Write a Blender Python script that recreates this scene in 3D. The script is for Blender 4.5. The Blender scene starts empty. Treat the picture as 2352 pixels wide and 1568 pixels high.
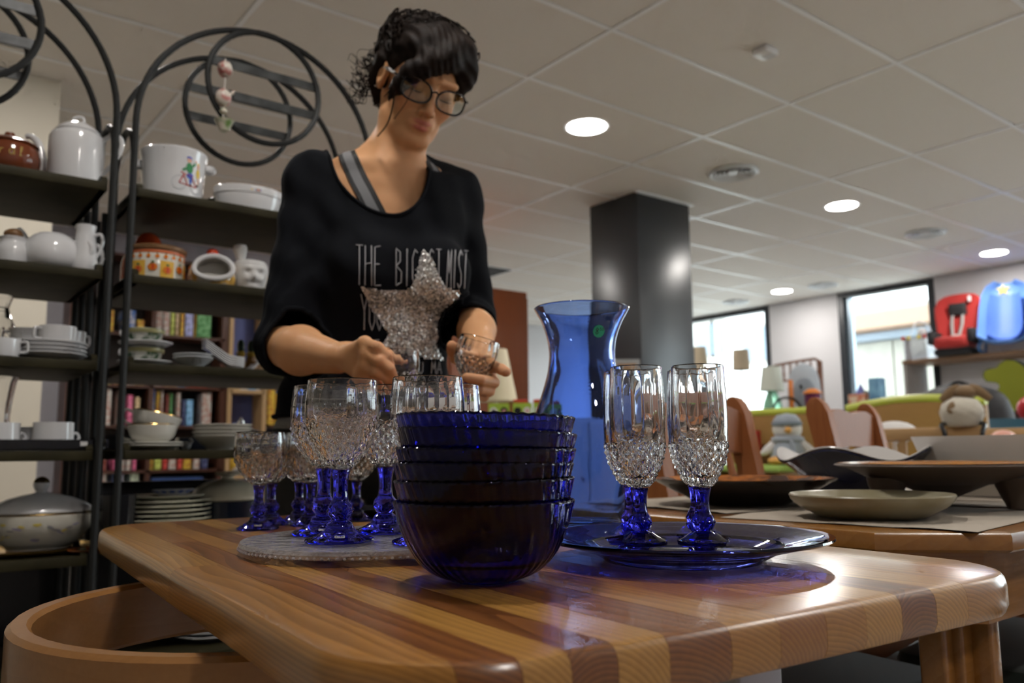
import bpy, bmesh, math, random
import numpy as np
from mathutils import Vector, Matrix, Quaternion
from mathutils.bvhtree import BVHTree
random.seed(7)
SC = bpy.context.scene
COL = SC.collection
PI = math.pi
# ------------------------------------------------------------------ camera
# world: X runs along the shop's shelves, Y towards its back wall, Z up; camera stands over the origin
YAW, PITCH, ROLL, FPX, ZC = .6567, .1304, -.01, 1900., .85
CR, CF = Vector((math.cos(YAW), -math.sin(YAW), 0)), Vector((math.sin(YAW), math.cos(YAW), 0))
CFW = CF*math.cos(PITCH)+Vector((0, 0, math.sin(PITCH)))
CUP = -CF*math.sin(PITCH)+Vector((0, 0, math.cos(PITCH)))
RX = CR*math.cos(ROLL)+CUP*math.sin(ROLL)
UX = CUP*math.cos(ROLL)-CR*math.sin(ROLL)
cam_d = bpy.data.cameras.new('camera'); cam = bpy.data.objects.new('camera', cam_d); COL.objects.link(cam)
cam.matrix_world = Matrix(((RX.x, UX.x, -CFW.x, 0), (RX.y, UX.y, -CFW.y, 0), (RX.z, UX.z, -CFW.z, ZC), (0, 0, 0, 1)))
cam_d.sensor_width = 36; cam_d.lens = FPX/2352*36; cam_d.clip_start = .02; cam_d.clip_end = 200
cam_d.dof.use_dof = True; cam_d.dof.focus_distance = .74; cam_d.dof.aperture_fstop = 7.0
SC.camera = cam
# ------------------------------------------------------------------ world and exposure
W = bpy.data.worlds.new('overcast_sky'); SC.world = W; W.use_nodes = True
bg = W.node_tree.nodes['Background']; bg.inputs[0].default_value = (.86, .93, 1, 1); bg.inputs[1].default_value = 7.0
SC.view_settings.view_transform = 'Standard'; SC.view_settings.look = 'None'
SC.view_settings.exposure = 0.45; SC.view_settings.gamma = 1; SC.view_settings.use_curve_mapping = False
try:
    cy = SC.cycles
    cy.use_denoising = True; cy.max_bounces = 14; cy.transmission_bounces = 12; cy.transparent_max_bounces = 12
    cy.glossy_bounces = 4; cy.diffuse_bounces = 3; cy.use_adaptive_sampling = True; cy.adaptive_threshold = .1; cy.adaptive_min_samples = 12; cy.sample_clamp_indirect = 6; cy.sample_clamp_direct = 0
    cy.blur_glossy = .6; cy.caustics_reflective = False; cy.caustics_refractive = True
except Exception:
    pass
LAMP_W = 9.5          # watts of one ceiling downlight
# ------------------------------------------------------------------ placing helpers (point where a line of sight meets a real plane)
def _ray(u, v):
    d = CFW+RX*((u-1176)/FPX)-UX*((v-784)/FPX)
    return d
def atz(u, v, z):
    d = _ray(u, v); return Vector((0, 0, ZC))+d*((z-ZC)/d.z)
def atM(u, v, m):                       # on the plane Y = m (parallel to the shelves)
    d = _ray(u, v); return Vector((0, 0, ZC))+d*(m/d.y)
def atL(u, v, l):                       # on the plane X = l (parallel to the window wall)
    d = _ray(u, v); return Vector((0, 0, ZC))+d*(l/d.x)
def atD(u, v, dist):                    # at a distance straight ahead of the camera
    d = _ray(u, v); return Vector((0, 0, ZC))+d*(dist/d.dot(CF))
def cw(x, y, z=0.):                     # camera-aligned floor coordinates (right, ahead) to world
    return CR*x+CF*y+Vector((0, 0, z))
# ------------------------------------------------------------------ materials
MATS = {}
def nd(t, kind, **kw):
    n = t.nodes.new(kind)
    for k, v in kw.items():
        if k.startswith('i_'):
            n.inputs[k[2:].replace('_', ' ')].default_value = v
        else:
            setattr(n, k, v)
    return n
def mat(name, col=(.8, .8, .8), rough=.5, metal=0., trans=0., ior=1.5, spec=.5, coat=0., emit=0., ecol=None, noise=None, bump=None, sheen=0., sss=0., alpha=1., var=0.):
    if name in MATS: return MATS[name]
    m = bpy.data.materials.new(name); m.use_nodes = True; t = m.node_tree
    b = t.nodes['Principled BSDF']
    c4 = (*col, 1)
    b.inputs['Base Color'].default_value = c4; b.inputs['Roughness'].default_value = rough
    b.inputs['Metallic'].default_value = metal; b.inputs['Transmission Weight'].default_value = trans
    b.inputs['IOR'].default_value = ior; b.inputs['Specular IOR Level'].default_value = spec
    b.inputs['Coat Weight'].default_value = coat; b.inputs['Coat Roughness'].default_value = .08
    b.inputs['Sheen Weight'].default_value = sheen; b.inputs['Alpha'].default_value = alpha
    if sss:
        b.inputs['Subsurface Weight'].default_value = sss; b.inputs['Subsurface Radius'].default_value = (.012, .005, .003); b.inputs['Subsurface Scale'].default_value = .5
    if emit:
        b.inputs['Emission Color'].default_value = (*(ecol or col), 1); b.inputs['Emission Strength'].default_value = emit
    tc = None
    if noise or bump or var: tc = nd(t, 'ShaderNodeTexCoord')
    if noise:                            # (scale, colour2, contrast[, detail])
        n = nd(t, 'ShaderNodeTexNoise'); n.inputs['Scale'].default_value = noise[0]; n.inputs['Detail'].default_value = noise[3] if len(noise) > 3 else 4
        r = nd(t, 'ShaderNodeValToRGB'); k = noise[2]
        r.color_ramp.elements[0].position = .5-k; r.color_ramp.elements[1].position = .5+k
        r.color_ramp.elements[0].color = c4; r.color_ramp.elements[1].color = (*noise[1], 1)
        t.links.new(tc.outputs['Object'], n.inputs['Vector']); t.links.new(n.outputs[0], r.inputs[0]); t.links.new(r.outputs[0], b.inputs['Base Color'])
    if bump:                             # (scale, strength, distance)
        n = nd(t, 'ShaderNodeTexNoise'); n.inputs['Scale'].default_value = bump[0]; n.inputs['Detail'].default_value = 3
        bu = nd(t, 'ShaderNodeBump'); bu.inputs['Strength'].default_value = bump[1]; bu.inputs['Distance'].default_value = bump[2] if len(bump) > 2 else .002
        t.links.new(tc.outputs['Object'], n.inputs['Vector']); t.links.new(n.outputs[0], bu.inputs['Height']); t.links.new(bu.outputs[0], b.inputs['Normal'])
    MATS[name] = m
    return m
def wood(name, c1, c2, rough=.3, scale=60., axis=1, stretch=14., coat=.3, ringmix=.5, pith=(.0, .0, -.06), spec=.5, roff=(.11, .13, .17), band=(.2, .9)):
    """3-D wood: growth rings around an axis along the board plus fibre noise, so that long faces show grain and ends show arcs"""
    if name in MATS: return MATS[name]
    m = bpy.data.materials.new(name); m.use_nodes = True; t = m.node_tree; b = t.nodes['Principled BSDF']; L = t.links.new
    b.inputs['Roughness'].default_value = rough; b.inputs['Coat Weight'].default_value = coat; b.inputs['Coat Roughness'].default_value = .2; b.inputs['Specular IOR Level'].default_value = spec
    tc = nd(t, 'ShaderNodeTexCoord'); oi = nd(t, 'ShaderNodeObjectInfo')
    off = nd(t, 'ShaderNodeVectorMath', operation='SCALE'); off.inputs[0].default_value = roff; L(oi.outputs['Random'], off.inputs['Scale'])
    p = nd(t, 'ShaderNodeVectorMath', operation='ADD'); L(tc.outputs['Object'], p.inputs[0]); L(off.outputs[0], p.inputs[1])
    n1 = nd(t, 'ShaderNodeTexNoise'); n1.inputs['Scale'].default_value = 7; n1.inputs['Detail'].default_value = 2
    mp0 = nd(t, 'ShaderNodeMapping'); s0 = [1, 1, 1]; s0[axis] = .25; mp0.inputs['Scale'].default_value = s0
    L(p.outputs[0], mp0.inputs['Vector']); L(mp0.outputs[0], n1.inputs['Vector'])
    sc = nd(t, 'ShaderNodeVectorMath', operation='SCALE'); sc.inputs['Scale'].default_value = .035; L(n1.outputs['Color'], sc.inputs[0])
    q = nd(t, 'ShaderNodeVectorMath', operation='ADD'); L(p.outputs[0], q.inputs[0]); L(sc.outputs[0], q.inputs[1])
    mp = nd(t, 'ShaderNodeMapping'); s = [1, 1, 1]; s[axis] = .02; mp.inputs['Scale'].default_value = s; mp.inputs['Location'].default_value = pith
    L(q.outputs[0], mp.inputs['Vector'])
    wv = nd(t, 'ShaderNodeTexWave', wave_type='RINGS', rings_direction='XYZ'[axis], wave_profile='SAW'); wv.inputs['Scale'].default_value = scale
    wv.inputs['Distortion'].default_value = .6; wv.inputs['Detail'].default_value = 2; L(mp.outputs[0], wv.inputs['Vector'])
    n2 = nd(t, 'ShaderNodeTexNoise'); n2.inputs['Scale'].default_value = 220; n2.inputs['Detail'].default_value = 3
    mp2 = nd(t, 'ShaderNodeMapping'); s2 = [1, 1, 1]; s2[axis] = 1/stretch; mp2.inputs['Scale'].default_value = s2
    L(p.outputs[0], mp2.inputs['Vector']); L(mp2.outputs[0], n2.inputs['Vector'])
    mx = nd(t, 'ShaderNodeMix', data_type='FLOAT'); mx.inputs['Factor'].default_value = 1-ringmix; L(wv.outputs['Fac'], mx.inputs['A']); L(n2.outputs[0], mx.inputs['B'])
    r = nd(t, 'ShaderNodeValToRGB'); r.color_ramp.elements[0].color = (*c1, 1); r.color_ramp.elements[1].color = (*c2, 1)
    r.color_ramp.elements[0].position = band[0]; r.color_ramp.elements[1].position = band[1]
    L(mx.outputs[0], r.inputs[0]); L(r.outputs[0], b.inputs['Base Color'])
    bu = nd(t, 'ShaderNodeBump'); bu.inputs['Strength'].default_value = .05; bu.inputs['Distance'].default_value = .001; L(n2.outputs[0], bu.inputs['Height']); L(bu.outputs[0], b.inputs['Normal'])
    MATS[name] = m
    return m
# ------------------------------------------------------------------ mesh builder
class MB:
    def __init__(s): s.v = []; s.f = []; s.m = []; s.mats = []
    def mi(s, m):
        if m not in s.mats: s.mats.append(m)
        return s.mats.index(m)
    def add(s, vs, fs, m=None, M=None):
        o = len(s.v); k = s.mi(m) if m is not None else 0
        s.v += [tuple(M @ Vector(p)) if M is not None else tuple(p) for p in vs]
        s.f += [tuple(i+o for i in f) for f in fs]; s.m += [k]*len(fs)
        return s
    def box(s, c, d, m=None, M=None):
        x, y, z = [q/2 for q in d]
        vs = [(c[0]+a*x, c[1]+b*y, c[2]+e*z) for a in (-1, 1) for b in (-1, 1) for e in (-1, 1)]
        return s.add(vs, [(0, 1, 3, 2), (4, 6, 7, 5), (0, 4, 5, 1), (2, 3, 7, 6), (0, 2, 6, 4), (1, 5, 7, 3)], m, M)
    def rbox(s, c, d, r, m=None, M=None, seg=3):
        """box rounded in plan (about z) with eased top and bottom"""
        x, y, z = d[0]/2, d[1]/2, d[2]/2; r = min(r, x*.99, y*.99); e = min(r*.5, z*.6)
        rings = []
        for (ins, zz) in ((e, -z), (e*.3, -z+e*.3), (0, -z+e), (0, z-e), (e*.3, z-e*.3), (e, z)):
            ring = []
            for (sx, sy, a0) in ((1, 1, 0), (-1, 1, PI/2), (-1, -1, PI), (1, -1, 1.5*PI)):
                for k in range(seg+1):
                    a = a0+k*PI/2/seg; rr = max(r-ins, .0004)
                    ring.append((c[0]+sx*(x-r)+rr*math.cos(a), c[1]+sy*(y-r)+rr*math.sin(a), c[2]+zz))
            rings.append(ring)
        return s.loft(rings, m, M, closed=True, caps=True)
    def loft(s, rings, m=None, M=None, closed=True, caps=True, loop=False):
        n = len(rings[0]); vs = [p for r in rings for p in r]; fs = []
        R = len(rings)
        for i in range(R if loop else R-1):
            for j in range(n if closed else n-1):
                a = i*n+j; b = i*n+(j+1) % n; i2 = (i+1) % R
                fs.append((a, b, i2*n+(j+1) % n, i2*n+j))
        if caps and not loop:
            fs.append(tuple(range(n-1, -1, -1))); fs.append(tuple(range((R-1)*n, R*n)))
        return s.add(vs, fs, m, M)
    def lathe(s, prof, seg=32, m=None, M=None, mod=None, sx=1., sy=1.):
        """prof: (r, z) list; r = 0 ends close to a point"""
        vs = []; idx = []
        for i, (r, z) in enumerate(prof):
            if r <= 1e-7:
                idx.append([len(vs)]*seg); vs.append((0, 0, z))
            else:
                row = []
                for j in range(seg):
                    a = 2*PI*j/seg; rr, zz = (r, z) if mod is None else mod(a, r, z, i, j)
                    row.append(len(vs)); vs.append((rr*math.cos(a)*sx, rr*math.sin(a)*sy, zz))
                idx.append(row)
        fs = []
        for i in range(len(prof)-1):
            A, B = idx[i], idx[i+1]
            for j in range(seg):
                k = (j+1) % seg
                f = [A[j], A[k], B[k], B[j]]
                f = [q for n, q in enumerate(f) if q not in f[:n]]
                if len(f) > 2: fs.append(tuple(f))
        return s.add(vs, fs, m, M)
    def tube(s, pts, r, seg=8, m=None, M=None, closed=False, caps=True, flat=None):
        """sweep a circle (radius r, or list of radii; flat=(w,h) for an oval) along pts"""
        P = [Vector(p) for p in pts]; n = len(P)
        rad = r if isinstance(r, (list, tuple)) else [r]*n
        T = []
        for i in range(n):
            a = P[i-1] if (i > 0 or closed) else P[i]; b = P[(i+1) % n] if (i < n-1 or closed) else P[i]
            d = b-a; T.append(d.normalized() if d.length > 1e-9 else Vector((0, 0, 1)))
        up = Vector((0, 0, 1)) if abs(T[0].z) < .9 else Vector((1, 0, 0))
        N = (up-T[0]*up.dot(T[0])).normalized(); rings = []
        for i in range(n):
            if i:
                N = N-T[i]*N.dot(T[i])
                N = N.normalized() if N.length > 1e-6 else T[i].orthogonal().normalized()
            B = T[i].cross(N); fw, fh = flat if flat else (1, 1)
            rings.append([tuple(P[i]+(N*math.cos(2*PI*k/seg)*fw+B*math.sin(2*PI*k/seg)*fh)*rad[i]) for k in range(seg)])
        return s.loft(rings, m, M, closed=True, caps=caps and not closed, loop=closed)
    def prism(s, pts, z0, z1, m=None, M=None):
        n = len(pts); vs = [(x, y, z0) for x, y in pts]+[(x, y, z1) for x, y in pts]
        fs = [tuple(range(n-1, -1, -1)), tuple(range(n, 2*n))]+[(i, (i+1) % n, n+(i+1) % n, n+i) for i in range(n)]
        return s.add(vs, fs, m, M)
    def ball(s, c, r, m=None, M=None, u=16, v=10):
        rx, ry, rz = r if isinstance(r, (list, tuple)) else (r, r, r)
        b = MB(); b.lathe([(math.sin(PI*i/v), -math.cos(PI*i/v)) if 0 < i < v else (0, -1 if i == 0 else 1) for i in range(v+1)], u)
        return s.add([(c[0]+x*rx, c[1]+y*ry, c[2]+z*rz) for x, y, z in b.v], b.f, m, M)
    def mesh(s, name, smooth=True, angle=40, fix=True):
        me = bpy.data.meshes.new(name); me.from_pydata(s.v, [], s.f)
        for mt in s.mats: me.materials.append(mt)
        if len(s.mats) > 1: me.polygons.foreach_set('material_index', s.m)
        if fix:
            bm = bmesh.new(); bm.from_mesh(me); bmesh.ops.recalc_face_normals(bm, faces=bm.faces); bm.to_mesh(me); bm.free()
        if smooth:
            me.polygons.foreach_set('use_smooth', [True]*len(me.polygons))
            try: me.set_sharp_from_angle(angle=math.radians(angle))
            except Exception: pass
        me.update()
        return me
    def obj(s, name, parent=None, m=None, smooth=True, angle=40, loc=None, rot=None, fix=True):
        if m is not None and not s.mats: s.mats = [m]
        return ob(name, s.mesh(name, smooth, angle, fix), parent, loc, rot)
def ob(name, me, parent=None, loc=None, rot=None):
    o = bpy.data.objects.new(name, me); COL.objects.link(o)
    if parent is not None: o.parent = parent
    if loc is not None: o.location = loc
    if rot is not None: o.rotation_euler = rot
    return o
def tag(o, label, cat, group=None, kind=None):
    o['label'] = label; o['category'] = cat
    if group: o['group'] = group
    if kind: o['kind'] = kind
    return o
def thing(name, label, cat, loc=(0, 0, 0), rz=0., group=None, scale=1., rot=None):
    o = bpy.data.objects.new(name, None); COL.objects.link(o); o.empty_display_size = .05
    o.location = loc; o.rotation_euler = rot if rot else (0, 0, rz); o.scale = (scale,)*3
    return tag(o, label, cat, group)
def struct(name, o):
    o.name = name; o['kind'] = 'structure'; return o
def copy_tree(o, parent=None):
    c = o.copy(); COL.objects.link(c)
    c.parent = parent
    for ch in list(o.children): copy_tree(ch, c)
    return c
def arc(cx, cy, r, a0, a1, n):
    return [(cx+r*math.cos(a0+(a1-a0)*i/n), cy+r*math.sin(a0+(a1-a0)*i/n)) for i in range(n+1)]
def spline(P, n=8, closed=False):
    """Catmull-Rom through points"""
    P = [Vector(p) for p in P]; N = len(P); out = []
    for i in range(N if closed else N-1):
        p0 = P[i-1] if (i > 0 or closed) else P[i]*2-P[i+1]; p1 = P[i]; p2 = P[(i+1) % N]
        p3 = P[(i+2) % N] if (i < N-2 or closed) else p2*2-p1
        for k in range(n):
            t = k/n
            out.append(.5*((2*p1)+(p2-p0)*t+(2*p0-5*p1+4*p2-p3)*t*t+(3*p1-p0-3*p2+p3)*t**3))
    if not closed: out.append(P[-1])
    return out
def vase_profile(pts, n=6):
    return [(max(p.x, 0.), p.y) for p in spline([(r, z, 0) for r, z in pts], n)]
# single-stroke letters on a 1 x 1.6 cell, for hand lettering and price tags
FONT = {'T': [[(0, 1.6), (1, 1.6)], [(.5, 1.6), (.45, 0)]], 'H': [[(.05, 1.6), (.0, 0)], [(.9, 1.6), (.95, 0)], [(.02, .85), (.92, .9)]],
 'E': [[(.9, 1.6), (.1, 1.55), (.05, 0), (.95, .02)], [(.08, .85), (.75, .87)]], 'B': [[(.05, 0), (.1, 1.6), (.7, 1.45), (.7, 1.05), (.12, .85), (.9, .6), (.85, .15), (.05, 0)]],
 'I': [[(.5, 1.6), (.48, 0)]], 'G': [[(.9, 1.45), (.5, 1.6), (.1, 1.2), (.1, .35), (.5, .0), (.9, .2), (.92, .7), (.5, .72)]],
 'S': [[(.9, 1.4), (.5, 1.6), (.1, 1.3), (.25, .95), (.8, .6), (.85, .2), (.45, 0), (.05, .2)]], 'M': [[(0, 0), (.15, 1.6), (.5, .6), (.85, 1.6), (1, 0)]],
 'A': [[(0, 0), (.5, 1.6), (1, 0)], [(.2, .6), (.8, .6)]], 'K': [[(.1, 1.6), (.08, 0)], [(.9, 1.6), (.12, .8), (.95, 0)]], 'Y': [[(0, 1.6), (.5, .85), (1, 1.6)], [(.5, .85), (.5, 0)]],
 'O': [[(.5, 1.6), (.1, 1.2), (.1, .4), (.5, 0), (.9, .4), (.9, 1.2), (.5, 1.6)]], 'U': [[(.05, 1.6), (.08, .4), (.45, 0), (.85, .4), (.92, 1.6)]],
 'N': [[(.05, 0), (.08, 1.6), (.9, 0), (.95, 1.6)]], '8': [[(.5, .85), (.12, 1.2), (.5, 1.6), (.88, 1.2), (.5, .85), (.1, .4), (.5, 0), (.9, .4), (.5, .85)]],
 '0': [[(.5, 1.6), (.1, 1.2), (.1, .4), (.5, 0), (.9, .4), (.9, 1.2), (.5, 1.6)]], '5': [[(.85, 1.6), (.2, 1.6), (.15, .95), (.6, 1.0), (.88, .5), (.5, 0), (.1, .15)]],
 '2': [[(.1, 1.3), (.5, 1.6), (.88, 1.2), (.1, 0), (.9, 0)]], '1': [[(.2, 1.3), (.5, 1.6), (.5, 0)]], ',': [[(.4, .15), (.3, -.25)]], '.': [[(.4, .12), (.5, 0)]],
 'J': [[(.7, 1.6), (.7, .3), (.4, 0), (.1, .25)]], 'L': [[(.15, 1.6), (.12, 0), (.85, 0)]], 'i': [[(.5, .9), (.5, 0)]], 'r': [[(.2, .9), (.2, 0)], [(.2, .6), (.6, .9)]],
 'a': [[(.8, .9), (.3, .9), (.1, .4), (.4, 0), (.8, .4), (.8, .9), (.85, 0)]], 'l': [[(.3, 0), (.5, .8), (.7, 1.5), (.45, 1.5), (.4, .3), (.6, 0)]], 'o': [[(.5, .9), (.1, .5), (.5, 0), (.9, .5), (.5, .9)]], 'p': [[(.2, .9), (.15, -.6)], [(.2, .8), (.8, .8), (.7, .1), (.2, .1)]]}
def strokes(text, h, x0=0., adv=1.35):
    """list of polylines (x, y) of the text, letter height h"""
    out = []; s = h/1.6; x = x0
    for ch in text:
        for st in FONT.get(ch, []):
            out.append([(x+a*s, b*s) for a, b in st])
        x += adv*s if ch != ' ' else .9*adv*s
    return out, x-x0
# ================================================================== THE SETTING
ZT = 2.715
LG0, MG0, LS, MS = 1.152, 1.890, 1.351, .6          # ceiling grid origin and tile size
XW, YB, XL, YF = 9.25, 9.6, -3.2, -2.6              # window wall, back wall, left wall, wall behind the camera
m_wall = mat('wall_paint', (.60, .59, .61), .75, noise=(3, (.57, .56, .575), .3), bump=(90, .06))
m_cream = mat('cream_paint', (.72, .66, .55), .7, bump=(80, .05))
m_mauve = mat('mauve_grey_paint', (.42, .41, .46), .7, bump=(80, .05))
m_tile = mat('ceiling_tile_mineral', (.77, .73, .68), .85, noise=(160, (.74, .70, .65), .25), bump=(300, .15, .001))
m_bar = mat('ceiling_bar_enamel', (.88, .89, .90), .3)
m_floor = mat('floor_vinyl', (.40, .36, .32), .45, noise=(5, (.46, .42, .37), .3))
m_frame = mat('black_window_frame', (.018, .022, .028), .4)
m_glaze = bpy.data.materials.new('window_glass'); m_glaze.use_nodes = True; _t = m_glaze.node_tree; _t.nodes.remove(_t.nodes['Principled BSDF'])
_tr = nd(_t, 'ShaderNodeBsdfTransparent'); _tr.inputs[0].default_value = (.93, .97, .96, 1); _gl = nd(_t, 'ShaderNodeBsdfGlossy'); _gl.inputs['Roughness'].default_value = .02
_mx = nd(_t, 'ShaderNodeMixShader'); _mx.inputs[0].default_value = .06; _t.links.new(_tr.outputs[0], _mx.inputs[1]); _t.links.new(_gl.outputs[0], _mx.inputs[2]); _t.links.new(_mx.outputs[0], _t.nodes['Material Output'].inputs[0])
struct('floor', MB().box(((XW+XL)/2, (YB+YF)/2, -.05), (XW-XL, YB-YF, .1), m_floor).obj('floor', smooth=False))
ceil = struct('ceiling', MB().box(((XW+XL)/2, (YB+YF)/2, ZT+.07), (XW-XL+.4, YB-YF+.4, .06), m_tile).obj('ceiling', smooth=False))
i0, i1 = math.floor((XL-LG0)/LS), math.ceil((XW-LG0)/LS); j0, j1 = math.floor((YF-MG0)/MS), math.ceil((YB-MG0)/MS)
tile_cache = {}
COLX, COLY = (4.30, 4.875), (4.07, 4.57)            # the pillar
for i in range(i0, i1):
    for j in range(j0, j1):
        x0, x1 = max(LG0+i*LS, XL)+.014, min(LG0+(i+1)*LS, XW)-.014; y0, y1 = max(MG0+j*MS, YF)+.014, min(MG0+(j+1)*MS, YB)-.014
        if x1-x0 < .05 or y1-y0 < .05 or (i, j) == (2, 8): continue
        key = (round(x1-x0, 3), round(y1-y0, 3))
        if key not in tile_cache:
            tile_cache[key] = MB().rbox((0, 0, 0), (key[0], key[1], .016), .004, m_tile, seg=1).mesh('ceiling_tile', smooth=False)
        ob('ceiling_tile', tile_cache[key], ceil, ((x0+x1)/2, (y0+y1)/2, ZT+.008))
for i in range(i0+1, i1):
    MB().box((LG0+i*LS, (YB+YF)/2, ZT+.006), (.024, YB-YF, .018), m_bar).obj('ceiling_bar', ceil, smooth=False)
for j in range(j0+1, j1):
    MB().box(((XW+XL)/2, MG0+j*MS, ZT+.0065), (XW-XL, .024, .018), m_bar).obj('ceiling_bar', ceil, smooth=False)
# walls ------------------------------------------------------------
def wall_with_openings(name, axis, pos, a0, a1, openings, m, th=.2):
    """axis 'x': wall at X = pos running in Y; openings (b0, b1, z0, z1)"""
    mb = MB(); ops = sorted(openings); cur = a0
    def add(b0, b1, z0, z1):
        if b1-b0 < 1e-4 or z1-z0 < 1e-4: return
        if axis == 'x': mb.box((pos+th/2, (b0+b1)/2, (z0+z1)/2), (th, b1-b0, z1-z0), m)
        else: mb.box(((b0+b1)/2, pos+th/2, (z0+z1)/2), (b1-b0, th, z1-z0), m)
    for (b0, b1, z0, z1) in ops:
        add(cur, b0, 0, ZT+.02); add(b0, b1, 0, z0); add(b0, b1, z1, ZT+.02); cur = b1
    add(cur, a1, 0, ZT+.02)
    return struct(name, mb.obj(name, smooth=False))
WIN = [(4.30, 5.47, .35, ZT-.01), (6.45, 9.25, .35, ZT-.01), (-1.9, 1.2, .35, ZT-.01)]
wall_with_openings('wall_right', 'x', XW, YF, YB, WIN, m_wall)
wall_with_openings('wall_back', 'y', YB, XL, XW+.2, [], m_wall)
wall_with_openings('wall_front', 'y', YF-.2, XL, XW+.2, [], m_mauve)
wall_with_openings('wall_left', 'x', XL-.2, YF, YB, [], m_cream)
WLY = 7.50                                          # wall behind the bookcases, with a return to the back wall
struct('wall_shelves', MB().box((.1, WLY+.1, ZT/2), (2*(3.3), .2, ZT), m_mauve).obj('wall_shelves', smooth=False))
struct('wall_return', MB().box((3.5, (WLY+YB)/2+.1, ZT/2), (.2, YB-WLY-.2, ZT), m_wall).obj('wall_return', smooth=False))
struct('wall_pillar', MB().box((-1.18, 4.52+.35, ZT/2), (3.62, .7, ZT), m_cream).obj('wall_pillar', smooth=False))
for n, (b0, b1, z0, z1) in enumerate(WIN):
    w = bpy.data.objects.new('window_%d' % (n+1), None); COL.objects.link(w); w.location = (XW+.06, (b0+b1)/2, z0); w['kind'] = 'structure'
    wd, ht = b1-b0, z1-z0; f = .075
    for (nm, c, d) in (('frame_stile', (0, -wd/2+f/2, ht/2), (.13, f, ht)), ('frame_stile', (0, wd/2-f/2, ht/2), (.13, f, ht)), ('frame_rail', (0, 0, ht-.03), (.12, wd-2*f, .06)), ('frame_rail', (0, 0, .03), (.12, wd-2*f, .06))):
        MB().box(c, d, m_frame).obj(nm, w, smooth=False)
    m_alu = mat('grey_blue_aluminium', (.28, .36, .43), .35, metal=.3)
    MB().box((.01, wd/2-f-.035, ht/2), (.06, .07, ht-.12), m_alu).obj('sash_stile', w, smooth=False)
    if wd > 2: MB().box((0, 0, ht/2), (.09, .06, ht-.12), m_frame).obj('mullion', w, smooth=False)
    MB().box((.0, 0, ht/2), (.008, wd-2*f, ht-.12), m_glaze).obj('window_pane', w, smooth=False)
    pl = bpy.data.lights.new('window_portal', 'AREA'); pl.shape = 'RECTANGLE'; pl.size = ht; pl.size_y = wd
    po = ob('window_portal', pl, w, (.3, 0, ht/2), (0, PI/2, 0)); pl.cycles.is_portal = True
# pillar -------------------------------------------------------------
m_pill = mat('black_lacquer_pillar', (.022, .026, .031), .32, spec=.6)
struct('column_1', MB().rbox(((COLX[0]+COLX[1])/2, (COLY[0]+COLY[1])/2, ZT/2), (COLX[1]-COLX[0], COLY[1]-COLY[0], ZT+.005), .004, m_pill).obj('column_1'))
struct('trim_1', MB().box(((COLX[0]+COLX[1])/2, COLY[0]-.012, ZT-.006), (COLX[1]-COLX[0]+.05, .024, .012), m_bar).obj('trim_1', smooth=False))
# ceiling fittings ----------------------------------------------------
m_lamp = mat('lamp_diffuser', (1, .97, .92), .5, emit=26.)
m_white = mat('white_plastic', (.82, .82, .82), .35)
m_dark = mat('dark_void', (.05, .05, .055), .6)
ring = MB().lathe([(.112, .0), (.135, -.002), (.138, .004), (.118, .012), (.112, 0)], 40, m_white).mesh('trim_ring')
disc = MB().lathe([(0, -.004), (.113, -.003), (.113, .0), (0, .0)], 40, m_lamp).mesh('diffuser')
ld = bpy.data.lights.new('downlight_beam', 'AREA'); ld.shape = 'DISK'; ld.size = .2; ld.energy = LAMP_W; ld.color = (1, .95, .89)
for k in range(-1, 3):
    for q in range(-2, 3):
        x, y = 3.18+k*2.702, 3.39+q*2.4
        if (k, q) in ((2, 2),): continue
        if y > WLY-.2 and x < 3.6: continue
        if -3.0 < x < .63 and 4.5 < y < 5.3: continue
        seen = {(0, 0): 'round ceiling downlight nearest the camera, between pillar and smoke detector', (1, 0): 'round ceiling downlight between the two near round air vents', (2, 0): 'round ceiling downlight above the child car seats', (2, 1): 'small far round ceiling downlight in front of the bright window wall'}.get((k, q))
        t = thing('ceiling_downlight', seen or 'round ceiling downlight outside the picture', 'downlight', (x, y, ZT), 0, 'round ceiling downlights')
        ob('trim_ring', ring, t); ob('diffuser', disc, t)
        ob('downlight_beam', ld, t, (0, 0, -.012))
m_vent = mat('vent_enamel', (.72, .75, .78), .35)
def vent(x, y, label):
    t = thing('ceiling_vent', label, 'air vent', (x, y, ZT), 0, 'round air vents in the ceiling')
    MB().lathe([(.135, .004), (.165, .0), (.17, -.012), (.158, -.022), (.14, -.014), (.135, .004)], 40, m_vent).obj('trim_ring', t)
    for q, r in enumerate((.11, .08, .05)):
        MB().lathe([(r, -.002), (r+.018, -.016), (r+.021, -.014), (r+.003, .0), (r, -.002)], 36, m_vent).obj('louvre_ring', t)
    MB().lathe([(0, -.012), (.035, -.010), (.04, -.004), (0, -.003)], 28, m_vent).obj('centre_cap', t)
    MB().lathe([(0, -.0005), (.136, -.0005), (.136, .003), (0, .003)], 32, m_dark).obj('backing', t)
vent(4.53, 3.385, 'round ceiling air vent nearest the camera, right of the pillar')
vent(7.24, 3.404, 'round ceiling air vent between two downlights, towards the car seats')
vent(8.68, 6.54, 'farthest round ceiling air vent, beside the far window top')
vent(8.63, 5.27, 'round ceiling air vent above the wall between the two windows')
t = thing('smoke_detector', 'small square white detector box on the ceiling', 'detector', (3.214, 2.19, ZT), 0)
MB().rbox((0, 0, -.016), (.10, .085, .032), .012, m_white).obj('housing', t)
MB().box((.02, -.01, -.033), (.05, .05, .003), mat('grey_plastic', (.6, .6, .6), .4)).obj('lens_cover', t, smooth=False)
t = thing('ceiling_grille', 'black slatted ceiling grille beyond the woman, above the wardrobe', 'grille', (LG0+2.5*LS, MG0+8.5*MS, ZT))
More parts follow.
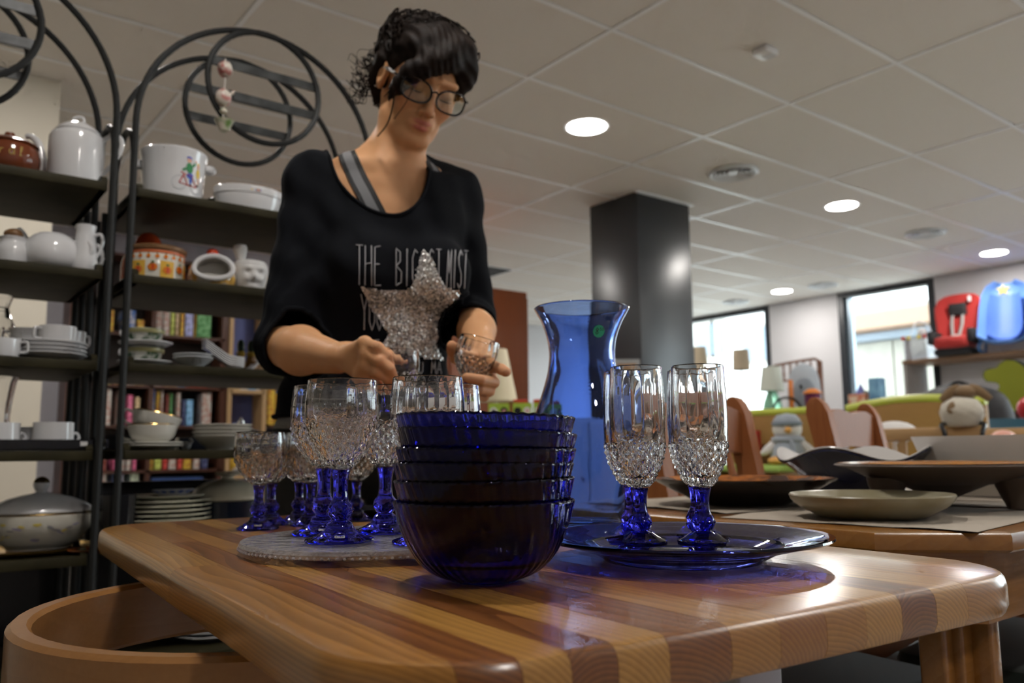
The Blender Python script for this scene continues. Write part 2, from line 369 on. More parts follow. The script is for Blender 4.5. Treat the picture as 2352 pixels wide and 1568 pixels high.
MB().box((0, 0, .012), (LS-.03, MS-.03, .01), m_dark).obj('backing', t, smooth=False)
for k in range(9): MB().box((0, -.24+k*.06, .0), (LS-.03, .035, .008), mat('grille_black', (.02, .02, .022), .5)).obj('slat', t, smooth=False)
# outdoors -------------------------------------------------------------
m_fac = mat('white_render', (.82, .82, .80), .8, bump=(30, .1))
m_fac2 = mat('cream_render', (.36, .34, .29), .8, noise=(6, (.31, .29, .25), .25))
struct('ground', MB().box((24, 5, -.15), (29.3, 60, .1), mat('pale_paving', (.55, .54, .52), .9, noise=(2, (.48, .47, .45), .3))).obj('ground', smooth=False))
bl = thing('apartment_building', 'sunlit white building with small windows behind the far window', 'building', (19, 15.5, -.1))
MB().box((3, 0, 4.5), (6, 12, 9), m_fac).obj('wall', bl, smooth=False)
m_wg = mat('far_window_glass', (.16, .2, .25), .15)
for (yy, zz, w_) in ((-4.3, 3.75, .9), (-1.9, 3.75, .9), (-.55, 4.05, .35), (-.05, 4.05, .55), (2.0, 3.9, .9), (4.2, 3.9, .9), (-4.3, 1.2, .9), (-1.9, 1.2, .9), (.2, 1.2, .9)):
    MB().box((-.02, yy, zz), (.06, w_+.16, 1.06), m_fac2).obj('window_frame', bl, smooth=False)
    MB().box((-.06, yy, zz), (.03, w_, .9), m_wg).obj('window_pane', bl, smooth=False)
MB().box((-.5, 0, 6.9), (1.0, 12, .18), mat('eave_brown', (.30, .19, .13), .7)).obj('eave', bl, smooth=False)
b2 = thing('pale_annexe', 'pale panelled building under a brown eave seen through the right window', 'building', (14.6, 6.1, -.1))
MB().box((2, 0, 1.75), (4, 4.4, 3.5), m_fac2).obj('wall', b2, smooth=False)
for k in range(6):
    MB().box((-.03, -2.2+.37+k*.734, 1.5), (.05, .70, 2.7), m_fac2).obj('wall_panel', b2, smooth=False)
MB().box((-.35, 0, 3.15), (.9, 4.8, .28), mat('eave_brown')).obj('eave', b2, smooth=False)
MB().box((-.2, 0, 2.93), (.3, 4.6, .12), mat('gutter_blue_grey', (.25, .3, .36), .5)).obj('gutter', b2, smooth=False)
fn = thing('garden_fence', 'brown scalloped picket fence outside the right window', 'fence', (11.4, 5.2, -.1))
m_fen = mat('fence_brown', (.22, .15, .12), .8)
pk = MB(); pts = [(-.065, 0), (.065, 0), (.065, 1.08)]+arc(0, 1.08, .065, 0, PI, 6)[1:]
pkm = MB().prism(pts, -.012, .012, m_fen, Matrix.Rotation(PI/2, 4, 'Z') @ Matrix.Rotation(PI/2, 4, 'X')).mesh('picket', smooth=False)
for k in range(22): ob('picket', pkm, fn, (0, -1.6+k*.15, 0))
MB().box((.03, 0, .35), (.03, 3.4, .08), m_fen).obj('fence_rail', fn, smooth=False); MB().box((.03, 0, .85), (.03, 3.4, .08), m_fen).obj('fence_rail', fn, smooth=False)
# ================================================================== PINE TABLE AND ITS GLASSWARE
TZ = .75
TA = math.radians(33.3)-YAW                          # the table stands a few degrees off the room's axes
TE1 = Vector((math.cos(TA), math.sin(TA), 0)); TE2 = Vector((-math.sin(TA), math.cos(TA), 0))
tb0 = TE1*.452+TE2*.838
table = thing('pine_table', 'varnished striped pine table with rounded corners in the foreground', 'table', (tb0.x, tb0.y, 0), TA)
def rrect(w, h, r, seg=8):
    out = []
    for (sx, sy, a0) in ((1, 1, 0), (-1, 1, PI/2), (-1, -1, PI), (1, -1, 1.5*PI)):
        out += [(sx*(w/2-r)+r*math.cos(a0+k*PI/2/seg), sy*(h/2-r)+r*math.sin(a0+k*PI/2/seg)) for k in range(seg+1)]
    return out
TW, TH, TT = .592, .993, .034
rings = []
for (ins, z) in ((.010, -TT), (.003, -TT+.003), (0, -TT+.010), (0, -.010), (.0012, -.005), (.004, -.0014), (.009, 0)):
    rings.append([(x, y, TZ+z) for x, y in rrect(TW-2*ins, TH-2*ins, .088-ins)])
bm0 = bmesh.new(); me0 = MB().loft(rings).mesh('tabletop', smooth=False); bm0.from_mesh(me0); bpy.data.meshes.remove(me0)
tones = {'pale': ((.52, .265, .062), (.44, .205, .042)), 'gold': ((.45, .205, .042), (.37, .155, .028)), 'honey': ((.38, .155, .030), (.30, .11, .019)), 'red': ((.29, .105, .024), (.20, .065, .014)), 'brown': ((.25, .09, .022), (.17, .055, .012))}
wmat = {k: wood('pine_'+k, tuple(q*.78 for q in b), a, rough=.28, scale=95, axis=1, coat=.6, ringmix=.62, pith=(-.035, 0, -.02 if k in ('pale', 'honey') else .03), roff=(.07, .13, .05), band=(.25, .8)) for k, (a, b) in tones.items()}
cuts = [-.296, -.252, -.222, -.194, -.164, -.128, -.080, -.038, .006, .047, .087, .129, .170, .232, .296]
tn = ['gold', 'red', 'pale', 'brown', 'pale', 'red', 'gold', 'honey', 'gold', 'pale', 'brown', 'pale', 'gold', 'pale']
tn2 = ['pale', 'honey', 'gold', 'red', 'pale', 'brown', 'gold', 'red', 'pale', 'gold', 'red', 'pale', 'honey', 'pale']
for k in range(len(cuts)-1):
    a, b = cuts[k]+.00012, cuts[k+1]-.00012
    cy_ = [-.05, .17, -.02, .2, .02, -.12, .1, .24, -.2, .05, .15, -.1, .1, .2][k]
    for (y0, y1, tone) in ((-1, cy_-.0001, tn[k]), (cy_+.0001, 1, tn2[k])):
        bm = bm0.copy()
        for co, no in (((a, 0, 0), (-1, 0, 0)), ((b, 0, 0), (1, 0, 0)), ((0, y0, 0), (0, -1, 0)), ((0, y1, 0), (0, 1, 0))):
            bmesh.ops.bisect_plane(bm, geom=bm.verts[:]+bm.edges[:]+bm.faces[:], plane_co=co, plane_no=no, clear_outer=True)
            ed = [e for e in bm.edges if e.is_boundary]
            if ed: bmesh.ops.holes_fill(bm, edges=ed, sides=0)
        bmesh.ops.recalc_face_normals(bm, faces=bm.faces)
        sc_ = Vector(((a+b)/2, 0, TZ-TT/2)); bmesh.ops.translate(bm, verts=bm.verts[:], vec=-sc_)
        me = bpy.data.meshes.new('tabletop_stave'); bm.to_mesh(me); bm.free(); me.materials.append(wmat[tone])
        me.polygons.foreach_set('use_smooth', [True]*len(me.polygons)); me.set_sharp_from_angle(angle=math.radians(35))
        ob('tabletop_stave', me, table, sc_)
bm0.free()
m_steel = mat('brushed_grey_steel', (.42, .40, .41), .35, metal=.7, bump=(200, .04))
for yy in (-.40, .36):
    MB().rbox((.012, yy, (TZ-TT)/2+.012), (.046, .075, TZ-TT-.026), .004, m_steel).obj('pedestal_post', table)
    MB().rbox((.012, yy, .014), (.48, .07, .028), .006, m_steel).obj('foot_bar', table)
MB().box((.012, -.02, TZ-TT-.02), (.04, .70, .036), m_steel).obj('under_rail', table, smooth=False)
# bentwood armchair -------------------------------------------------------------
m_beech = wood('beech_honey', (.36, .17, .055), (.29, .125, .035), rough=.28, scale=20, axis=0, coat=.35, ringmix=.2)
ch = thing('bentwood_armchair', 'honey coloured bentwood armchair pushed under the near left edge of the table', 'chair', (.335, .82, 0), .0)
R1 = .225; path = [(.34, -R1+.0)]+[(.12, -R1)]+arc(0, 0, R1, 1.5*PI, .5*PI, 26)[1:-1]+[(.12, R1)]+[(.34, R1)]
rings = []
for i, (x, y) in enumerate(path):
    j0_, j1_ = max(i-1, 0), min(i+1, len(path)-1); tx, ty = path[j1_][0]-path[j0_][0], path[j1_][1]-path[j0_][1]; l = math.hypot(tx, ty); nx, ny = ty/l, -tx/l
    zt, hb, w = .704, .066, .010
    ring = []
    for (o, z) in ((-w, .004), (-w, hb-.004), (-w+.004, hb), (w-.004, hb), (w, hb-.004), (w, .004), (w-.004, 0), (-w+.004, 0)):
        ring.append((x+nx*o, y+ny*o, zt-hb+z))
    rings.append(ring)
MB().loft(rings, m_beech).obj('back_rail', ch, angle=30)
MB().rbox((.08, 0, .435), (.42, .40, .03), .09, m_beech, seg=6).obj('seat', ch)
for (x, y, x2, y2, zt) in ((-.12, -.175, -.15, -.185, .62), (-.12, .175, -.15, .185, .62), (.24, -.2, .25, -.22, .616), (.24, .2, .25, .22, .616)):
    MB().tube([(x2, y2, 0), (x*.97, y, .43), (x, y*1.02, zt)], [.012, .016, .013], 10, m_beech).obj('leg', ch)
# glass materials ----------------------------------------------------------------
g_clear = mat('clear_crystal', (1, 1, 1), .0, trans=1., ior=1.5)
g_stem = mat('cobalt_stem_glass', (.06, .06, .86), .0, trans=1., ior=1.5)
g_blue = mat('dark_cobalt_glass', (.035, .045, .52), .02, trans=1., ior=1.36)
g_plate = mat('cobalt_plate_glass', (.10, .13, .68), .03, trans=1., ior=1.5)
g_vase = mat('pale_blue_vase_glass', (.34, .50, .95), .0, trans=1., ior=1.45)
m_sticker = mat('white_sticker', (.85, .85, .83), .5); m_ink = mat('black_ink', (.02, .02, .02), .6); m_green_st = mat('green_sticker', (.03, .42, .24), .5)
def tri(x): return 1-abs(2*(x-math.floor(x))-1)
def goblet_meshes(name, H, zb, zd, prof, foot_r, N=18, amp=.0016, th=.0013, knob=(.18, .55), stem_r=.008, knob_r=.0125, foot_h=.02):
    """prof: (t, r) outer radius over t in 0..1 from bowl bottom zb to rim H; diamonds from zb to zd"""
    pp = spline([(t, r, 0) for t, r in prof], 10)
    ts = [p.x for p in pp]; rs = [p.y for p in pp]
    rad = lambda t: float(np.interp(t, ts, rs))
    dz = 2*PI*max(rs)/N*1.02
    seg = N*4; K = max(1, round((zd-zb)/dz*2)); dz = (zd-zb)/K*2
    outer = []
    nd_ = K*4
    zs = [zb+(zd-zb)*i/nd_ for i in range(nd_+1)]+[zd+(H-.001-zd)*i/10 for i in range(1, 11)]
    for z in zs: outer.append((rad((z-zb)/(H-zb)), z))
    inner_t = [1.0, .8, .6, .45, .3, .2, .12, .07]
    n_o = len(outer)
    prof_all = [(0, zb-.0005), (rad(0)*.6, zb-.0005)]+outer+[(rad(1)-th*.5, H)]+[(max(rad(t)-th-(amp if t < .6 else 0), .0006), zb+.004+(H-zb-.004-.001)*t) for t in inner_t]+[(0, zb+.008)]
    def mod(a, r, z, i, j):
        k = i-2
        if 0 <= k <= nd_:
            fz = (z-zb)/dz; fa = a*N/(2*PI)
            h = min(tri(fa+fz), tri(fa-fz)); e = min(1, (k)/3., 1)
            return r+amp*(h*1.25-.25)*min(1, (nd_-k)/2.+.2)*e, z
        if nd_ < k < n_o-2: return r-.0005*abs(math.sin(a*N/2)), z
        return r, z
    bowl = MB().lathe(prof_all, seg, g_clear, mod=mod).mesh(name+'_bowl', angle=28)
    # stem and foot
    k0, k1 = knob; S = zb
    sp = [(0, 0), (foot_r*.97, 0), (foot_r, .0012), (foot_r*.985, .0024), (foot_r*.75, .0052), (foot_r*.45, .0105), (stem_r*1.55, foot_h*.78), (stem_r*1.5, foot_h*.86), (stem_r*1.02, foot_h)]
    nk = 10
    for i in range(nk+1):
        t = i/nk; sp.append((stem_r+(knob_r-stem_r)*math.sin(PI*min(1, t*1.05))**.8, foot_h+(S*k1-foot_h)*t+.0006))
    for t in (.15, .35, .6, .8, .93): sp.append((stem_r*(.98-.10*math.sin(PI*t)+.28*max(0, t-.55)/.45), S*k1+(S-S*k1)*t))
    sp += [(rad(0)*.75, S-.0012), (0, S-.0012)]
    def mods(a, r, z, i, j):
        if 9 <= i <= 9+nk:
            t = (i-9)/nk; h = min(tri(a*8/(2*PI)+t*2.), tri(a*8/(2*PI)-t*2.)); return r+.0016*(h-.3)*math.sin(PI*t), z
        if i > 9+nk and z < S*.97: return r*(1-.06*abs(math.sin(a*4))), z
        return r, z
    stem = MB().lathe(sp, 48, g_stem, mod=mods).mesh(name+'_stem', angle=35)
    return bowl, stem
def price_sticker(parent, text, w, loc, rot, m=m_sticker):
    st = MB().rbox((0, 0, 0), (w, w*.48, .0003), w*.12, m).obj('price_sticker', parent, loc=loc, rot=rot)
    ss, wid = strokes(text, w*.25); mb = MB()
    for s_ in ss: mb.tube([(x-wid/2, y-w*.12, .0003) for x, y in s_], w*.016, 4, m_ink)
    mb.obj('sticker_ink', st)
    return st
wine = goblet_meshes('wine', .157, .070, .116, [(0, .0115), (.12, .020), (.28, .0295), (.48, .0352), (.7, .0362), (1, .0338)], .0335, N=20, amp=.0022)
small = goblet_meshes('small', .127, .058, .094, [(0, .0095), (.12, .0175), (.28, .0262), (.5, .0325), (.72, .0338), (1, .0322)], .0275, N=18, amp=.0020, stem_r=.0068, knob_r=.0105, foot_h=.017)
flute = goblet_meshes('flute', .176, .055, .100, [(0, .0112), (.08, .0165), (.2, .0232), (.38, .0275), (.65, .0283), (1, .0262)], .0262, N=16, amp=.0022, stem_r=.0078, knob_r=.0115, foot_h=.011, knob=(.1, .52))
def goblet(kind, name, label, cat, px, z, group, rz=0., sticker=None, dist=None):
    p = atz(px[0], px[1], z) if dist is None else (lambda q: Vector((q.x, q.y, z)))(atD(px[0], px[1], dist))
    t = thing(name, label, cat, (p.x, p.y, z+.0004), rz, group)
    ob('bowl', kind[0], t); ob('stem', kind[1], t)
    if sticker:
        d = Vector((-p.x, -p.y, 0)).normalized(); fr = .023 if kind is wine else .019; q = d*fr
        ax = math.atan2(d.y, d.x)+PI/2-rz
        q = Matrix.Rotation(-rz, 3, 'Z') @ q
        price_sticker(t, sticker, .0095, (q.x, q.y, .0062), (math.radians(24), 0, ax))
    return t
# textured glass platter -------------------------------------------------------------
PZ = .7635
def plat_mod(a, r, z, i, j): return r, z
pc = atz(858, 1231, PZ)
m_ripple = mat('rippled_clear_glass', (.95, .94, .97), .08, trans=.74, ior=1.5, bump=(80, .8, .004))
pl = thing('glass_platter', 'round rippled clear glass platter under the big wine glasses', 'platter', (pc.x, pc.y, TZ))
hp = PZ-TZ
MB().lathe([(0, .0035), (.11, .0035), (.125, .0045), (.131, .006), (.1325, .0095), (.131, hp-.0005), (.126, hp), (0, hp)], 72, m_ripple).obj('disc', pl)
for k in range(3):
    a = .5+k*2*PI/3; MB().lathe([(0, 0), (.008, 0), (.009, .0015), (.008, .0036), (0, .0036)], 16, m_ripple).obj('foot', pl, loc=(.09*math.cos(a), .09*math.sin(a), 0))
bead = MB().ball((0, 0, 0), .0016, m_ripple, u=8, v=5).mesh('rim_bead')
for k in range(120):
    a = 2*PI*k/120; ob('rim_bead', bead, pl, (.1322*math.cos(a), .1322*math.sin(a), .0068))
GW = 'large diamond cut wine glasses'; GS = 'small diamond cut wine glasses'
goblet(wine, 'wine_glass', 'large cut wine glass, frontmost, with blue stem and white sticker', 'wine glass', (780, 1243), PZ, GW, .1, '2,50')
goblet(wine, 'wine_glass', 'large cut wine glass close behind the frontmost one, white sticker on its foot', 'wine glass', (742, 1226), PZ, GW, .25, '1,50')
goblet(wine, 'wine_glass', 'large cut wine glass with blue stem standing just left of the bowl stack', 'wine glass', (884, 1222), PZ, GW, .4)
goblet(wine, 'wine_glass', 'large cut wine glass whose stem is hidden behind the stacked blue bowls', 'wine glass', (981, 1246), PZ, GW, .2)
goblet(wine, 'wine_glass', 'large cut wine glass farthest right, rim showing past its neighbour', 'wine glass', (1028, 1222), PZ, GW, .3)
goblet(small, 'small_wine_glass', 'small cut wine glass farthest left with white sticker on its blue foot', 'wine glass', (592, 1215), TZ, GS, .0, '2,50')
goblet(small, 'small_wine_glass', 'small cut wine glass half hidden behind the leftmost one', 'wine glass', (622, 1205), TZ, GS, .2)
goblet(small, 'small_wine_glass', 'small cut wine glass second pair from left, rear one', 'wine glass', (686, 1199), TZ, GS, .1)
goblet(small, 'small_wine_glass', 'small cut wine glass second pair from left, front one', 'wine glass', (712, 1206), TZ, GS, .3)
goblet(small, 'small_wine_glass', 'small cut wine glass behind the frontmost large glass, before her legs', 'wine glass', (818, 1196), TZ, GS, .15)
goblet(small, 'small_wine_glass', 'small cut glass whose rim peeps out between bowls and vase', 'wine glass', (1158, 1192), TZ, GS, .5)
# stack of six blue bowls ----------------------------------------------------------------
bp = [(.0, .0), (.024, .0), (.027, .0012), (.038, .0052), (.0475, .0115), (.0555, .0205), (.0618, .032), (.0665, .0445), (.0695, .0555), (.0708, .0605)]
bo = [(p.x, p.y) for p in spline([(r, z, 0) for r, z in bp], 4)]
bi = [(max(r-.0024, 0), z+(.0024 if r < .05 else .0010)) for r, z in bo[::-1]][1:]
prof = bo+[(bo[-1][0]-.0010, bo[-1][1]+.0010)]+bi
def bmod(a, r, z, i, j):
    k = .0004*math.sin(44*a+z*150) if i < len(bo) else 0
    w = max(0, (z-.05)/.01); return r+k*min(1, r/.05), z+.00035*w*math.sin(44*a+z*150)
bowl_me = MB().lathe(prof, 264, g_blue, mod=bmod).mesh('bowl', angle=60)
bc = atz(1113, 1333, TZ)
ords = ['lowest, showing its whole swirled side', 'second from the bottom', 'third from the bottom', 'fourth from the bottom', 'fifth from the bottom, slightly tilted', 'topmost, its inside showing pale blue']
for k, (dz, tx, ty, dx) in enumerate(((0, 0, 0, 0), (.0165, .3, -.6, .001), (.0285, -.6, .5, -.001), (.0405, .8, 1.0, .001), (.0530, -1.2, 2.6, .0005), (.0650, -.6, 1.6, 0))):
    o = ob('glass_bowl', bowl_me, None, (bc.x+dx, bc.y, TZ+.0004+dz), (math.radians(tx), math.radians(ty), k*1.3))
    q = Matrix.Rotation(math.radians(ty), 3, CF) @ Matrix.Rotation(math.radians(tx), 3, CR) @ Matrix.Rotation(k*1.3, 3, 'Z'); o.rotation_euler = q.to_euler()
    tag(o, 'dark blue swirled glass bowl in the stack, '+ords[k], 'bowl', 'stacked blue glass bowls')
# blue plate with four flutes ------------------------------------------------------------
plc = atz(1567, 1239, TZ+.018)
pp_ = [(0, .0012), (.060, .0012), (.064, 0), (.070, 0), (.074, .003), (.086, .0095), (.108, .0150), (.128, .0195), (.1305, .0212), (.1300, .0228), (.126, .0226), (.106, .0182), (.088, .0135), (.077, .0082), (.070, .0062), (0, .0062)]
def pmod(a, r, z, i, j): return r, z
prof = []
for i in range(len(pp_)-1):
    (r0, z0), (r1, z1) = pp_[i], pp_[i+1]
    n = 6 if (r0 > .085 and r1 > .085 and abs(r1-r0) > .015) else 1
    for k in range(n):
        t = k/n; prof.append((r0+(r1-r0)*t, z0+(z1-z0)*t+(.0004*(1 if k % 2 else 0))))
prof.append(pp_[-1])
tag(MB().lathe(prof, 96, g_plate).obj('blue_glass_plate', loc=(plc.x, plc.y, TZ+.0004), angle=30), 'dark blue glass plate carrying the four champagne flutes', 'plate')
FZ = TZ+.0069; GF = 'champagne flutes on the blue plate'
goblet(flute, 'champagne_flute', 'cut champagne flute on blue plate, left pair, front one', 'flute', (1472, 1246), FZ, GF, .0)
goblet(flute, 'champagne_flute', 'cut champagne flute on blue plate, left pair, rear one', 'flute', (1453, 1234), FZ, GF, .2)
goblet(flute, 'champagne_flute', 'cut champagne flute on blue plate, right pair, front one', 'flute', (1617, 1246), FZ, GF, .1)
goblet(flute, 'champagne_flute', 'cut champagne flute on blue plate, right pair, rear one', 'flute', (1604, 1234), FZ, GF, .3)
# vase ---------------------------------------------------------------------------------
vc = atD(1345, 1200, 1.10); k = 1.115/1900.
vp = [(.0, .0), (.040, .0), (.0475, .003), (.051, .012), (.058, .04), (.0655, .075), (.0690, .105), (.0675, .13), (.0605, .158), (.0515, .184), (.0455, .205), (.0440, .226), (.0465, .247), (.0535, .268), (.0600, .280), (.0634, .286)]
vo = vase_profile(vp, 5); vi = [(max(r-.0026, 0), z+(.006 if z < .004 else 0)) for r, z in vo[::-1]][1:]
def vmod(a, r, z, i, j): return r+.0004*math.sin(3*a+z*60)+.00025*math.sin(7*a-z*110), z
va = thing('blue_glass_vase', 'tall pale blue hand blown glass vase with flared rim', 'vase', (vc.x, vc.y, TZ+.0004))
MB().lathe(vo+[(vo[-1][0]+.0004, .2872), (vo[-1][0]-.0012, .2885)]+vi, 72, g_vase, mod=vmod).obj('body', va, angle=70)
d = (Vector((0, 0, 0))-Vector((vc.x, vc.y, 0))).normalized(); d = Matrix.Rotation(.46, 3, 'Z') @ d
ax = math.atan2(d.y, d.x)+PI/2; q = d*.0495
st = MB().lathe([(0, 0), (.0082, 0), (.0082, .0003), (0, .0003)], 24, m_green_st).obj('price_sticker', va, loc=(q.x, q.y, .250), rot=(PI/2+.28, 0, ax))
mb = MB(); ss, wid = strokes('8', .0085, -.005)
for s_ in ss: mb.tube([(x, y-.004, .0005) for x, y in s_], .0005, 4, m_ink)
ss, wid = strokes('50', .0038, .0012)
for s_ in ss: mb.tube([(x, y+.001, .0005) for x, y in s_], .0003, 4, m_ink)
mb.obj('sticker_ink', st)
# black dish at the back edge of the table
dc = atz(880, 1186, TZ)
tag(MB().lathe([(0, 0), (.035, 0), (.05, .006), (.066, .012), (.067, .014), (.05, .009), (0, .005)], 40, mat('black_glaze', (.012, .012, .014), .15)).obj('black_dish', loc=(dc.x, dc.y, TZ+.0004)), 'small black dish behind the wine glasses at the table edge', 'dish')
# ================================================================== WROUGHT IRON SHELF UNITS
m_iron = mat('black_wrought_iron', (.012, .013, .013), .5, spec=.3, bump=(120, .25, .001))
m_olive = mat('dark_olive_stained_wood', (.020, .017, .008), .55, spec=.15, noise=(14, (.040, .034, .016), .25), bump=(60, .12))
m_flat = mat('worn_black_bar', (.022, .025, .026), .4, noise=(25, (.06, .065, .065), .12))
SY = 2.112; ZS = (1.500, 1.283, 1.067, .858, .622, .37, .12); SD = .40
def shelf_unit(x0, x1, label):
    t = thing('iron_shelf_unit', label, 'shelf unit', (x0, SY, 0), 0, 'wrought iron shelf units')
    w = x1-x0; zt = 1.665; r = .0085
    for side, x in enumerate((0, w)):
        pts = [(x, 0, .0), (x, 0, zt-.1)]+[(x, .1-.1*math.cos(a), zt-.1+.1*math.sin(a)) for a in [PI*k/12 for k in range(1, 12)]]+[(x, .2, zt-.1), (x, .2, 0)]
        MB().tube(pts, r, 8, m_iron).obj('side_frame', t)
        for yy in (.30, SD-.005): MB().tube([(x, yy, 0), (x, yy, 1.50)], r, 8, m_iron).obj('post', t)
    for yy, nm in ((0, 'front'), (.2, 'rear')):
        R = w/2; zc = zt+.325-R-.0
        pts = [(0, yy, zt-.11)]+[(R-R*math.cos(a), yy, zc+R*math.sin(a)) for a in [PI*k/36 for k in range(37)]]+[(w, yy, zt-.11)]
        MB().tube(pts, r*.95, 8, m_iron).obj('arch', t)
        rc, cz = .155, zt+.172
        c_ = MB().tube([(R+rc*math.cos(a), yy, cz+rc*math.sin(a)) for a in [2*PI*k/44 for k in range(44)]], r*.95, 8, m_iron, closed=True).obj('ring', t)
        for dz in (-.042, .042):
            hw = math.sqrt(rc*rc-dz*dz)
            MB().box((R, yy+.004, cz+dz), (2*hw, .005, .024), m_flat).obj('cross_bar', c_, smooth=False)
    for z in ZS:
        b = MB().rbox((w/2, SD/2+.002, z-.011), (w-.022, SD-.004, .022), .004, m_olive).obj('shelf_board', t)
        for x in (.006+.012, w-.018):
            pts = [(0.005, -.022), (SD-.01, -.022), (SD-.01, .012), (SD-.05, .012), (SD-.10, .004), (.09, .004), (.05, .014), (.02, .016), (.006, .006)]
            MB().prism(pts, -.007, .007, m_olive, Matrix.Translation((x, 0, z)) @ Matrix.Rotation(PI/2, 4, 'Z') @ Matrix.Rotation(PI/2, 4, 'X')).obj('side_lip', b, smooth=False)
    return t
AX0, AX1, BX0, BX1 = -.235, .418, .462, 1.108
shelf_unit(AX0, AX1, 'black wrought iron shelf unit with ring top at the left picture edge')
shelf_unit(BX0, BX1, 'black wrought iron shelf unit with ring top directly left of the woman')
# ------------------------------------------------------------------ china
N_BEFORE = len(COL.objects)
m_por = mat('white_porcelain', (.72, .72, .73), .12, spec=.55)
m_por2 = mat('ivory_porcelain', (.70, .67, .58), .14, spec=.55)
m_gold = mat('gilding', (.78, .52, .18), .22, metal=1.)
m_dk = mat('black_lacquer', (.012, .012, .013), .25)
m_navy = mat('navy_enamel', (.008, .014, .035), .18)
m_terra = mat('brown_glazed_terracotta', (.17, .045, .018), .12, spec=.6)
m_orange = mat('orange_glaze', (.72, .20, .02), .2); m_red = mat('red_glaze', (.58, .055, .018), .2); m_yellow = mat('yellow_glaze', (.75, .44, .06), .25)
m_lid = wood('lid_wood', (.23, .115, .045), (.17, .08, .03), rough=.5, scale=30, axis=0, coat=0, ringmix=.3)
m_leaf = mat('leaf_green', (.04, .14, .03), .4); m_blue_p = mat('blue_print', (.04, .10, .45), .35); m_lilac = mat('lilac_print', (.35, .30, .50), .4); m_ypr = mat('yellow_print', (.72, .58, .12), .4)
def on_shelf(u, v, z, d):
    p = atM(u, v, SY+d); return Vector((p.x, p.y, z+.0008))
def shell(prof, th):
    """closed profile of a vessel wall from an outer profile (bottom centre to rim)"""
    top = prof[-1]
    return prof+[(top[0]-th*.4, top[1]+th*.4)]+[(max(r-th, 0), max(z, th) if r > th else th) for r, z in prof[::-1]]
def handle(mb, pts, r, m, seg=8, flat=None):
    mb.tube(spline(pts, 6), r, seg, m, flat=flat); return mb
def decal_blob(mb, m, R, a, z, w, h, lift=.0006, n=10, rot=0., Rz=None):
    """flat painted patch wrapped on an upright cylinder of radius R (or radius function Rz) at angle a, height z"""
    vs = []; 
    for k in range(n):
        x, y = w/2*math.cos(2*PI*k/n), h/2*math.sin(2*PI*k/n); x, y = x*math.cos(rot)-y*math.sin(rot), x*math.sin(rot)+y*math.cos(rot)
        rr = (Rz(z+y) if Rz else R)+lift; aa = a+x/rr; vs.append((rr*math.cos(aa), rr*math.sin(aa), z+y))
    rr = (Rz(z) if Rz else R)+lift
    vs.append((rr*math.cos(a), rr*math.sin(a), z))
    mb.add(vs, [(k, (k+1) % n, n) for k in range(n)], m)
FA = -PI/2-.35       # angle on a vessel that faces the camera from the shelves
# coffee pot
p = on_shelf(173, 400, ZS[0], .12)
t = thing('coffee_pot', 'tall white porcelain coffee pot with lid on the top left shelf', 'coffee pot', p, -.62)
MB().lathe(shell([(0, 0), (.052, 0), (.056, .003), (.0575, .02), (.0585, .08), (.0575, .118), (.054, .126), (.045, .131)], .004), 40, m_por).obj('body', t)
ld_ = MB().lathe([(0, .132), (.046, .132), (.047, .135), (.040, .143), (.026, .153), (.014, .158), (0, .159)], 36, m_por).obj('lid', t)
MB().tube([(.013*math.cos(a), 0, .163+.010*math.sin(a)) for a in [2*PI*k/20 for k in range(20)]], .0035, 8, m_por, closed=True).obj('knob', ld_)
mb = MB(); sp_ = spline([(-.05, 0, .026), (-.068, 0, .04), (-.078, 0, .075), (-.088, 0, .110), (-.106, 0, .126), (-.116, 0, .124)], 6); n = len(sp_)
mb.tube(sp_, [.017-.0115*(i/(n-1))**.6 for i in range(n)], 12, m_por).obj('spout', t)
handle(MB(), [(.053, 0, .106), (.066, 0, .122), (.086, 0, .128), (.1, 0, .115), (.098, 0, .088), (.078, 0, .055), (.056, 0, .03)], .0055, m_por, flat=(1, .8)).obj('handle', t)
# casserole
p = on_shelf(18, 375, ZS[0], .11)
t = thing('terracotta_pot', 'brown glazed lidded pot with script lettering on the top left shelf', 'pot', p)
cp = vase_profile([(0, 0), (.04, 0), (.056, .016), (.062, .038), (.058, .06), (.053, .068)], 4)
MB().lathe(shell(cp, .004), 40, m_terra).obj('body', t)
l_ = MB().lathe([(0, .070), (.056, .069), (.058, .072), (.045, .080), (.02, .086), (0, .087)], 36, m_terra).obj('lid', t)
MB().lathe([(0, .086), (.009, .087), (.011, .094), (.009, .100), (0, .102)], 20, m_terra).obj('knob', l_)
mb = MB(); rz = lambda z: float(np.interp(z, [q[1] for q in cp], [q[0] for q in cp]))
ss, wid = strokes('Toral', .021)
for s_ in ss: mb.tube([((rz(.034+y)+.0003)*math.cos(FA+.1+(x-wid/2)/.062), (rz(.034+y)+.0003)*math.sin(FA+.1+(x-wid/2)/.062), .034+y) for x, y in [((a.x), (a.y)) for a in spline([(u_, v_, 0) for u_, v_ in s_], 3)]], .0008, 4, mat('gold_script', (.55, .42, .10), .4))
mb.obj('lettering', t)
p = on_shelf(92, 380, ZS[0], .28)
tag(MB().lathe(shell([(0, 0), (.026, 0), (.028, .003), (.028, .075), (.030, .088)], .003), 28, mat('lime_green_glass', (.35, .60, .05), .03, trans=.8, ior=1.45)).obj('green_glass', loc=p), 'lime green drinking glass behind the white coffee pot', 'glass')
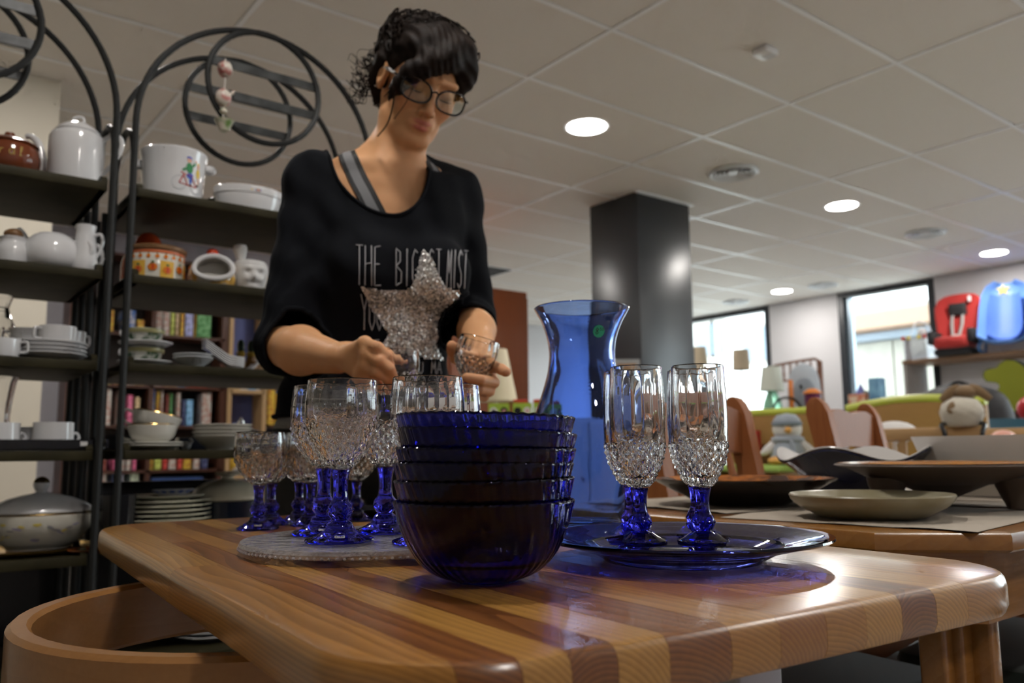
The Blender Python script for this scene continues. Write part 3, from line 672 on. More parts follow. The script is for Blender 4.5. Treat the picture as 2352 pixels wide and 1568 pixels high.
# second shelf, unit A
p = on_shelf(28, 588, ZS[1], .09)
t = thing('white_jar', 'white porcelain jar with round wooden stopper beside the teapot', 'jar', p)
MB().lathe(shell(vase_profile([(0, 0), (.028, 0), (.034, .012), (.034, .035), (.025, .052), (.027, .062)], 4), .003), 32, m_por).obj('body', t)
MB().ball((0, 0, .070), (.019, .019, .013), m_lid).obj('stopper', t)
p = on_shelf(118, 598, ZS[1], .09)
t = thing('teapot', 'plump white porcelain teapot without lid on the second left shelf', 'teapot', p, -.62)
MB().lathe(shell(vase_profile([(0, 0), (.035, 0), (.052, .010), (.059, .032), (.054, .056), (.040, .074), (.030, .080)], 4), .0035), 40, m_por).obj('body', t)
sp_ = spline([(-.042, 0, .040), (-.060, 0, .056), (-.068, 0, .078), (-.076, 0, .094)], 6)
MB().tube(sp_, [.020-.012*i/(len(sp_)-1) for i in range(len(sp_))], 12, m_por).obj('spout', t)
handle(MB(), [(.046, 0, .062), (.072, 0, .068), (.086, 0, .052), (.076, 0, .03), (.052, 0, .018)], .0055, m_por).obj('handle', t)
p = on_shelf(148, 560, ZS[1], .27)
t = thing('wide_pitcher', 'grey white wide mouthed pitcher standing behind the teapot', 'pitcher', p, -.62)
MB().lathe(shell(vase_profile([(0, 0), (.04, 0), (.052, .02), (.052, .05), (.040, .085), (.046, .105), (.050, .11)], 4), .003), 36, m_por).obj('body', t)
sp_ = spline([(-.05, 0, .045), (-.072, 0, .06), (-.084, 0, .094), (-.093, 0, .108)], 6)
MB().tube(sp_, [.012-.006*i/(len(sp_)-1) for i in range(len(sp_))], 10, m_por).obj('spout', t)
handle(MB(), [(.05, 0, .09), (.07, 0, .10), (.088, 0, .085), (.088, 0, .05), (.052, 0, .02)], .005, m_por).obj('handle', t)
p = on_shelf(193, 610, ZS[1], .06)
t = thing('slim_jug', 'slim tapering white jug with loop handle next to the shelf post', 'jug', p, -.62)
MB().lathe(shell([(0, 0), (.027, 0), (.029, .004), (.026, .03), (.0205, .075), (.0195, .094), (.0215, .104)], .0025), 32, m_por).obj('body', t)
handle(MB(), [(.019, 0, .082), (.032, 0, .085), (.038, 0, .072), (.034, 0, .05), (.024, 0, .03)], .0035, m_por).obj('handle', t)
# third shelf, unit A : consomme cups on a pile of saucers
def saucer_mesh(r=.075, m=m_por, h=.014):
    return MB().lathe([(0, .001), (r*.5, 0), (r*.55, .001), (r*.8, h*.5), (r, h), (r*1.005, h+.0012), (r*.99, h+.0022), (r*.78, h*.55+.003), (r*.5, .004), (0, .004)], 44, m).mesh('saucer')
def cup_mesh(prof, m, th=.0025): return MB().lathe(shell(prof, th), 36, m).mesh('cup_body')
sm = saucer_mesh()
p = on_shelf(112, 806, ZS[2], .10)
for k, wd_ in enumerate(('bottom', 'second', 'third', 'top')):
    tag(ob('saucer', sm, None, p+Vector((0, 0, k*.0085))), 'white saucer, %s of the pile of four under the consomme cups' % wd_, 'saucer', 'saucers under the white cups')
cpm = cup_mesh([(0, 0), (.030, 0), (.034, .002), (.036, .012), (.037, .038)], m_por)
hmesh = handle(MB(), [(.035, 0, .032), (.047, 0, .033), (.05, 0, .028), (.049, 0, .012), (.035, 0, .010)], .003, m_por, flat=(1, 1.4)).mesh('cup_handle')
zc = 4*.0085+.0125
for (dx, dy, rz_, lb, zz) in ((-.036, .052, 2.9, 'rear left', zc), (.012, -.03, 3.5, 'front', zc), (.047, .048, .4, 'rear right', zc)):
    t = thing('consomme_cup', 'straight white consomme cup, %s one on the saucer pile' % lb, 'cup', p+Vector((dx, dy, zz-.0112)), rz_, 'white consomme cups')
    ob('body', cpm, t); ob('handle', hmesh, t)
p = on_shelf(2, 800, ZS[2], .06); t = thing('white_cup', 'white coffee cup at the very left of the third shelf', 'cup', p, -.4)
ob('body', cpm, t); ob('handle', hmesh, t)
p = on_shelf(-8, 815, ZS[2], .26)
cut = goblet_meshes('carafe', .16, .02, .09, [(0, .025), (.3, .038), (.55, .03), (.75, .018), (1, .026)], .03, N=14, amp=.0015, stem_r=.012, knob_r=.014, foot_h=.008)
t = thing('crystal_carafe', 'clear cut crystal carafe at the left edge behind the cups', 'carafe', p); ob('bowl', cut[0], t)
t2 = MB().lathe([(0, 0), (.03, 0), (.031, .004), (.018, .012), (.016, .0185), (0, .0185)], 28, g_clear).obj('foot', t)
# fourth shelf, unit A : tray of upturned floral cups
p = on_shelf(85, 1022, ZS[3], .11)
t = thing('black_tray', 'black lacquer tray with raised rim on the fourth left shelf', 'tray', p)
MB().rbox((0, 0, .004), (.25, .17, .008), .02, m_dk).obj('base', t)
for (c, d_) in (((0, -.083, .014), (.22, .006, .018)), ((0, .083, .014), (.22, .006, .018)), ((-.122, 0, .014), (.006, .16, .018)), ((.122, 0, .014), (.006, .16, .018))): MB().box(c, d_, m_dk).obj('rim', t, smooth=False)
MB().rbox((0, 0, 0), (.014, .0006, .009), .002, m_sticker).obj('price_sticker', t, loc=(.075, -.0868, .014))
ucp = cup_mesh([(0, .0), (.012, .0), (.016, -.002), (.026, -.012), (.033, -.03), (.036, -.042)], m_por, .002)
hm2 = handle(MB(), [(.03, 0, -.020), (.042, 0, -.018), (.046, 0, -.028), (.034, 0, -.036)], .0025, m_por).mesh('cup_handle')
for (u, d_, lb, rz_, sc_) in ((-2, .07, 'leftmost', .3, 1.1), (72, .14, 'middle, tilted', 2.8, .95), (122, .08, 'rightmost and largest', .2, 1.15)):
    q = on_shelf(u, 998, ZS[3]+.009, d_)
    t = thing('floral_cup', 'upturned white cup with floral band on the black tray, '+lb, 'cup', q+Vector((0, 0, .0425*sc_)), rz_, 'upturned floral cups', sc_)
    ob('body', ucp, t); ob('handle', hm2, t); mb = MB(); rng = random.Random(u)
    for k in range(16):
        a = k*2*PI/16+rng.uniform(-.1, .1); decal_blob(mb, rng.choice([m_lilac, m_ypr, m_leaf, m_ypr, m_blue_p]), .034, a, -.032+rng.uniform(-.004, .005), rng.uniform(.006, .012), rng.uniform(.003, .007), rot=rng.uniform(0, 3), Rz=lambda z: float(np.interp(-z, [.012, .03, .042], [.026, .033, .036])))
    mb.obj('floral_band', t)
p = on_shelf(-5, 1020, ZS[3], .30)
tag(MB().lathe(shell(vase_profile([(0, 0), (.03, 0), (.026, .04), (.02, .08), (.028, .15), (.034, .17)], 4), .003), 28, g_clear).obj('glass_vase', loc=p), 'tall clear glass vase behind the black tray', 'vase')
# fifth shelf, unit A : soup tureen
p = on_shelf(86, 1262, ZS[4], .16)
t = thing('gold_tray', 'polished gilt oval tray under the soup tureen', 'tray', on_shelf(78, 1262, ZS[4], .15))
MB().lathe([(0, .002), (.12, 0), (.135, .004), (.148, .009), (.150, .012), (.133, .008), (.12, .005), (0, .005)], 64, m_gold, sy=.75, mod=lambda a, r, z, i, j: (r*(1+.012*math.sin(20*a)*(r > .13)), z)).obj('dish', t)
t = thing('soup_tureen', 'white porcelain soup tureen with grey flower print and lid on the gilt tray', 'tureen', p+Vector((0, 0, .0062)))
tp = vase_profile([(0, 0), (.055, 0), (.062, .004), (.082, .018), (.103, .045), (.108, .068), (.106, .078)], 4)
MB().lathe(shell(tp, .004), 56, m_por2, sy=.78).obj('body', t)
MB().lathe([(.1075, .0755), (.109, .077), (.1075, .0785), (.106, .077), (.1075, .0755)], 56, m_gold, sy=.78).obj('gilt_line', t)
l_ = MB().lathe([(0, .0805), (.100, .0795), (.108, .081), (.106, .086), (.090, .097), (.06, .110), (.03, .117), (.012, .120), (.011, .124), (0, .124)], 56, m_por, sy=.78).obj('lid', t)
k_ = MB().ball((0, 0, .138), .0165, m_por).obj('knob', l_); MB().lathe([(.0165*math.cos(a), .138+.0168*math.sin(a)) for a in [.25+1.25*i/6 for i in range(6)]]+[(0, .1551)], 24, m_gold).obj('knob_gilding', l_)
for sgn in (-1, 1):
    h_ = handle(MB(), [(sgn*.098, -.035, .055), (sgn*.125, -.030, .066), (sgn*.143, 0, .078), (sgn*.125, .030, .066), (sgn*.098, .035, .055)], .006, m_por).obj('handle', t)
    MB().tube([(sgn*.126, -.030, .0725), (sgn*.143, 0, .0845), (sgn*.126, .030, .0725)], .0015, 6, m_gold).obj('handle_gilding', h_)
mb = MB(); rng = random.Random(3); m_gr = mat('grey_flower_print', (.34, .32, .33), .4)
rzf = lambda z: float(np.interp(z, [q[1] for q in tp], [q[0] for q in tp]))
for k in range(26):
    a = FA+rng.uniform(-1.1, 1.1); z = rng.uniform(.02, .06); bb = MB(); decal_blob(bb, rng.choice([m_gr, m_lilac, m_gr, m_ypr]), .1, a, z, rng.uniform(.008, .022), rng.uniform(.002, .006), lift=.0012, rot=rng.uniform(-.6, .9), Rz=rzf)
    mb.add([(x, y*.78, z_) for x, y, z_ in bb.v], bb.f, bb.mats[0])
mb.obj('flower_print', t)
p = on_shelf(205, 1265, ZS[4], .05)
tag(MB().lathe([(0, .001), (.03, 0), (.042, .006), (.046, .008), (.042, .010), (.03, .004), (0, .004)], 40, mat('copper', (.42, .17, .08), .3, metal=1.)).obj('copper_dish', loc=p), 'small copper dish beside the gilt tray', 'dish')
# ------------------------------------------------------------------ unit B, top shelf
p = on_shelf(397, 442, ZS[0], .12)
t = thing('ice_bucket', 'white porcelain ice bucket painted with two cyclists', 'ice bucket', p)
bpz = [(0, 0), (.064, 0), (.067, .003), (.070, .05), (.0745, .112), (.0775, .120), (.078, .126)]
MB().lathe(shell(bpz, .004), 48, m_por).obj('body', t)
rzb = lambda z: float(np.interp(z, [q[1] for q in bpz[1:]], [q[0] for q in bpz[1:]]))
for s_ in (PI+.0, 0):
    MB().ball((.083*math.cos(s_-.35), .083*math.sin(s_-.35), .096), (.015, .013, .013), m_por).obj('lug', t)
mb = MB(); DA = FA+.62
m_skin_p = mat('painted_skin', (.75, .42, .28), .4); m_gpaint = mat('painted_green', (.03, .24, .08), .35); m_bpaint = mat('painted_blue', (.04, .12, .55), .35); m_rpaint = mat('painted_red', (.65, .05, .04), .35); m_ypaint = mat('painted_yellow', (.80, .55, .04), .35); m_gyp = mat('painted_grey', (.4, .42, .45), .4)
def wrap(x, z): r = rzb(z)+.0008; a = DA+x/r; return (r*math.cos(a), r*math.sin(a), z)
def blob(x, z, w, h, m, rot=0.): decal_blob(mb, m, .072, DA+x/.072, z, w, h, lift=.0009, rot=rot, Rz=rzb)
for (cx, cz, r) in ((-.024, .040, .0165), (.020, .036, .0165)): mb.tube([wrap(cx+r*math.cos(a), cz+r*math.sin(a)) for a in [2*PI*k/24 for k in range(24)]], .0005, 4, m_gyp, closed=True)
for (a, b) in (((-.024, .040), (-.014, .062)), ((-.014, .062), (.004, .060)), ((.004, .060), (.020, .036)), ((-.024, .040), (-.004, .036)), ((-.004, .036), (-.014, .058)), ((-.004, .036), (.020, .036)), ((-.014, .062), (-.022, .066))): mb.tube([wrap(*a), wrap((a[0]+b[0])/2, (a[1]+b[1])/2), wrap(*b)], .0011, 4, m_rpaint)
blob(-.002, .078, .017, .026, m_gpaint, .2); blob(-.013, .074, .016, .006, m_gpaint, .5); blob(.009, .088, .016, .006, m_gpaint, .9); blob(-.004, .097, .011, .012, m_skin_p); blob(-.004, .102, .014, .008, m_bpaint); blob(.000, .060, .018, .013, m_bpaint, .2); blob(.003, .049, .008, .018, m_bpaint); blob(.014, .098, .005, .006, m_skin_p)
blob(.023, .070, .012, .024, m_ypaint, .1); blob(.022, .087, .010, .011, m_skin_p); blob(.021, .093, .009, .006, m_ypaint); blob(.025, .052, .006, .016, m_skin_p); blob(.003, .037, .008, .006, m_dk); blob(.024, .041, .008, .005, m_dk)
mb.obj('cyclist_painting', t, fix=False)
p = on_shelf(512, 440, ZS[0], .29)
t = thing('dark_green_pot', 'dark green glazed pot standing behind the white oval dish', 'pot', p)
m_dg = mat('dark_green_glaze', (.008, .016, .010), .12)
MB().lathe(shell(vase_profile([(0, 0), (.04, 0), (.048, .02), (.046, .055), (.040, .07), (.043, .078)], 4), .004), 32, m_dg).obj('body', t)
handle(MB(), [(.04, 0, .07), (.058, 0, .074), (.064, 0, .055), (.044, 0, .03)], .005, m_dg).obj('handle', t)
p = on_shelf(572, 470, ZS[0], .10)
t = thing('oval_dish', 'deep oval white baking dish with tiny flower print', 'dish', p)
op = [(0, 0), (.066, 0), (.074, .004), (.083, .030), (.088, .052), (.089, .062)]
MB().lathe(shell(op, .004), 56, m_por, sy=.72).obj('body', t)
MB().lathe([(.0872, .044), (.0892, .0455), (.0875, .047)], 56, m_por, sy=.72).obj('moulded_line', t)
mb = MB(); rng = random.Random(9)
for k in range(9):
    bb = MB(); decal_blob(bb, rng.choice([m_rpaint, m_ypaint, m_gpaint, m_blue_p]), .09, FA+.25+rng.uniform(-.17, .17), .053+rng.uniform(-.003, .003), .004, .003, lift=.0012); mb.add([(x, y*.72, z_) for x, y, z_ in bb.v], bb.f, bb.mats[0])
mb.obj('flower_print', t, fix=False)
# hanging garland of little ceramic cups, tied to the ring's bar
rx = (BX0+BX1)/2
g0 = atM(518, 135, SY-.012)
t = thing('hanging_garland', 'hanging string of small rose painted ceramic cups on the ring top', 'ornament', (g0.x, g0.y, g0.z))
m_rose = mat('rose_painted_ceramic', (.66, .60, .52), .3, noise=(38, (.45, .10, .09), .09)); m_ros2 = mat('rose_green_ceramic', (.66, .60, .50), .3, noise=(32, (.12, .22, .05), .10)); m_rib = mat('white_ribbon', (.62, .57, .52), .7)
MB().tube([(0, 0, .0), (.0, -.001, -.06), (-.001, 0, -.12), (0, 0, -.185)], .0022, 6, m_rib).obj('ribbon', t)
MB().lathe([(0, .010), (.019, .012), (.0225, 0), (.018, -.012), (.012, -.016), (0, -.016)], 20, m_rose, Matrix.Translation((0, 0, -.030)) @ Matrix.Rotation(1.2, 4, 'Y')).obj('ceramic_cup', t)
MB().ball((-.002, 0, -.108), (.021, .019, .024), m_rose).obj('ceramic_teapot', t)
MB().tube([(.014, 0, -.095), (.022, 0, -.09), (.026, 0, -.083)], .004, 6, m_rose).obj('spout', t)
MB().lathe([(0, -.012), (.012, -.012), (.015, -.006), (.024, .014), (.025, .016), (.022, .013), (0, -.008)], 20, m_ros2, Matrix.Translation((.003, 0, -.186)), mod=lambda a, r, z, i, j: (r*(1+.04*math.sin(9*a)), z)).obj('ceramic_cup', t)
MB().ball((0, 0, -.145), (.010, .010, .008), m_ros2).obj('ceramic_bead', t)
# ------------------------------------------------------------------ unit B, second shelf
p = on_shelf(357, 632, ZS[1], .13)
t = thing('pumpkin_jar', 'white jar painted with orange pumpkins under a round wooden lid', 'jar', p)
jp = [(0, 0), (.060, 0), (.063, .002), (.065, .03), (.064, .070), (.062, .074)]
MB().lathe(shell(jp, .004), 44, m_por2).obj('body', t)
MB().lathe([(.0642, .066), (.0652, .068), (.0645, .074), (.063, .072), (.0642, .066)], 44, mat('coral_line', (.62, .16, .06), .3)).obj('coral_rim', t)
MB().lathe([(0, .0752), (.066, .0752), (.068, .078), (.068, .085), (.064, .088), (0, .088)], 44, m_lid).obj('wooden_lid', t)
mb = MB()
for k in range(12):
    a = FA-1.6+k*.29
    decal_blob(mb, m_orange, .0655, a, .058, .010, .010, lift=.0007); decal_blob(mb, m_leaf, .0655, a, .0645, .004, .003, lift=.001)
for k in range(7):
    a = FA-1.5+k*.5
    if k % 2 == 0:
        vs = []; n = 6
        for q in range(n+1):
            aa = a-.25+.5*q/n; vs += [(.0656*math.cos(aa), .0656*math.sin(aa), .003), (.0656*math.cos(aa), .0656*math.sin(aa), .048)]
        mb.add(vs, [(2*q, 2*q+2, 2*q+3, 2*q+1) for q in range(n)], m_yellow)
    decal_blob(mb, m_orange, .0655, a, .026+(k % 2)*.006, .022, .018, lift=.0012); decal_blob(mb, m_leaf, .0655, a, .038+(k % 2)*.006, .008, .005, lift=.0014)
    decal_blob(mb, m_red, .0655, a+.01, .026+(k % 2)*.006, .006, .015, lift=.0016)
mb.obj('pumpkin_painting', t, fix=False)
p = on_shelf(338, 630, ZS[1], .29)
tag(MB().lathe(vase_profile([(0, 0), (.058, 0), (.062, .03), (.062, .075), (.054, .100), (.034, .130), (.025, .150), (.014, .160), (0, .162)], 4), 36, mat('red_orange_glaze', (.60, .075, .02), .25)).obj('red_bell_pot', loc=p), 'red orange bell shaped ceramic lid rising behind the pumpkin jar', 'ceramic')
p = on_shelf(486, 642, ZS[1], .10)
t = thing('salt_pig', 'pumpkin painted salt pig with wide opening and red knob', 'salt cellar', p, -.35)
gp = vase_profile([(0, 0), (.045, 0), (.054, .012), (.056, .034), (.048, .058), (.030, .074), (.012, .081), (0, .082)], 7)
pig = MB().lathe(gp, 72, mat('yellow_patch_glaze', (.70, .66, .58), .2, noise=(22, (.66, .36, .05), .05)))
MB().ball((0, 0, .090), (.015, .015, .012), m_red).obj('knob', t)
o_ = MB(); Mo = Matrix.Translation((.006, -.037, .036)) @ Matrix.Rotation(PI/2-.16, 4, 'X')
Mi = Mo.inverted(); keep = []
for f_ in pig.f:
    c_ = Mi @ (sum((Vector(pig.v[i]) for i in f_), Vector())/len(f_))
    if not (c_.z > -.004 and (c_.x/.042)**2+(c_.y/(.033 if c_.y > 0 else .023))**2 < 1): keep.append(f_)
pig.f = keep; pig.m = [0]*len(keep); pig.obj('body', t)
dsh = [(.044*math.cos(a), (.034 if math.sin(a) > 0 else .024)*math.sin(a)) for a in [2*PI*k/32 for k in range(32)]]
o_.tube([tuple(Mo @ Vector((x, y, .018))) for x, y in dsh], .0065, 8, m_por, closed=True).obj('mouth_rim', t)
MB().add([tuple(Mo @ Vector((x, y, .016))) for x, y in dsh]+[tuple(Mo @ Vector((x*.85, y*.85, -.008))) for x, y in dsh]+[tuple(Mo @ Vector((0, .003, -.014)))], [(k, (k+1) % 32, 32+(k+1) % 32, 32+k) for k in range(32)]+[(32+k, 32+(k+1) % 32, 64) for k in range(32)], mat('grey_inside_glaze', (.42, .40, .36), .4)).obj('mouth', t, fix=False)
mb = MB()
for (a, z) in ((PI+.1, .02), (PI+.35, .048), (PI-.35, .04), (PI+.75, .066), (.2, .05)):
    rz_ = lambda z: float(np.interp(z, [q[1] for q in gp], [q[0] for q in gp]))
    decal_blob(mb, m_orange, .05, a, z, .018, .015, lift=.0012, Rz=rz_); decal_blob(mb, m_leaf, .05, a, z+.008, .006, .004, lift=.0016, Rz=rz_)
mb.obj('pumpkin_painting', t, fix=False)
# mortar shaped like a face, with pestle
p = on_shelf(574, 650, ZS[1], .10)
t = thing('face_mortar', 'white ceramic mortar shaped like a wrinkled laughing face', 'mortar', p, FA+PI/2+.25)
m_bis = mat('matt_white_ceramic', (.66, .65, .64), .45)
def face_mod(a, r, z, i, j):
    fx = math.sin(a+PI/2); f = max(0, math.cos(a+PI/2)); k = 0.
    d = ((a+PI/2+PI) % (2*PI))-PI
    k += .010*math.exp(-((d/.16)**2+((z-.036)/.010)**2))                       # nose
    for s_ in (-1, 1):
        k += .005*math.exp(-(((d-s_*.42)/.22)**2+((z-.030)/.009)**2))        # cheeks
        k += .004*math.exp(-(((d-s_*.35)/.28)**2+((z-.058)/.006)**2))        # brows
        k -= .005*math.exp(-(((d-s_*.36)/.16)**2+((z-.048)/.006)**2))        # eyes
    k -= .004*math.exp(-((d/.40)**2+((z-.021)/.0035)**2)); k += .003*math.exp(-((d/.30)**2+((z-.013)/.004)**2))
    k += .0012*math.sin(z*900)*f*(1 if z > .055 else .4)
    return r+k, z
mp_ = vase_profile([(0, 0), (.030, 0), (.034, .006), (.040, .030), (.043, .050), (.042, .068), (.037, .078)], 6)
MB().lathe(shell(mp_, .005), 72, m_bis, mod=lambda a, r, z, i, j: face_mod(a, r, z, i, j) if i < len(mp_) else (r, z)).obj('body', t, angle=80)
ps = thing('pestle', 'white ceramic pestle standing in the face mortar', 'pestle', p+Vector((-.014, .01, .012)), 0, rot=(.12, -.16, 0))
MB().lathe([(0, 0), (.009, .002), (.011, .012), (.010, .035), (.0115, .075), (.0145, .088), (.0175, .096), (.018, .103), (.014, .110), (0, .113)], 24, m_bis).obj('shaft', ps)
# ------------------------------------------------------------------ unit B, third shelf
m_pat = mat('chinese_pattern_porcelain', (.62, .62, .56), .15, noise=(55, (.05, .10, .05), .07))
m_ol = mat('olive_band', (.30, .28, .13), .3)
p = on_shelf(333, 826, ZS[2], .11)
sm2 = saucer_mesh(.060, m_por, .011); cm2 = cup_mesh([(0, 0), (.022, 0), (.026, .003), (.038, .016), (.0435, .034), (.044, .037)], m_pat); bnd = MB().lathe([(.0438, .027), (.0446, .029), (.0448, .036), (.0438, .037)], 36, m_ol).mesh('olive_band')
hm3 = handle(MB(), [(.042, 0, .030), (.056, 0, .031), (.058, 0, .020), (.037, 0, .012)], .0025, m_por).mesh('cup_handle')
zz = 0
for k, wd_ in enumerate(('lower', 'upper')):
    tag(ob('saucer', sm2, None, p+Vector((.0, 0, zz))), 'grey white saucer under the %s Chinese pattern cup' % wd_, 'saucer', 'chinese pattern saucers'); zz += .0048
    t = thing('patterned_cup', 'cup with green Chinese pattern and olive rim, %s of two' % wd_, 'cup', p+Vector((-.004, 0, zz+.0002)), PI+.3, 'chinese pattern cups'); ob('body', cm2, t); ob('olive_band', bnd, t); ob('handle', hm3, t); zz += .0395
p = on_shelf(444, 832, ZS[2], .09)
m_wb = mat('white_bowl_glaze', (.62, .64, .66), .15)
bm_ = MB().lathe(shell([(0, 0), (.018, 0), (.020, .004), (.036, .014), (.047, .025)], .003), 40, m_wb).mesh('bowl_body')
for k, wd_ in enumerate(('lower, with black script on its side', 'upper, blue inside')):
    t = thing('rice_bowl', 'small white rice bowl, '+wd_, 'bowl', p+Vector((0, 0, k*.0075)), 0, 'rice bowls'); ob('body', bm_, t)
    if k == 0:
        mb = MB()
        for s_ in strokes('J.L', .012)[0]: mb.tube([((.0425+.03*(y-.004))*math.cos(FA+.2+(x-.012)/.045), (.0425+.03*(y-.004))*math.sin(FA+.2+(x-.012)/.045), .010+y*.9) for x, y in s_], .0006, 4, m_ink)
        mb.obj('script', t)
    else: MB().lathe([(.0445, .0262), (.030, .0125), (.029, .0125), (.0435, .0262)], 40, m_blue_p).obj('blue_lining', t)
# a bundle of china spoons
spm = []
def spoon_mesh():
    mb = MB(); rings = []
    for (y, w_, z, h) in ((0, .001, .008, .002), (.006, .013, .004, .006), (.018, .019, .001, .009), (.032, .017, .001, .009), (.045, .010, .006, .006), (.058, .007, .014, .004), (.085, .0075, .030, .003), (.11, .009, .045, .002)):
        ring = [(w_*math.cos(a), y, z+h*(1 if abs(math.sin(a)) < .01 else (1+math.sin(a) if math.sin(a) < 0 else 1))) for a in [PI+PI*k/8 for k in range(9)]]
        ring += [(x*.85, yy, z_+.0018) for x, yy, z_ in ring[::-1]]
        rings.append(ring)
    return mb.loft(rings, m_por).mesh('china_spoon')
sp_me = spoon_mesh()
for k in range(5):
    q = on_shelf(560, 835, ZS[2], .085)
    tag(ob('china_spoon', sp_me, None, q+Vector((.0, .0, .0006+.0052*k)), (0, 0, PI/2+.25)), 'white china soup spoon in the nested bundle of five, %s' % ('lowest', 'second lowest', 'middle', 'second highest', 'highest')[k], 'spoon', 'nested china spoons')
q = on_shelf(545, 835, ZS[2], .22)
for k in range(2): tag(ob('china_spoon', sp_me, None, q+Vector((0, .004, .0006+.0055*k)), (0, 0, -.9)), 'white china soup spoon of the rear pair, %s one' % ('lower', 'upper')[k], 'spoon', 'rear china spoons')
for k, (u, h_) in enumerate(((553, .105), (577, .11))):
    q = on_shelf(u, 815, ZS[2], .30)
    t = thing('carved_bird', 'dark carved wooden bird figure, %s of the pair' % ('left', 'right')[k], 'figurine', q)
    MB().lathe(vase_profile([(0, 0), (.014, 0), (.018, .02), (.012, .05), (.009, .062), (0, .066)], 4), 16, mat('amber_wood', (.22, .10, .02), .35)).obj('body', t)
    MB().ball((0, 0, .085), (.010, .012, .020), mat('dark_green_paint', (.015, .04, .02), .35)).obj('head', t)
    MB().lathe([(.0102, .060), (.0125, .066), (.0102, .072)], 16, mat('ochre_collar', (.4, .25, .03), .4)).obj('collar', t)
# ------------------------------------------------------------------ unit B, fourth shelf
p = on_shelf(345, 1028, ZS[3], .10)
m_cr = mat('cream_white_china', (.66, .64, .58), .15)
sm3 = saucer_mesh(.071, m_cr, .010); cm3 = cup_mesh(vase_profile([(0, 0), (.024, 0), (.028, .004), (.046, .018), (.053, .040), (.054, .047)], 3), m_cr); gl3 = MB().lathe([(.0536, .0455), (.0546, .0465), (.0538, .0482), (.0526, .0472)], 36, m_gold).mesh('gilt_line')
hm4 = handle(MB(), [(.052, 0, .040), (.068, 0, .044), (.073, 0, .030), (.062, 0, .016), (.046, 0, .012)], .003, m_cr).mesh('cup_handle')
for k in range(2): tag(ob('saucer', sm3, None, p+Vector((0, 0, k*.0062))), 'cream saucer under the two stacked breakfast cups, %s one' % ('lower', 'upper')[k], 'saucer', 'cream saucers')
t = thing('breakfast_cup', 'cream breakfast cup with gilt rim, lower of two', 'cup', p+Vector((.004, 0, .0115)), PI-.5, 'cream breakfast cups'); ob('body', cm3, t); ob('gilt_line', gl3, t); ob('handle', hm4, t)
t = thing('breakfast_cup', 'cream breakfast cup tilted inside the one below it', 'cup', p+Vector((.004, .0, .0365)), 0, 'cream breakfast cups', rot=(0, .20, PI-.1)); ob('body', cm3, t); ob('gilt_line', gl3, t); ob('handle', hm4, t)
t.rotation_euler = (Matrix.Rotation(.22, 3, 'Y') @ Matrix.Rotation(PI-.25, 3, 'Z')).to_euler()
p = on_shelf(510, 1032, ZS[3], .11)
bm3 = MB().lathe(shell(vase_profile([(0, 0), (.034, 0), (.037, .003), (.054, .018), (.067, .030), (.070, .033)], 3), .003), 44, m_cr).mesh('bowl_body')
for k in range(4): tag(ob('soup_bowl', bm3, None, p+Vector((.001*(-1)**k, 0, k*.0088))), 'cream soup plate stacked by the shelf edge, %s' % ('bottom', 'second', 'third', 'top')[k], 'soup plate', 'cream soup plates')
p = on_shelf(285, 1000, ZS[3], .30)
tag(MB().lathe(shell([(0, 0), (.035, 0), (.045, .006), (.05, .036)], .004), 48, mat('charcoal_glaze', (.03, .033, .037), .3), mod=lambda a, r, z, i, j: (r*(1+.015*math.sin(24*a)), z)).obj('ribbed_bowl', loc=p), 'charcoal ribbed bowl behind the breakfast cups', 'bowl')
p = on_shelf(553, 990, ZS[3], .31)
t = thing('dark_casserole', 'dark enamel casserole with chrome knob at the back of the fourth shelf', 'casserole', p)
MB().lathe(shell([(0, 0), (.055, 0), (.06, .006), (.062, .04)], .003), 40, m_navy).obj('body', t)
l_ = MB().lathe([(0, .041), (.062, .041), (.063, .044), (.04, .054), (.012, .059), (0, .059)], 40, m_dk).obj('lid', t)
MB().lathe([(0, .058), (.006, .059), (.005, .066), (.009, .070), (.009, .077), (.004, .080), (.006, .084), (0, .087)], 20, mat('chrome', (.8, .8, .8), .08, metal=1.)).obj('knob', l_)
p = on_shelf(598, 995, ZS[3], .28)
tag(MB().lathe(shell([(0, 0), (.02, 0), (.028, .01), (.033, .034)], .003), 32, m_por).obj('white_bowl', loc=p), 'plain white bowl at the right end of the fourth shelf', 'bowl')
p = on_shelf(442, 1002, ZS[3], .31)
tag(MB().rbox((0, 0, .016), (.075, .05, .032), .006, mat('smoked_glass', (.03, .035, .05), .1)).obj('smoked_box', loc=p), 'dark smoked glass box between cups and soup plates', 'box')
p = on_shelf(428, 1010, ZS[3], .20)
t = thing('china_swan', 'tiny white china figure beside the breakfast cups', 'figurine', p); MB().ball((0, 0, .010), (.012, .009, .010), m_por).obj('body', t); MB().tube(spline([(.008, 0, .012), (.014, 0, .022), (.009, 0, .028)], 5), .003, 8, m_por).obj('neck', t)
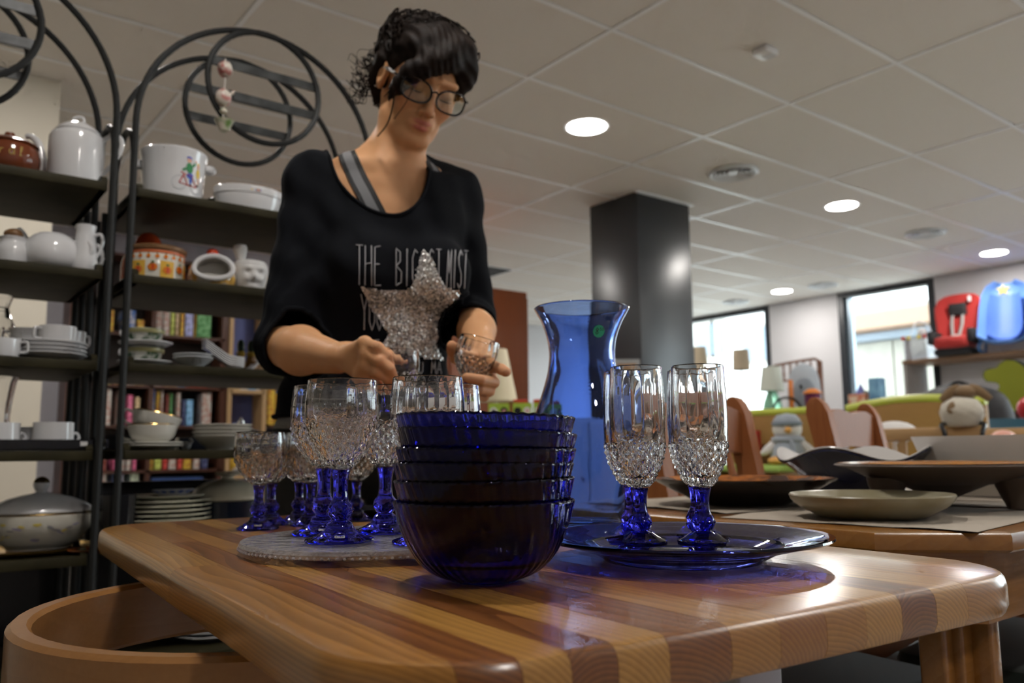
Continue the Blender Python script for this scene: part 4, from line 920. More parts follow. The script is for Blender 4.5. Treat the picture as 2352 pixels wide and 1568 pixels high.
# ------------------------------------------------------------------ unit B, fifth shelf
m_ply = mat('cream_plate_glaze', (.68, .66, .52), .15)
def plate_mesh(r, m, h=.014):
    return MB().lathe([(0, .0015), (r*.52, .0), (r*.57, .0015), (r*.68, h*.5), (r, h), (r*1.006, h+.0014), (r*.99, h+.0028), (r*.66, h*.5+.004), (r*.52, .0045), (0, .0045)], 52, m).mesh('plate')
pm1 = plate_mesh(.105, m_ply); pm2 = plate_mesh(.088, m_ply)
p = on_shelf(374, 1262, ZS[4], .17)
for k in range(10):
    lb = 'cream dinner plate in the pile by the table corner, number %s from bottom' % ('one two three four five six seven eight nine ten'.split()[k]) if k < 9 else 'smaller cream plate topping the tall pile left of the table'
    tag(ob('dinner_plate', pm1 if k < 9 else pm2, None, p+Vector((.001*math.sin(k*2), 0, k*.0105))), lb, 'plate', 'cream dinner plates')
t = thing('blue_white_dish', 'small white dish with blue print on top of the plate pile', 'dish', p+Vector((.02, 0, 9*.0105+.0150)))
MB().lathe(shell([(0, 0), (.03, 0), (.036, .004), (.05, .013)], .002), 32, m_por, sy=.6).obj('body', t)
mb = MB()
for k in range(14):
    bb = MB(); decal_blob(bb, m_blue_p, .045, 2*PI*k/14, .009, .014, .006, lift=.0012, Rz=lambda z: .036+(z-.004)*1.55); mb.add([(x, y*.6, z_) for x, y, z_ in bb.v], bb.f, bb.mats[0])
mb.obj('blue_print', t, fix=False)
p = on_shelf(517, 1262, ZS[4], .20)
t = thing('enamel_casserole', 'cream lidded casserole with navy base beside the plate pile', 'casserole', p)
MB().lathe(shell([(0, 0), (.075, 0), (.084, .006), (.086, .09)], .004), 48, m_navy).obj('body', t)
m_ivl = mat('ivory_enamel', (.70, .66, .52), .12)
l_ = MB().lathe([(0, .092), (.086, .091), (.090, .094), (.090, .100), (.080, .118), (.055, .134), (.025, .141), (.015, .143), (.013, .149), (0, .149)], 52, m_ivl).obj('lid', t)
MB().lathe([(0, .148), (.014, .149), (.030, .154), (.032, .158), (.028, .162), (0, .163)], 32, m_ivl).obj('knob', l_)
p = on_shelf(265, 1262, ZS[4], .06)
tag(MB().lathe(shell([(0, 0), (.03, 0), (.034, .01), (.036, .12)], .003), 32, mat('black_beads', (.01, .01, .012), .25), mod=lambda a, r, z, i, j: (r*(1+.03*math.sin(20*a)), z)).obj('black_ribbed_jar', loc=p), 'black ribbed jar standing against the iron post', 'jar')
p = on_shelf(300, 1262, ZS[4], .33)
tag(MB().rbox((.06, 0, .07), (.30, .03, .14), .01, m_dk).obj('black_tray', loc=p), 'black tray leaning upright behind the plate pile', 'tray')
# sixth shelf : plates seen under the table
p = on_shelf(482, 1470, ZS[5], .16)
pm_w = plate_mesh(.085, m_por)
for k in range(6): tag(ob('dinner_plate', pm_w, None, p+Vector((0, 0, k*.0105))), 'white plate in the low pile seen under the table, %s' % ('bottom', 'second', 'third', 'fourth', 'fifth', 'top')[k], 'plate', 'white plates under the table')
# black panel added behind the lower half, hides the pale floor, keeps it dark
for k, (x0, x1) in enumerate(((AX0, AX1), (BX0, BX1))):
    u_ = [o for o in COL.objects if o.name.startswith('iron_shelf_unit')][k]
    MB().box(((x1-x0)/2, SD+.012, .30), (x1-x0, .012, .60), m_dk).obj('back_panel', u_, smooth=False)
# china stands a little nearer the true size of the photograph's pieces
for o in list(COL.objects)[N_BEFORE:]:
    if o.parent is None and 'iron_shelf_unit' not in o.name and 'garland' not in o.name:
        zs = max([z for z in ZS if z <= o.location.z+.0005], default=0)
        o.location.z = zs+(o.location.z-zs)*1.09; o.scale = o.scale*1.09
# ================================================================== BOOKCASES BEHIND THE SHELVES
BKY = 7.14
m_maho = wood('mahogany_board', (.085, .032, .018), (.055, .019, .010), rough=.4, scale=20, axis=0, coat=.1, ringmix=.2)
m_pine2 = wood('light_pine_board', (.52, .36, .19), (.44, .29, .14), rough=.5, scale=20, axis=2, coat=0, ringmix=.2)
xA, xB = atM(150, 1000, BKY).x, atM(510, 1000, BKY).x; xD = atM(345, 950, BKY).x
zr = [atM(400, v, BKY).z for v in (690, 770, 887, 977, 1078)]; zr = [zr[0]+.35]+zr+[.42, .06]
t = thing('mahogany_bookcase', 'dark mahogany bookcase full of books behind the shelf unit', 'bookcase', (xA, BKY, 0))
ht = zr[0]; bd = .30
for x in (0, xD-xA, xB-xA): MB().box((x, bd/2, ht/2), (.035 if x != xB-xA else .06, bd, ht), m_maho).obj('upright', t, smooth=False)
for z in zr: MB().box(((xB-xA)/2, bd/2, z-.011), (xB-xA, bd, .022), m_maho).obj('shelf_board', t, smooth=False)
MB().box(((xB-xA)/2, bd-.01, ht/2), (xB-xA, .012, ht), mat('bookcase_back', (.02, .014, .012), .6)).obj('back_panel', t, smooth=False)
BC = {'white': (.62, .60, .56), 'yellow': (.72, .52, .06), 'blue': (.06, .16, .45), 'navy': (.03, .05, .16), 'lime': (.42, .48, .08), 'green': (.06, .26, .07), 'red': (.52, .04, .03), 'pink': (.62, .12, .26), 'orange': (.70, .28, .05), 'tan': (.48, .36, .20), 'sky': (.16, .38, .66), 'black': (.02, .02, .022), 'mint': (.50, .62, .48), 'lilac': (.30, .33, .60), 'maroon': (.20, .03, .02)}
m_page = mat('book_pages', (.60, .56, .46), .8)
bcache = {}
def bookmat(c):
    rgb = BC[c]; alt = {'white': (.5, .3, .25), 'yellow': (.55, .25, .05), 'blue': (.5, .5, .55)}.get(c, tuple(min(1, q*1.5+.1) for q in rgb))
    return mat('book_cover_'+c, rgb, .4, noise=(26, alt, .04, 1))
rows = {1: ('top visible', [(232, 247, 705, 'white'), (251, 262, 712, 'yellow'), (284, 312, 712, 'blue'), (314, 332, 735, 'yellow'), (358, 374, 705, 'white'), (375, 391, 708, 'white'), (392, 402, 712, 'lime'), (403, 412, 714, 'tan'), (414, 424, 714, 'yellow'), (425, 445, 712, 'lilac'), (446, 451, 712, 'yellow'), (452, 486, 714, 'green')]),
 2: ('second', [(242, 256, 868, 'lime'), (272, 288, 868, 'orange'), (290, 308, 870, 'white'), (310, 332, 872, 'tan'), (349, 378, 870, 'white'), (381, 408, 872, 'tan'), (410, 426, 874, 'sky'), (428, 441, 876, 'red'), (443, 459, 876, 'red'), (461, 476, 876, 'red')]),
 3: ('third', [(239, 256, 893, 'white'), (269, 285, 895, 'white'), (292, 305, 907, 'pink'), (309, 322, 912, 'tan'), (348, 356, 895, 'blue'), (358, 366, 898, 'yellow'), (368, 375, 897, 'white'), (381, 388, 905, 'maroon'), (389, 396, 902, 'green'), (405, 415, 900, 'white'), (418, 426, 918, 'navy'), (427, 444, 918, 'sky'), (463, 486, 902, 'white')]),
 4: ('fourth', [(233, 245, 1040, 'maroon'), (259, 273, 1043, 'pink'), (275, 287, 1044, 'white'), (289, 302, 1040, 'white'), (304, 314, 1042, 'pink'), (336, 353, 1040, 'yellow'), (354, 371, 1046, 'lime'), (373, 385, 1044, 'red'), (387, 405, 1042, 'white'), (407, 419, 1042, 'red'), (420, 440, 1042, 'yellow'), (443, 459, 1042, 'white'), (461, 478, 1044, 'navy')]),
 5: ('lowest visible', [(231, 245, 1085, 'white'), (258, 284, 1088, 'blue'), (298, 319, 1086, 'mint')])}
base = {1: 770, 2: 887, 3: 977, 4: 1078, 5: 1140}
ordn = 'first second third fourth fifth sixth seventh eighth ninth tenth eleventh twelfth thirteenth'.split()
for r_, (rn, bl_) in rows.items():
    zb_ = atM(400, base[r_], BKY).z if r_ < 5 else zr[-2]
    for n_, (u0, u1, v0, c) in enumerate(bl_):
        vm = (v0+base[r_])/2; x0, x1 = atM(u0, vm, BKY+.04).x, atM(u1, vm, BKY+.04).x; h = atM((u0+u1)/2, v0, BKY+.04).z-zb_
        w = x1-x0-.004; dp = .17+.03*((n_*7) % 3)
        mb = MB(); cm_ = bookmat(c)
        mb.box((0, .002, h/2), (w, .004, h), cm_); mb.box((-w/2+.0015, dp/2, h/2), (.003, dp, h), cm_); mb.box((w/2-.0015, dp/2, h/2), (.003, dp, h), cm_); mb.box((0, dp/2, h/2), (w-.006, dp-.008, h-.012), m_page)
        tag(mb.obj('book', smooth=False, loc=((x0+x1)/2, BKY+.04, zb_+.001)), '%s book, %s from left on the %s mahogany bookcase row' % (c, ordn[n_], rn), 'book', 'books in the mahogany bookcase')
gx = atM(408, 1110, BKY+.04); t = thing('board_game_box', 'blue board game box lying on the lowest visible bookcase row', 'game box', (gx.x, gx.y, zr[-2]+.001))
w_ = atM(466, 1110, BKY+.04).x-atM(348, 1110, BKY+.04).x; h_ = atM(408, 1096, BKY+.04).z-zr[-2]
MB().box((0, .11, h_/2), (w_, .22, h_), mat('game_blue', (.05, .12, .36), .4)).obj('box', t, smooth=False)
mb = MB()
for k in range(9): mb.box((-w_*.40+k*w_*.1, -.002, h_*.38), (w_*.05, .003, h_*.14), bookmat(['red', 'yellow', 'white', 'sky', 'pink'][k % 5]))
mb.box((-.02, -.002, h_*.75), (w_*.66, .003, h_*.18), bookmat('white')); mb.obj('cover_print', t, smooth=False)
# pine bookcase with blue back
PX0, PX1 = atM(521, 950, BKY-.02).x+.02, atM(607, 950, BKY-.02).x
t = thing('pine_bookcase', 'light pine bookcase with blue back beside the mahogany one', 'bookcase', (PX0, BKY-.02, 0))
zt_ = zr[0]-.05
for x in (0, PX1-PX0): MB().box((x, .13, zt_/2), (.035, .26, zt_), m_pine2).obj('upright', t, smooth=False)
for v in (690, 899, 1095): MB().box(((PX1-PX0)/2, .13, atM(560, v, BKY-.02).z), (PX1-PX0, .26, .028), m_pine2).obj('shelf_board', t, smooth=False)
MB().box(((PX1-PX0)/2, .255, zt_/2), (PX1-PX0, .012, zt_), mat('cornflower_panel', (.10, .13, .34), .6)).obj('back_panel', t, smooth=False)
for k, (u0, u1, c) in enumerate(((533, 552, 'tan'), (553, 570, 'white'), (571, 588, 'sky'), (589, 598, 'white'))):
    a = atM(u0, 890, BKY+.02); b = atM(u1, 890, BKY+.02); z0 = atM(560, 899, BKY-.02).z+.0145
    tag(MB().box((0, .06, .05), (b.x-a.x-.004, .12, .10), bookmat(c)).obj('small_box', smooth=False, loc=((a.x+b.x)/2, BKY+.02, z0)), '%s small box, %s on the pine bookcase shelf' % (c, ordn[k]), 'box', 'boxes on the pine bookcase')
q = atM(545, 1060, BKY+.04); t = thing('toy_ball', 'yellow and white toy ball in the pine bookcase', 'ball', (q.x, q.y+.02, atM(560, 1095, BKY-.02).z+.0145))
MB().ball((0, 0, .085), .085, mat('ball_yellow', (.68, .45, .03), .4, noise=(6, (.6, .6, .6), .02, 0))).obj('ball', t)
xP = atM(640, 950, BKY).x
t = thing('yellow_shelf', 'dark shelf with yellow boxes between pine bookcase and the woman', 'shelf', (PX1+.05, BKY, 0))
MB().box(((xP-PX1)/2+.12, .28, .9), (xP-PX1+.22, .02, 1.8), mat('navy_panel', (.02, .03, .06), .6)).obj('back_panel', t, smooth=False)
for v in (975, 1080): MB().box(((xP-PX1)/2+.12, .14, atM(620, v, BKY).z-.012), (xP-PX1+.22, .28, .024), m_maho).obj('shelf_board', t, smooth=False)
for k, (u0, u1, v0, v1) in enumerate(((615, 632, 895, 975), (634, 650, 905, 975), (614, 640, 1010, 1080))):
    a = atM(u0, v1, BKY+.03); b = atM(u1, v0, BKY+.03)
    tag(MB().box((0, .08, (b.z-a.z)/2), (b.x-a.x, .16, b.z-a.z), bookmat('yellow')).obj('yellow_box', smooth=False, loc=((a.x+b.x)/2, BKY+.03, atM(620, v1, BKY).z+.001)), 'yellow box left of the woman, %s' % ('upper row nearest the pine bookcase', 'upper row nearest her back', 'lower row')[k], 'box', 'yellow boxes')
# white cabinet piece far left behind unit A
# ================================================================== WARDROBE, CABINET WITH TOYS
m_ward = wood('cherry_wardrobe', (.28, .085, .033), (.22, .062, .022), rough=.3, scale=8, axis=2, coat=.4, ringmix=.3)
wr = atM(1213, 800, 5.07); wz = atM(1213, 672, 5.07).z
t = thing('cherry_wardrobe', 'tall glossy cherry wood wardrobe behind the woman', 'wardrobe', (wr.x, 5.07, 0))
MB().rbox((-.75, .3, wz/2), (1.5, .6, wz), .01, m_ward).obj('carcass', t)
for k in range(2): 
    d_ = MB().rbox((-.377-.75*k, -.009, wz/2+.02), (.735, .018, wz-.14), .006, m_ward).obj('door', t)
    MB().tube([(-.06-.62*k-.07, -.02, 1.0), (-.06-.62*k-.07, -.04, 1.02), (-.06-.62*k-.07, -.04, 1.13), (-.06-.62*k-.07, -.02, 1.15)], .006, 8, mat('chrome', (.8, .8, .8), .08, metal=1.)).obj('handle', d_)
m_wcab = mat('white_laminate', (.74, .74, .74), .4)
cz_ = atD(1180, 963, 4.25).z; cl = atD(1085, 980, 4.25); cr_ = atD(1490, 980, 4.25)
t = thing('white_cabinet', 'low white cabinet carrying lime toy boxes and a cream lamp', 'cabinet', (cl.x, cl.y, 0), math.atan2(cr_.y-cl.y, cr_.x-cl.x))
wl = (cr_-cl).length
MB().box((wl/2, .25, cz_/2), (wl, .5, cz_), m_wcab).obj('carcass', t, smooth=False)
for k in range(3): d_ = MB().rbox((wl*(k+.5)/3, -.009, cz_/2+.03), (wl/3-.012, .016, cz_-.1), .004, m_wcab).obj('door', t); MB().ball((wl*(k+.85)/3, -.024, cz_*.7), .012, m_steel).obj('knob', d_)
m_lime = mat('lime_card', (.36, .52, .05), .5); m_pk = mat('toy_pink', (.60, .30, .28), .5)
rb_ = math.atan2(cr_.y-cl.y, cr_.x-cl.x)
for k, (u0, u1, lab) in enumerate(((1122, 1170, 'left, black and white faces'), (1178, 1222, 'middle, with red bow on top'), (1226, 1268, 'right, half hidden by the vase'))):
    a, b = atD(u0, 960, 4.3), atD(u1, 960, 4.3); w_ = (b-a).length
    t = thing('lime_toy_box', 'lime green toy box on the white cabinet, '+lab, 'toy box', ((a.x+b.x)/2, (a.y+b.y)/2, cz_+.001), rb_, 'lime toy boxes')
    MB().box((0, .05, .043), (w_, .1, .086), m_lime).obj('box', t, smooth=False)
    mb = MB()
    for q in range(2):
        M_ = Matrix.Translation((w_*(-.25+.5*q), -.001, .045)) @ Matrix.Rotation(PI/2, 4, 'X')
        mb.lathe([(0, .002), (.019, .002), (.019, 0), (0, 0)], 16, m_dk if (k+q) % 2 else mat('white_card', (.75, .75, .72), .5), M_)
        mb.lathe([(0, .004), (.009, .004), (.009, 0), (0, 0)], 12, m_pk if q else m_dk, M_)
    mb.obj('face_print', t)
    if k: MB().rbox((-.01, .05, .096), (.075, .05, .02), .008, mat('red_bow', (.55, .04, .02), .5)).obj('bow', t)
q = atD(1140, 962, 4.62); m_shade = mat('cream_lamp_shade', (.66, .58, .42), .8)
t = thing('cream_table_lamp', 'table lamp with cream cone shade in front of the wardrobe', 'lamp', (q.x, q.y, cz_+.001))
MB().lathe([(0, 0), (.05, 0), (.05, .012), (.012, .02), (.010, .11), (0, .11)], 28, m_por2).obj('base', t)
MB().lathe([(.118, .115), (.062, .405), (.058, .405), (.114, .115), (.118, .115)], 36, m_shade).obj('shade', t)
q = atD(1448, 960, 4.5); t = thing('framed_picture', 'small tan framed picture leaning near the black pillar', 'picture', (q.x, q.y, cz_+.001), rb_)
MB().box((0, .1, .17), (.15, .015, .34), mat('silver_frame', (.4, .42, .43), .3)).obj('frame', t, smooth=False); MB().box((0, .091, .17), (.11, .006, .29), mat('tan_print', (.50, .30, .15), .6, noise=(12, (.35, .2, .1), .2))).obj('print', t, smooth=False)
# ================================================================== SECOND TABLE WITH POTTERY
m_oak = wood('honey_oak', (.34, .15, .035), (.26, .105, .02), rough=.22, scale=14, axis=0, coat=.5, ringmix=.3)
m_oak2 = wood('honey_oak_top', (.24, .115, .045), (.18, .08, .028), rough=.2, scale=14, axis=0, coat=.6, ringmix=.3)
L0, L1, M0, M1, CHF = .950, 2.75, .425, 1.20, .108
def octo(ins): 
    a, b, c, d = L0+ins, L1-ins, M0+ins, M1-ins; k = CHF-ins*.41
    return [(a+k, c), (b-k, c), (b, c+k), (b, d-k), (b-k, d), (a+k, d), (a, d-k), (a, c+k)]
t = thing('oak_table', 'honey oak dining table with clipped corners carrying pottery', 'table', (0, 0, 0))
bor = [[(x, y, z) for x, y in octo(i_)] for (i_, z) in ((.006, .725), (0, .729), (0, .744), (.002, .748), (.008, .7495), (.055, .7495), (.055, .725))]
P8 = octo(0)
for k in range(8):     # each edge moulding is a piece of its own
    rg = []
    for r_ in bor: rg.append((r_[k], r_[(k+1) % 8]))
    MB().loft([[a for a, b in rg], [b for a, b in rg]], m_oak).obj('edge_moulding', t, angle=30)
MB().prism(octo(.0555), .728, .7492, m_oak2).obj('top_panel', t, smooth=False)
ap = octo(.045)
for k in range(8):
    a, b = Vector((*ap[k], 0)), Vector((*ap[(k+1) % 8], 0)); d_ = b-a
    MB().box((d_.length/2, .009, .68), (d_.length, .018, .088), m_oak).obj('apron_board', t, smooth=False, loc=a, rot=(0, 0, math.atan2(d_.y, d_.x)))
lg = cw(.568, 1.10)
for (bx, by) in ((lg.x, lg.y), (lg.x, 1.08), (2.5, lg.y), (2.5, 1.08)):
    for (o_, w_, s_) in ((-.030, .026, .034), (0, .030, .022), (.030, .026, .034)):
        MB().rbox((bx+o_*.79, by-o_*.61, .362), (w_, s_, .724), .004, m_oak, Matrix.Translation((0, 0, 0))).obj('leg_strip', t)
ZTB = .7498
# paper sheets
m_kraft = mat('pale_kraft_paper', (.42, .36, .29), .85, bump=(30, .2))
for k, (c, w_, h_, a_) in enumerate((((1.20, .64), .40, .34, .12), ((1.27, .98), .42, .36, -.10), ((1.62, .80), .40, .5, .2))):
    mb = MB(); n = 14; g = [[(w_*(i/n-.5), h_*(j/n-.5), .0006+.0016*max(0, math.sin(i*.9+j*.6+k)*math.sin(j*.8))*(1 if min(i, j, n-i, n-j) < 3 else .25)+.0003*k) for i in range(n+1)] for j in range(n+1)]
    vs = [q for r_ in g for q in r_]; fs = [(j*(n+1)+i, j*(n+1)+i+1, (j+1)*(n+1)+i+1, (j+1)*(n+1)+i) for j in range(n) for i in range(n)]
    nv = len(vs); vs += [(x, y, z-.0004) for x, y, z in vs]; fs += [tuple(q+nv for q in f[::-1]) for f in fs]
    tag(mb.add(vs, fs, m_kraft).obj('paper_sheet', loc=(c[0], c[1], ZTB+.0003), rot=(0, 0, a_), fix=False), 'wrinkled kraft paper sheet on the oak table under the %s' % ('flat green plate', 'large dark plate', 'navy dish and white bowl')[k], 'paper', 'kraft paper sheets')
ZP = ZTB+.003
q = atD(1708, 1150, 1.48)
t = thing('brown_plate', 'large dark brown plate with orange mottled inside', 'plate', (q.x, q.y, ZP))
MB().lathe([(0, 0), (.075, 0), (.08, .003), (.125, .025), (.156, .042), (.158, .0445), (.154, .044), (.12, .030), (.078, .010), (0, .008)], 64, mat('black_brown_glaze', (.020, .014, .011), .18)).obj('body', t)
MB().lathe([(.153, .0448), (.12, .0312), (.08, .0112), (0, .0092)], 64, mat('orange_mottle_glaze', (.42, .13, .02), .2, noise=(18, (.05, .02, .012), .08))).obj('glaze', t, fix=False)
q = atD(1962, 1120, 1.74)
t = thing('wavy_navy_dish', 'navy dish with pale wavy rim at the back of the oak table', 'dish', (q.x, q.y, ZP))
wv_ = lambda a: .012*math.sin(4*a+.6)
MB().lathe(shell([(0, 0), (.06, 0), (.068, .004), (.10, .035), (.135, .066), (.150, .078)], .006), 72, mat('navy_glaze', (.010, .013, .04), .15), mod=lambda a, r, z, i, j: (r*(1+.5*wv_(a)*z/.08), z+wv_(a)*(z/.08)**2)).obj('body', t)
MB().lathe([(.150, .0822), (.1485, .0840), (.132, .071), (.10, .042), (.0, .0095)], 72, mat('pale_grey_glaze', (.60, .58, .56), .2), mod=lambda a, r, z, i, j: (r*(1+.5*wv_(a)*z/.08), z+wv_(a)*(z/.08)**2+.0012)).obj('pale_lining', t, fix=False)
q = atD(2168, 1165, 1.36)
t = thing('footed_dish', 'brown footed dish with orange lining on stubby legs', 'dish', (q.x, q.y, ZP), .35)
m_brz = mat('brown_stoneware', (.085, .058, .042), .45, bump=(150, .1)); fz = .036
MB().lathe(shell([(0, fz), (.08, fz+.001), (.12, fz+.012), (.150, fz+.026), (.172, fz+.031)], .006), 64, m_brz, mod=lambda a, r, z, i, j: (r*(1+.06*math.cos(2*a)), z)).obj('body', t)
MB().lathe([(.166, fz+.0345), (.146, fz+.0315), (.116, fz+.0185), (.0, fz+.0095)], 64, mat('amber_glaze', (.50, .20, .02), .15, noise=(14, (.36, .13, .015), .2)), mod=lambda a, r, z, i, j: (r*(1+.06*math.cos(2*a)), z)).obj('amber_lining', t, fix=False)
for a in (.3, 2.4, 4.5): MB().lathe([(0, 0), (.013, 0), (.017, .01), (.028, .035), (.03, fz+.012), (0, fz+.012)], 18, m_brz).obj('leg', t, loc=(.105*math.cos(a), .105*math.sin(a), 0))
q = atD(2001, 1180, 1.185)
t = thing('green_stoneware_plate', 'shallow grey green stoneware plate nearest on the oak table', 'plate', (q.x, q.y, ZP))
MB().lathe([(0, .002), (.068, .0), (.075, .003), (.096, .014), (.107, .024), (.109, .030), (.1075, .032), (.104, .030), (.094, .018), (.07, .008), (0, .007)], 64, mat('celadon_stoneware', (.26, .22, .12), .3, noise=(16, (.34, .31, .22), .2), bump=(120, .08))).obj('body', t)
q = atD(2300, 1130, 1.66)
t = thing('white_square_bowl', 'tall white square bowl at the right edge of the oak table', 'bowl', (q.x, q.y, ZP), -.05)
rg = []
for (s_, z) in ((.085, 0), (.088, .002), (.120, .112), (.121, .116), (.117, .116), (.085, .008)): rg.append([(x*s_, y*s_, z) for x, y in rrect(2, 2, .22, 4)])
MB().loft(rg, mat('satin_white_china', (.66, .64, .62), .25)).obj('body', t, angle=50)
# ---------------------------------------------------------------- slat back chairs at the oak table
m_chw = wood('chestnut_chair', (.34, .125, .042), (.25, .082, .026), rough=.5, scale=16, axis=2, coat=.0, ringmix=.25, spec=.22)
def slat_chair(loc, rz, label, W=.43):
    t = thing('slat_back_chair', label, 'chair', loc, rz, 'slat back chairs')
    lean = lambda z: max(0, z-.45)*.20
    for sx in (0, W):
        rg = []
        for (z, w_, d_) in ((0, .036, .036), (.44, .042, .046), (.60, .042, .052), (.85, .044, .060), (.945, .044, .062), (.972, .040, .046), (.986, .034, .024), (.990, .026, .008)):
            y = lean(z)+ (.0 if z > .44 else .02*(1-z/.44)); rg.append([(sx-w_/2, y-d_/2, z), (sx+w_/2, y-d_/2, z), (sx+w_/2, y+d_/2, z), (sx-w_/2, y+d_/2, z)])
        MB().loft(rg, m_chw).obj('back_post', t, angle=25)
    n = 16; pts = [(.02+(W-.04)*i/n, .955-.012+.016*math.sin(PI*i/n)+.008*math.sin(3*PI*i/n)) for i in range(n+1)]+[(.02+(W-.04)*(n-i)/n, .835+.016*math.sin(PI*i/n)) for i in range(n+1)]
    MB().prism([(x, z) for x, z in pts], -.012, .012, m_chw, Matrix.Translation((0, .09, 0)) @ Matrix.Rotation(PI/2, 4, 'X')).obj('crest_rail', t, smooth=False)
    MB().rbox((W/2, lean(.56), .56), (W-.04, .022, .05), .005, m_chw).obj('lower_rail', t)
    for k in range(4):
        x = W*(k+1)/5; MB().tube([(x, lean(.57), .57), (x, lean(.72)+.004, .72), (x, .088, .845)], [.010, .0135, .010], 8, m_chw, flat=(1.5, .7)).obj('slat', t)
    MB().rbox((W/2, -.20, .445), (W+.01, .42, .03), .03, m_chw).obj('seat', t)
    for sx in (.025, W-.025): MB().tube([(sx, -.385, 0), (sx, -.38, .43)], [.014, .019], 10, m_chw).obj('front_leg', t)
    for sx in (.02, W-.02): MB().tube([(sx, -.37, .2), (sx, .0, .2)], .009, 8, m_chw).obj('stretcher', t)
a = atD(1585, 1000, 1.86); b = atD(1790, 1000, 2.20)
slat_chair((a.x, a.y+.02, 0), math.atan2(b.y-a.y, b.x-a.x), 'chestnut slat back chair right behind the champagne flutes', (b-a).xy.length)
a = atD(1968, 1000, 2.30); b = atD(2072, 1000, 2.66)
slat_chair((a.x, a.y, 0), math.atan2(b.y-a.y, b.x-a.x), 'chestnut slat back chair between penguin and plush dog', (b-a).xy.length)
# dark chair and swivel chair below the oak table
m_dgr = mat('bottle_green_velvet', (.010, .018, .012), .8, sheen=.3); m_dkw = mat('very_dark_wood', (.028, .012, .008), .4)
t = thing('green_seat_stool', 'dark stool with bottle green seat under the oak table', 'stool', (1.66, .60, 0), .1)
MB().rbox((0, 0, .47), (.46, .40, .07), .03, m_dgr).obj('seat', t); MB().rbox((0, 0, .405), (.47, .41, .055), .01, m_dkw).obj('seat_frame', t)
for sx in (-.2, .2):
    for sy in (-.17, .17): MB().box((sx, sy, .19), (.04, .04, .38), m_dkw).obj('leg', t, smooth=False)
t = thing('green_seat_stool', 'dark stool with green seat nearest the pine table, under the oak table', 'stool', (1.14, .84, 0), -.1)
MB().rbox((0, 0, .47), (.46, .40, .07), .03, m_dgr).obj('seat', t); MB().rbox((0, 0, .405), (.47, .41, .055), .01, m_dkw).obj('seat_frame', t)
for sx in (-.2, .2):
    for sy in (-.17, .17): MB().box((sx, sy, .19), (.04, .04, .38), m_dkw).obj('leg', t, smooth=False)
t = thing('black_swivel_chair', 'black swivel chair with chrome arm at the lower right picture edge', 'chair', (1.66, .10, 0), .3)
MB().rbox((0, 0, .44), (.42, .42, .07), .06, m_dk).obj('seat', t); MB().rbox((.2, -.0, .62), (.05, .36, .24), .02, m_dk).obj('backrest', t)
m_chr = mat('chrome', (.8, .8, .8), .08, metal=1.)
for s_ in (-1, 1): a_ = MB().tube(spline([(-.12, s_*.22, .44), (-.16, s_*.235, .56), (-.10, s_*.235, .62), (.10, s_*.235, .62), (.2, s_*.2, .6)], 5), .010, 8, m_chr).obj('arm', t); MB().rbox((0, s_*.235, .638), (.2, .04, .025), .012, m_dk).obj('arm_pad', a_)
MB().tube([(0, 0, .08), (0, 0, .41)], .025, 12, m_chr).obj('gas_column', t)
for k in range(5): a = k*2*PI/5; MB().tube([(0, 0, .08), (.25*math.cos(a), .25*math.sin(a), .05)], [.02, .014], 8, m_dk).obj('foot_spoke', t); MB().ball((.25*math.cos(a), .25*math.sin(a), .025), .025, m_dk, u=10, v=6).obj('caster', t)
# ================================================================== CHILDREN'S CORNER BY THE WINDOWS
m_limep = mat('lime_paint', (.50, .56, .07), .4); m_limet = mat('lime_top', (.36, .55, .12), .35)
m_wick = wood('golden_panel_wood', (.36, .20, .06), (.29, .15, .04), rough=.55, scale=30, axis=1, coat=0, ringmix=.3)
XD = 4.30
def yl(u, v=1000): return atL(u, v, XD).y
zrail = atL(1800, 942, XD).z; zdesk = atL(1800, 1066, XD).z
def display_unit(u0, u1, label, bow):
    y0, y1 = yl(u0), yl(u1); w = abs(y1-y0); yc = (y0+y1)/2
    t = thing('lime_wood_unit', label, 'display unit', (XD, yc, 0), 0, 'lime edged wooden units')
    n = 14; pts = [(w*(i/n-.5), zrail-.02+bow*math.sin(PI*i/n)) for i in range(n+1)]
    R = Matrix.Rotation(PI/2, 4, 'Z') @ Matrix.Rotation(PI/2, 4, 'X')
    MB().prism([(-w/2, .1)]+[(w/2, .1)]+[(x, z) for x, z in pts[::-1]], -.012, .012, m_wick, R).obj('back_panel', t, smooth=False)
    MB().tube([tuple(R @ Vector((x, z+.012, 0))) for x, z in pts], .022, 8, m_limep).obj('top_rail', t)
    MB().rbox((-.20, 0, zdesk-.016), (.42, w, .035), .02, m_limet).obj('desk_top', t)
    for sy in (-1, 1): MB().box((-.2, sy*(w/2-.03), (zdesk-.035)/2), (.36, .03, zdesk-.035), m_wick).obj('side_panel', t, smooth=False)
    return t
display_unit(1672, 1885, 'wooden unit with lime rail behind the plush penguin', .0)
display_unit(1950, 2272, 'wooden unit with curved lime rail behind the crib side', .035)
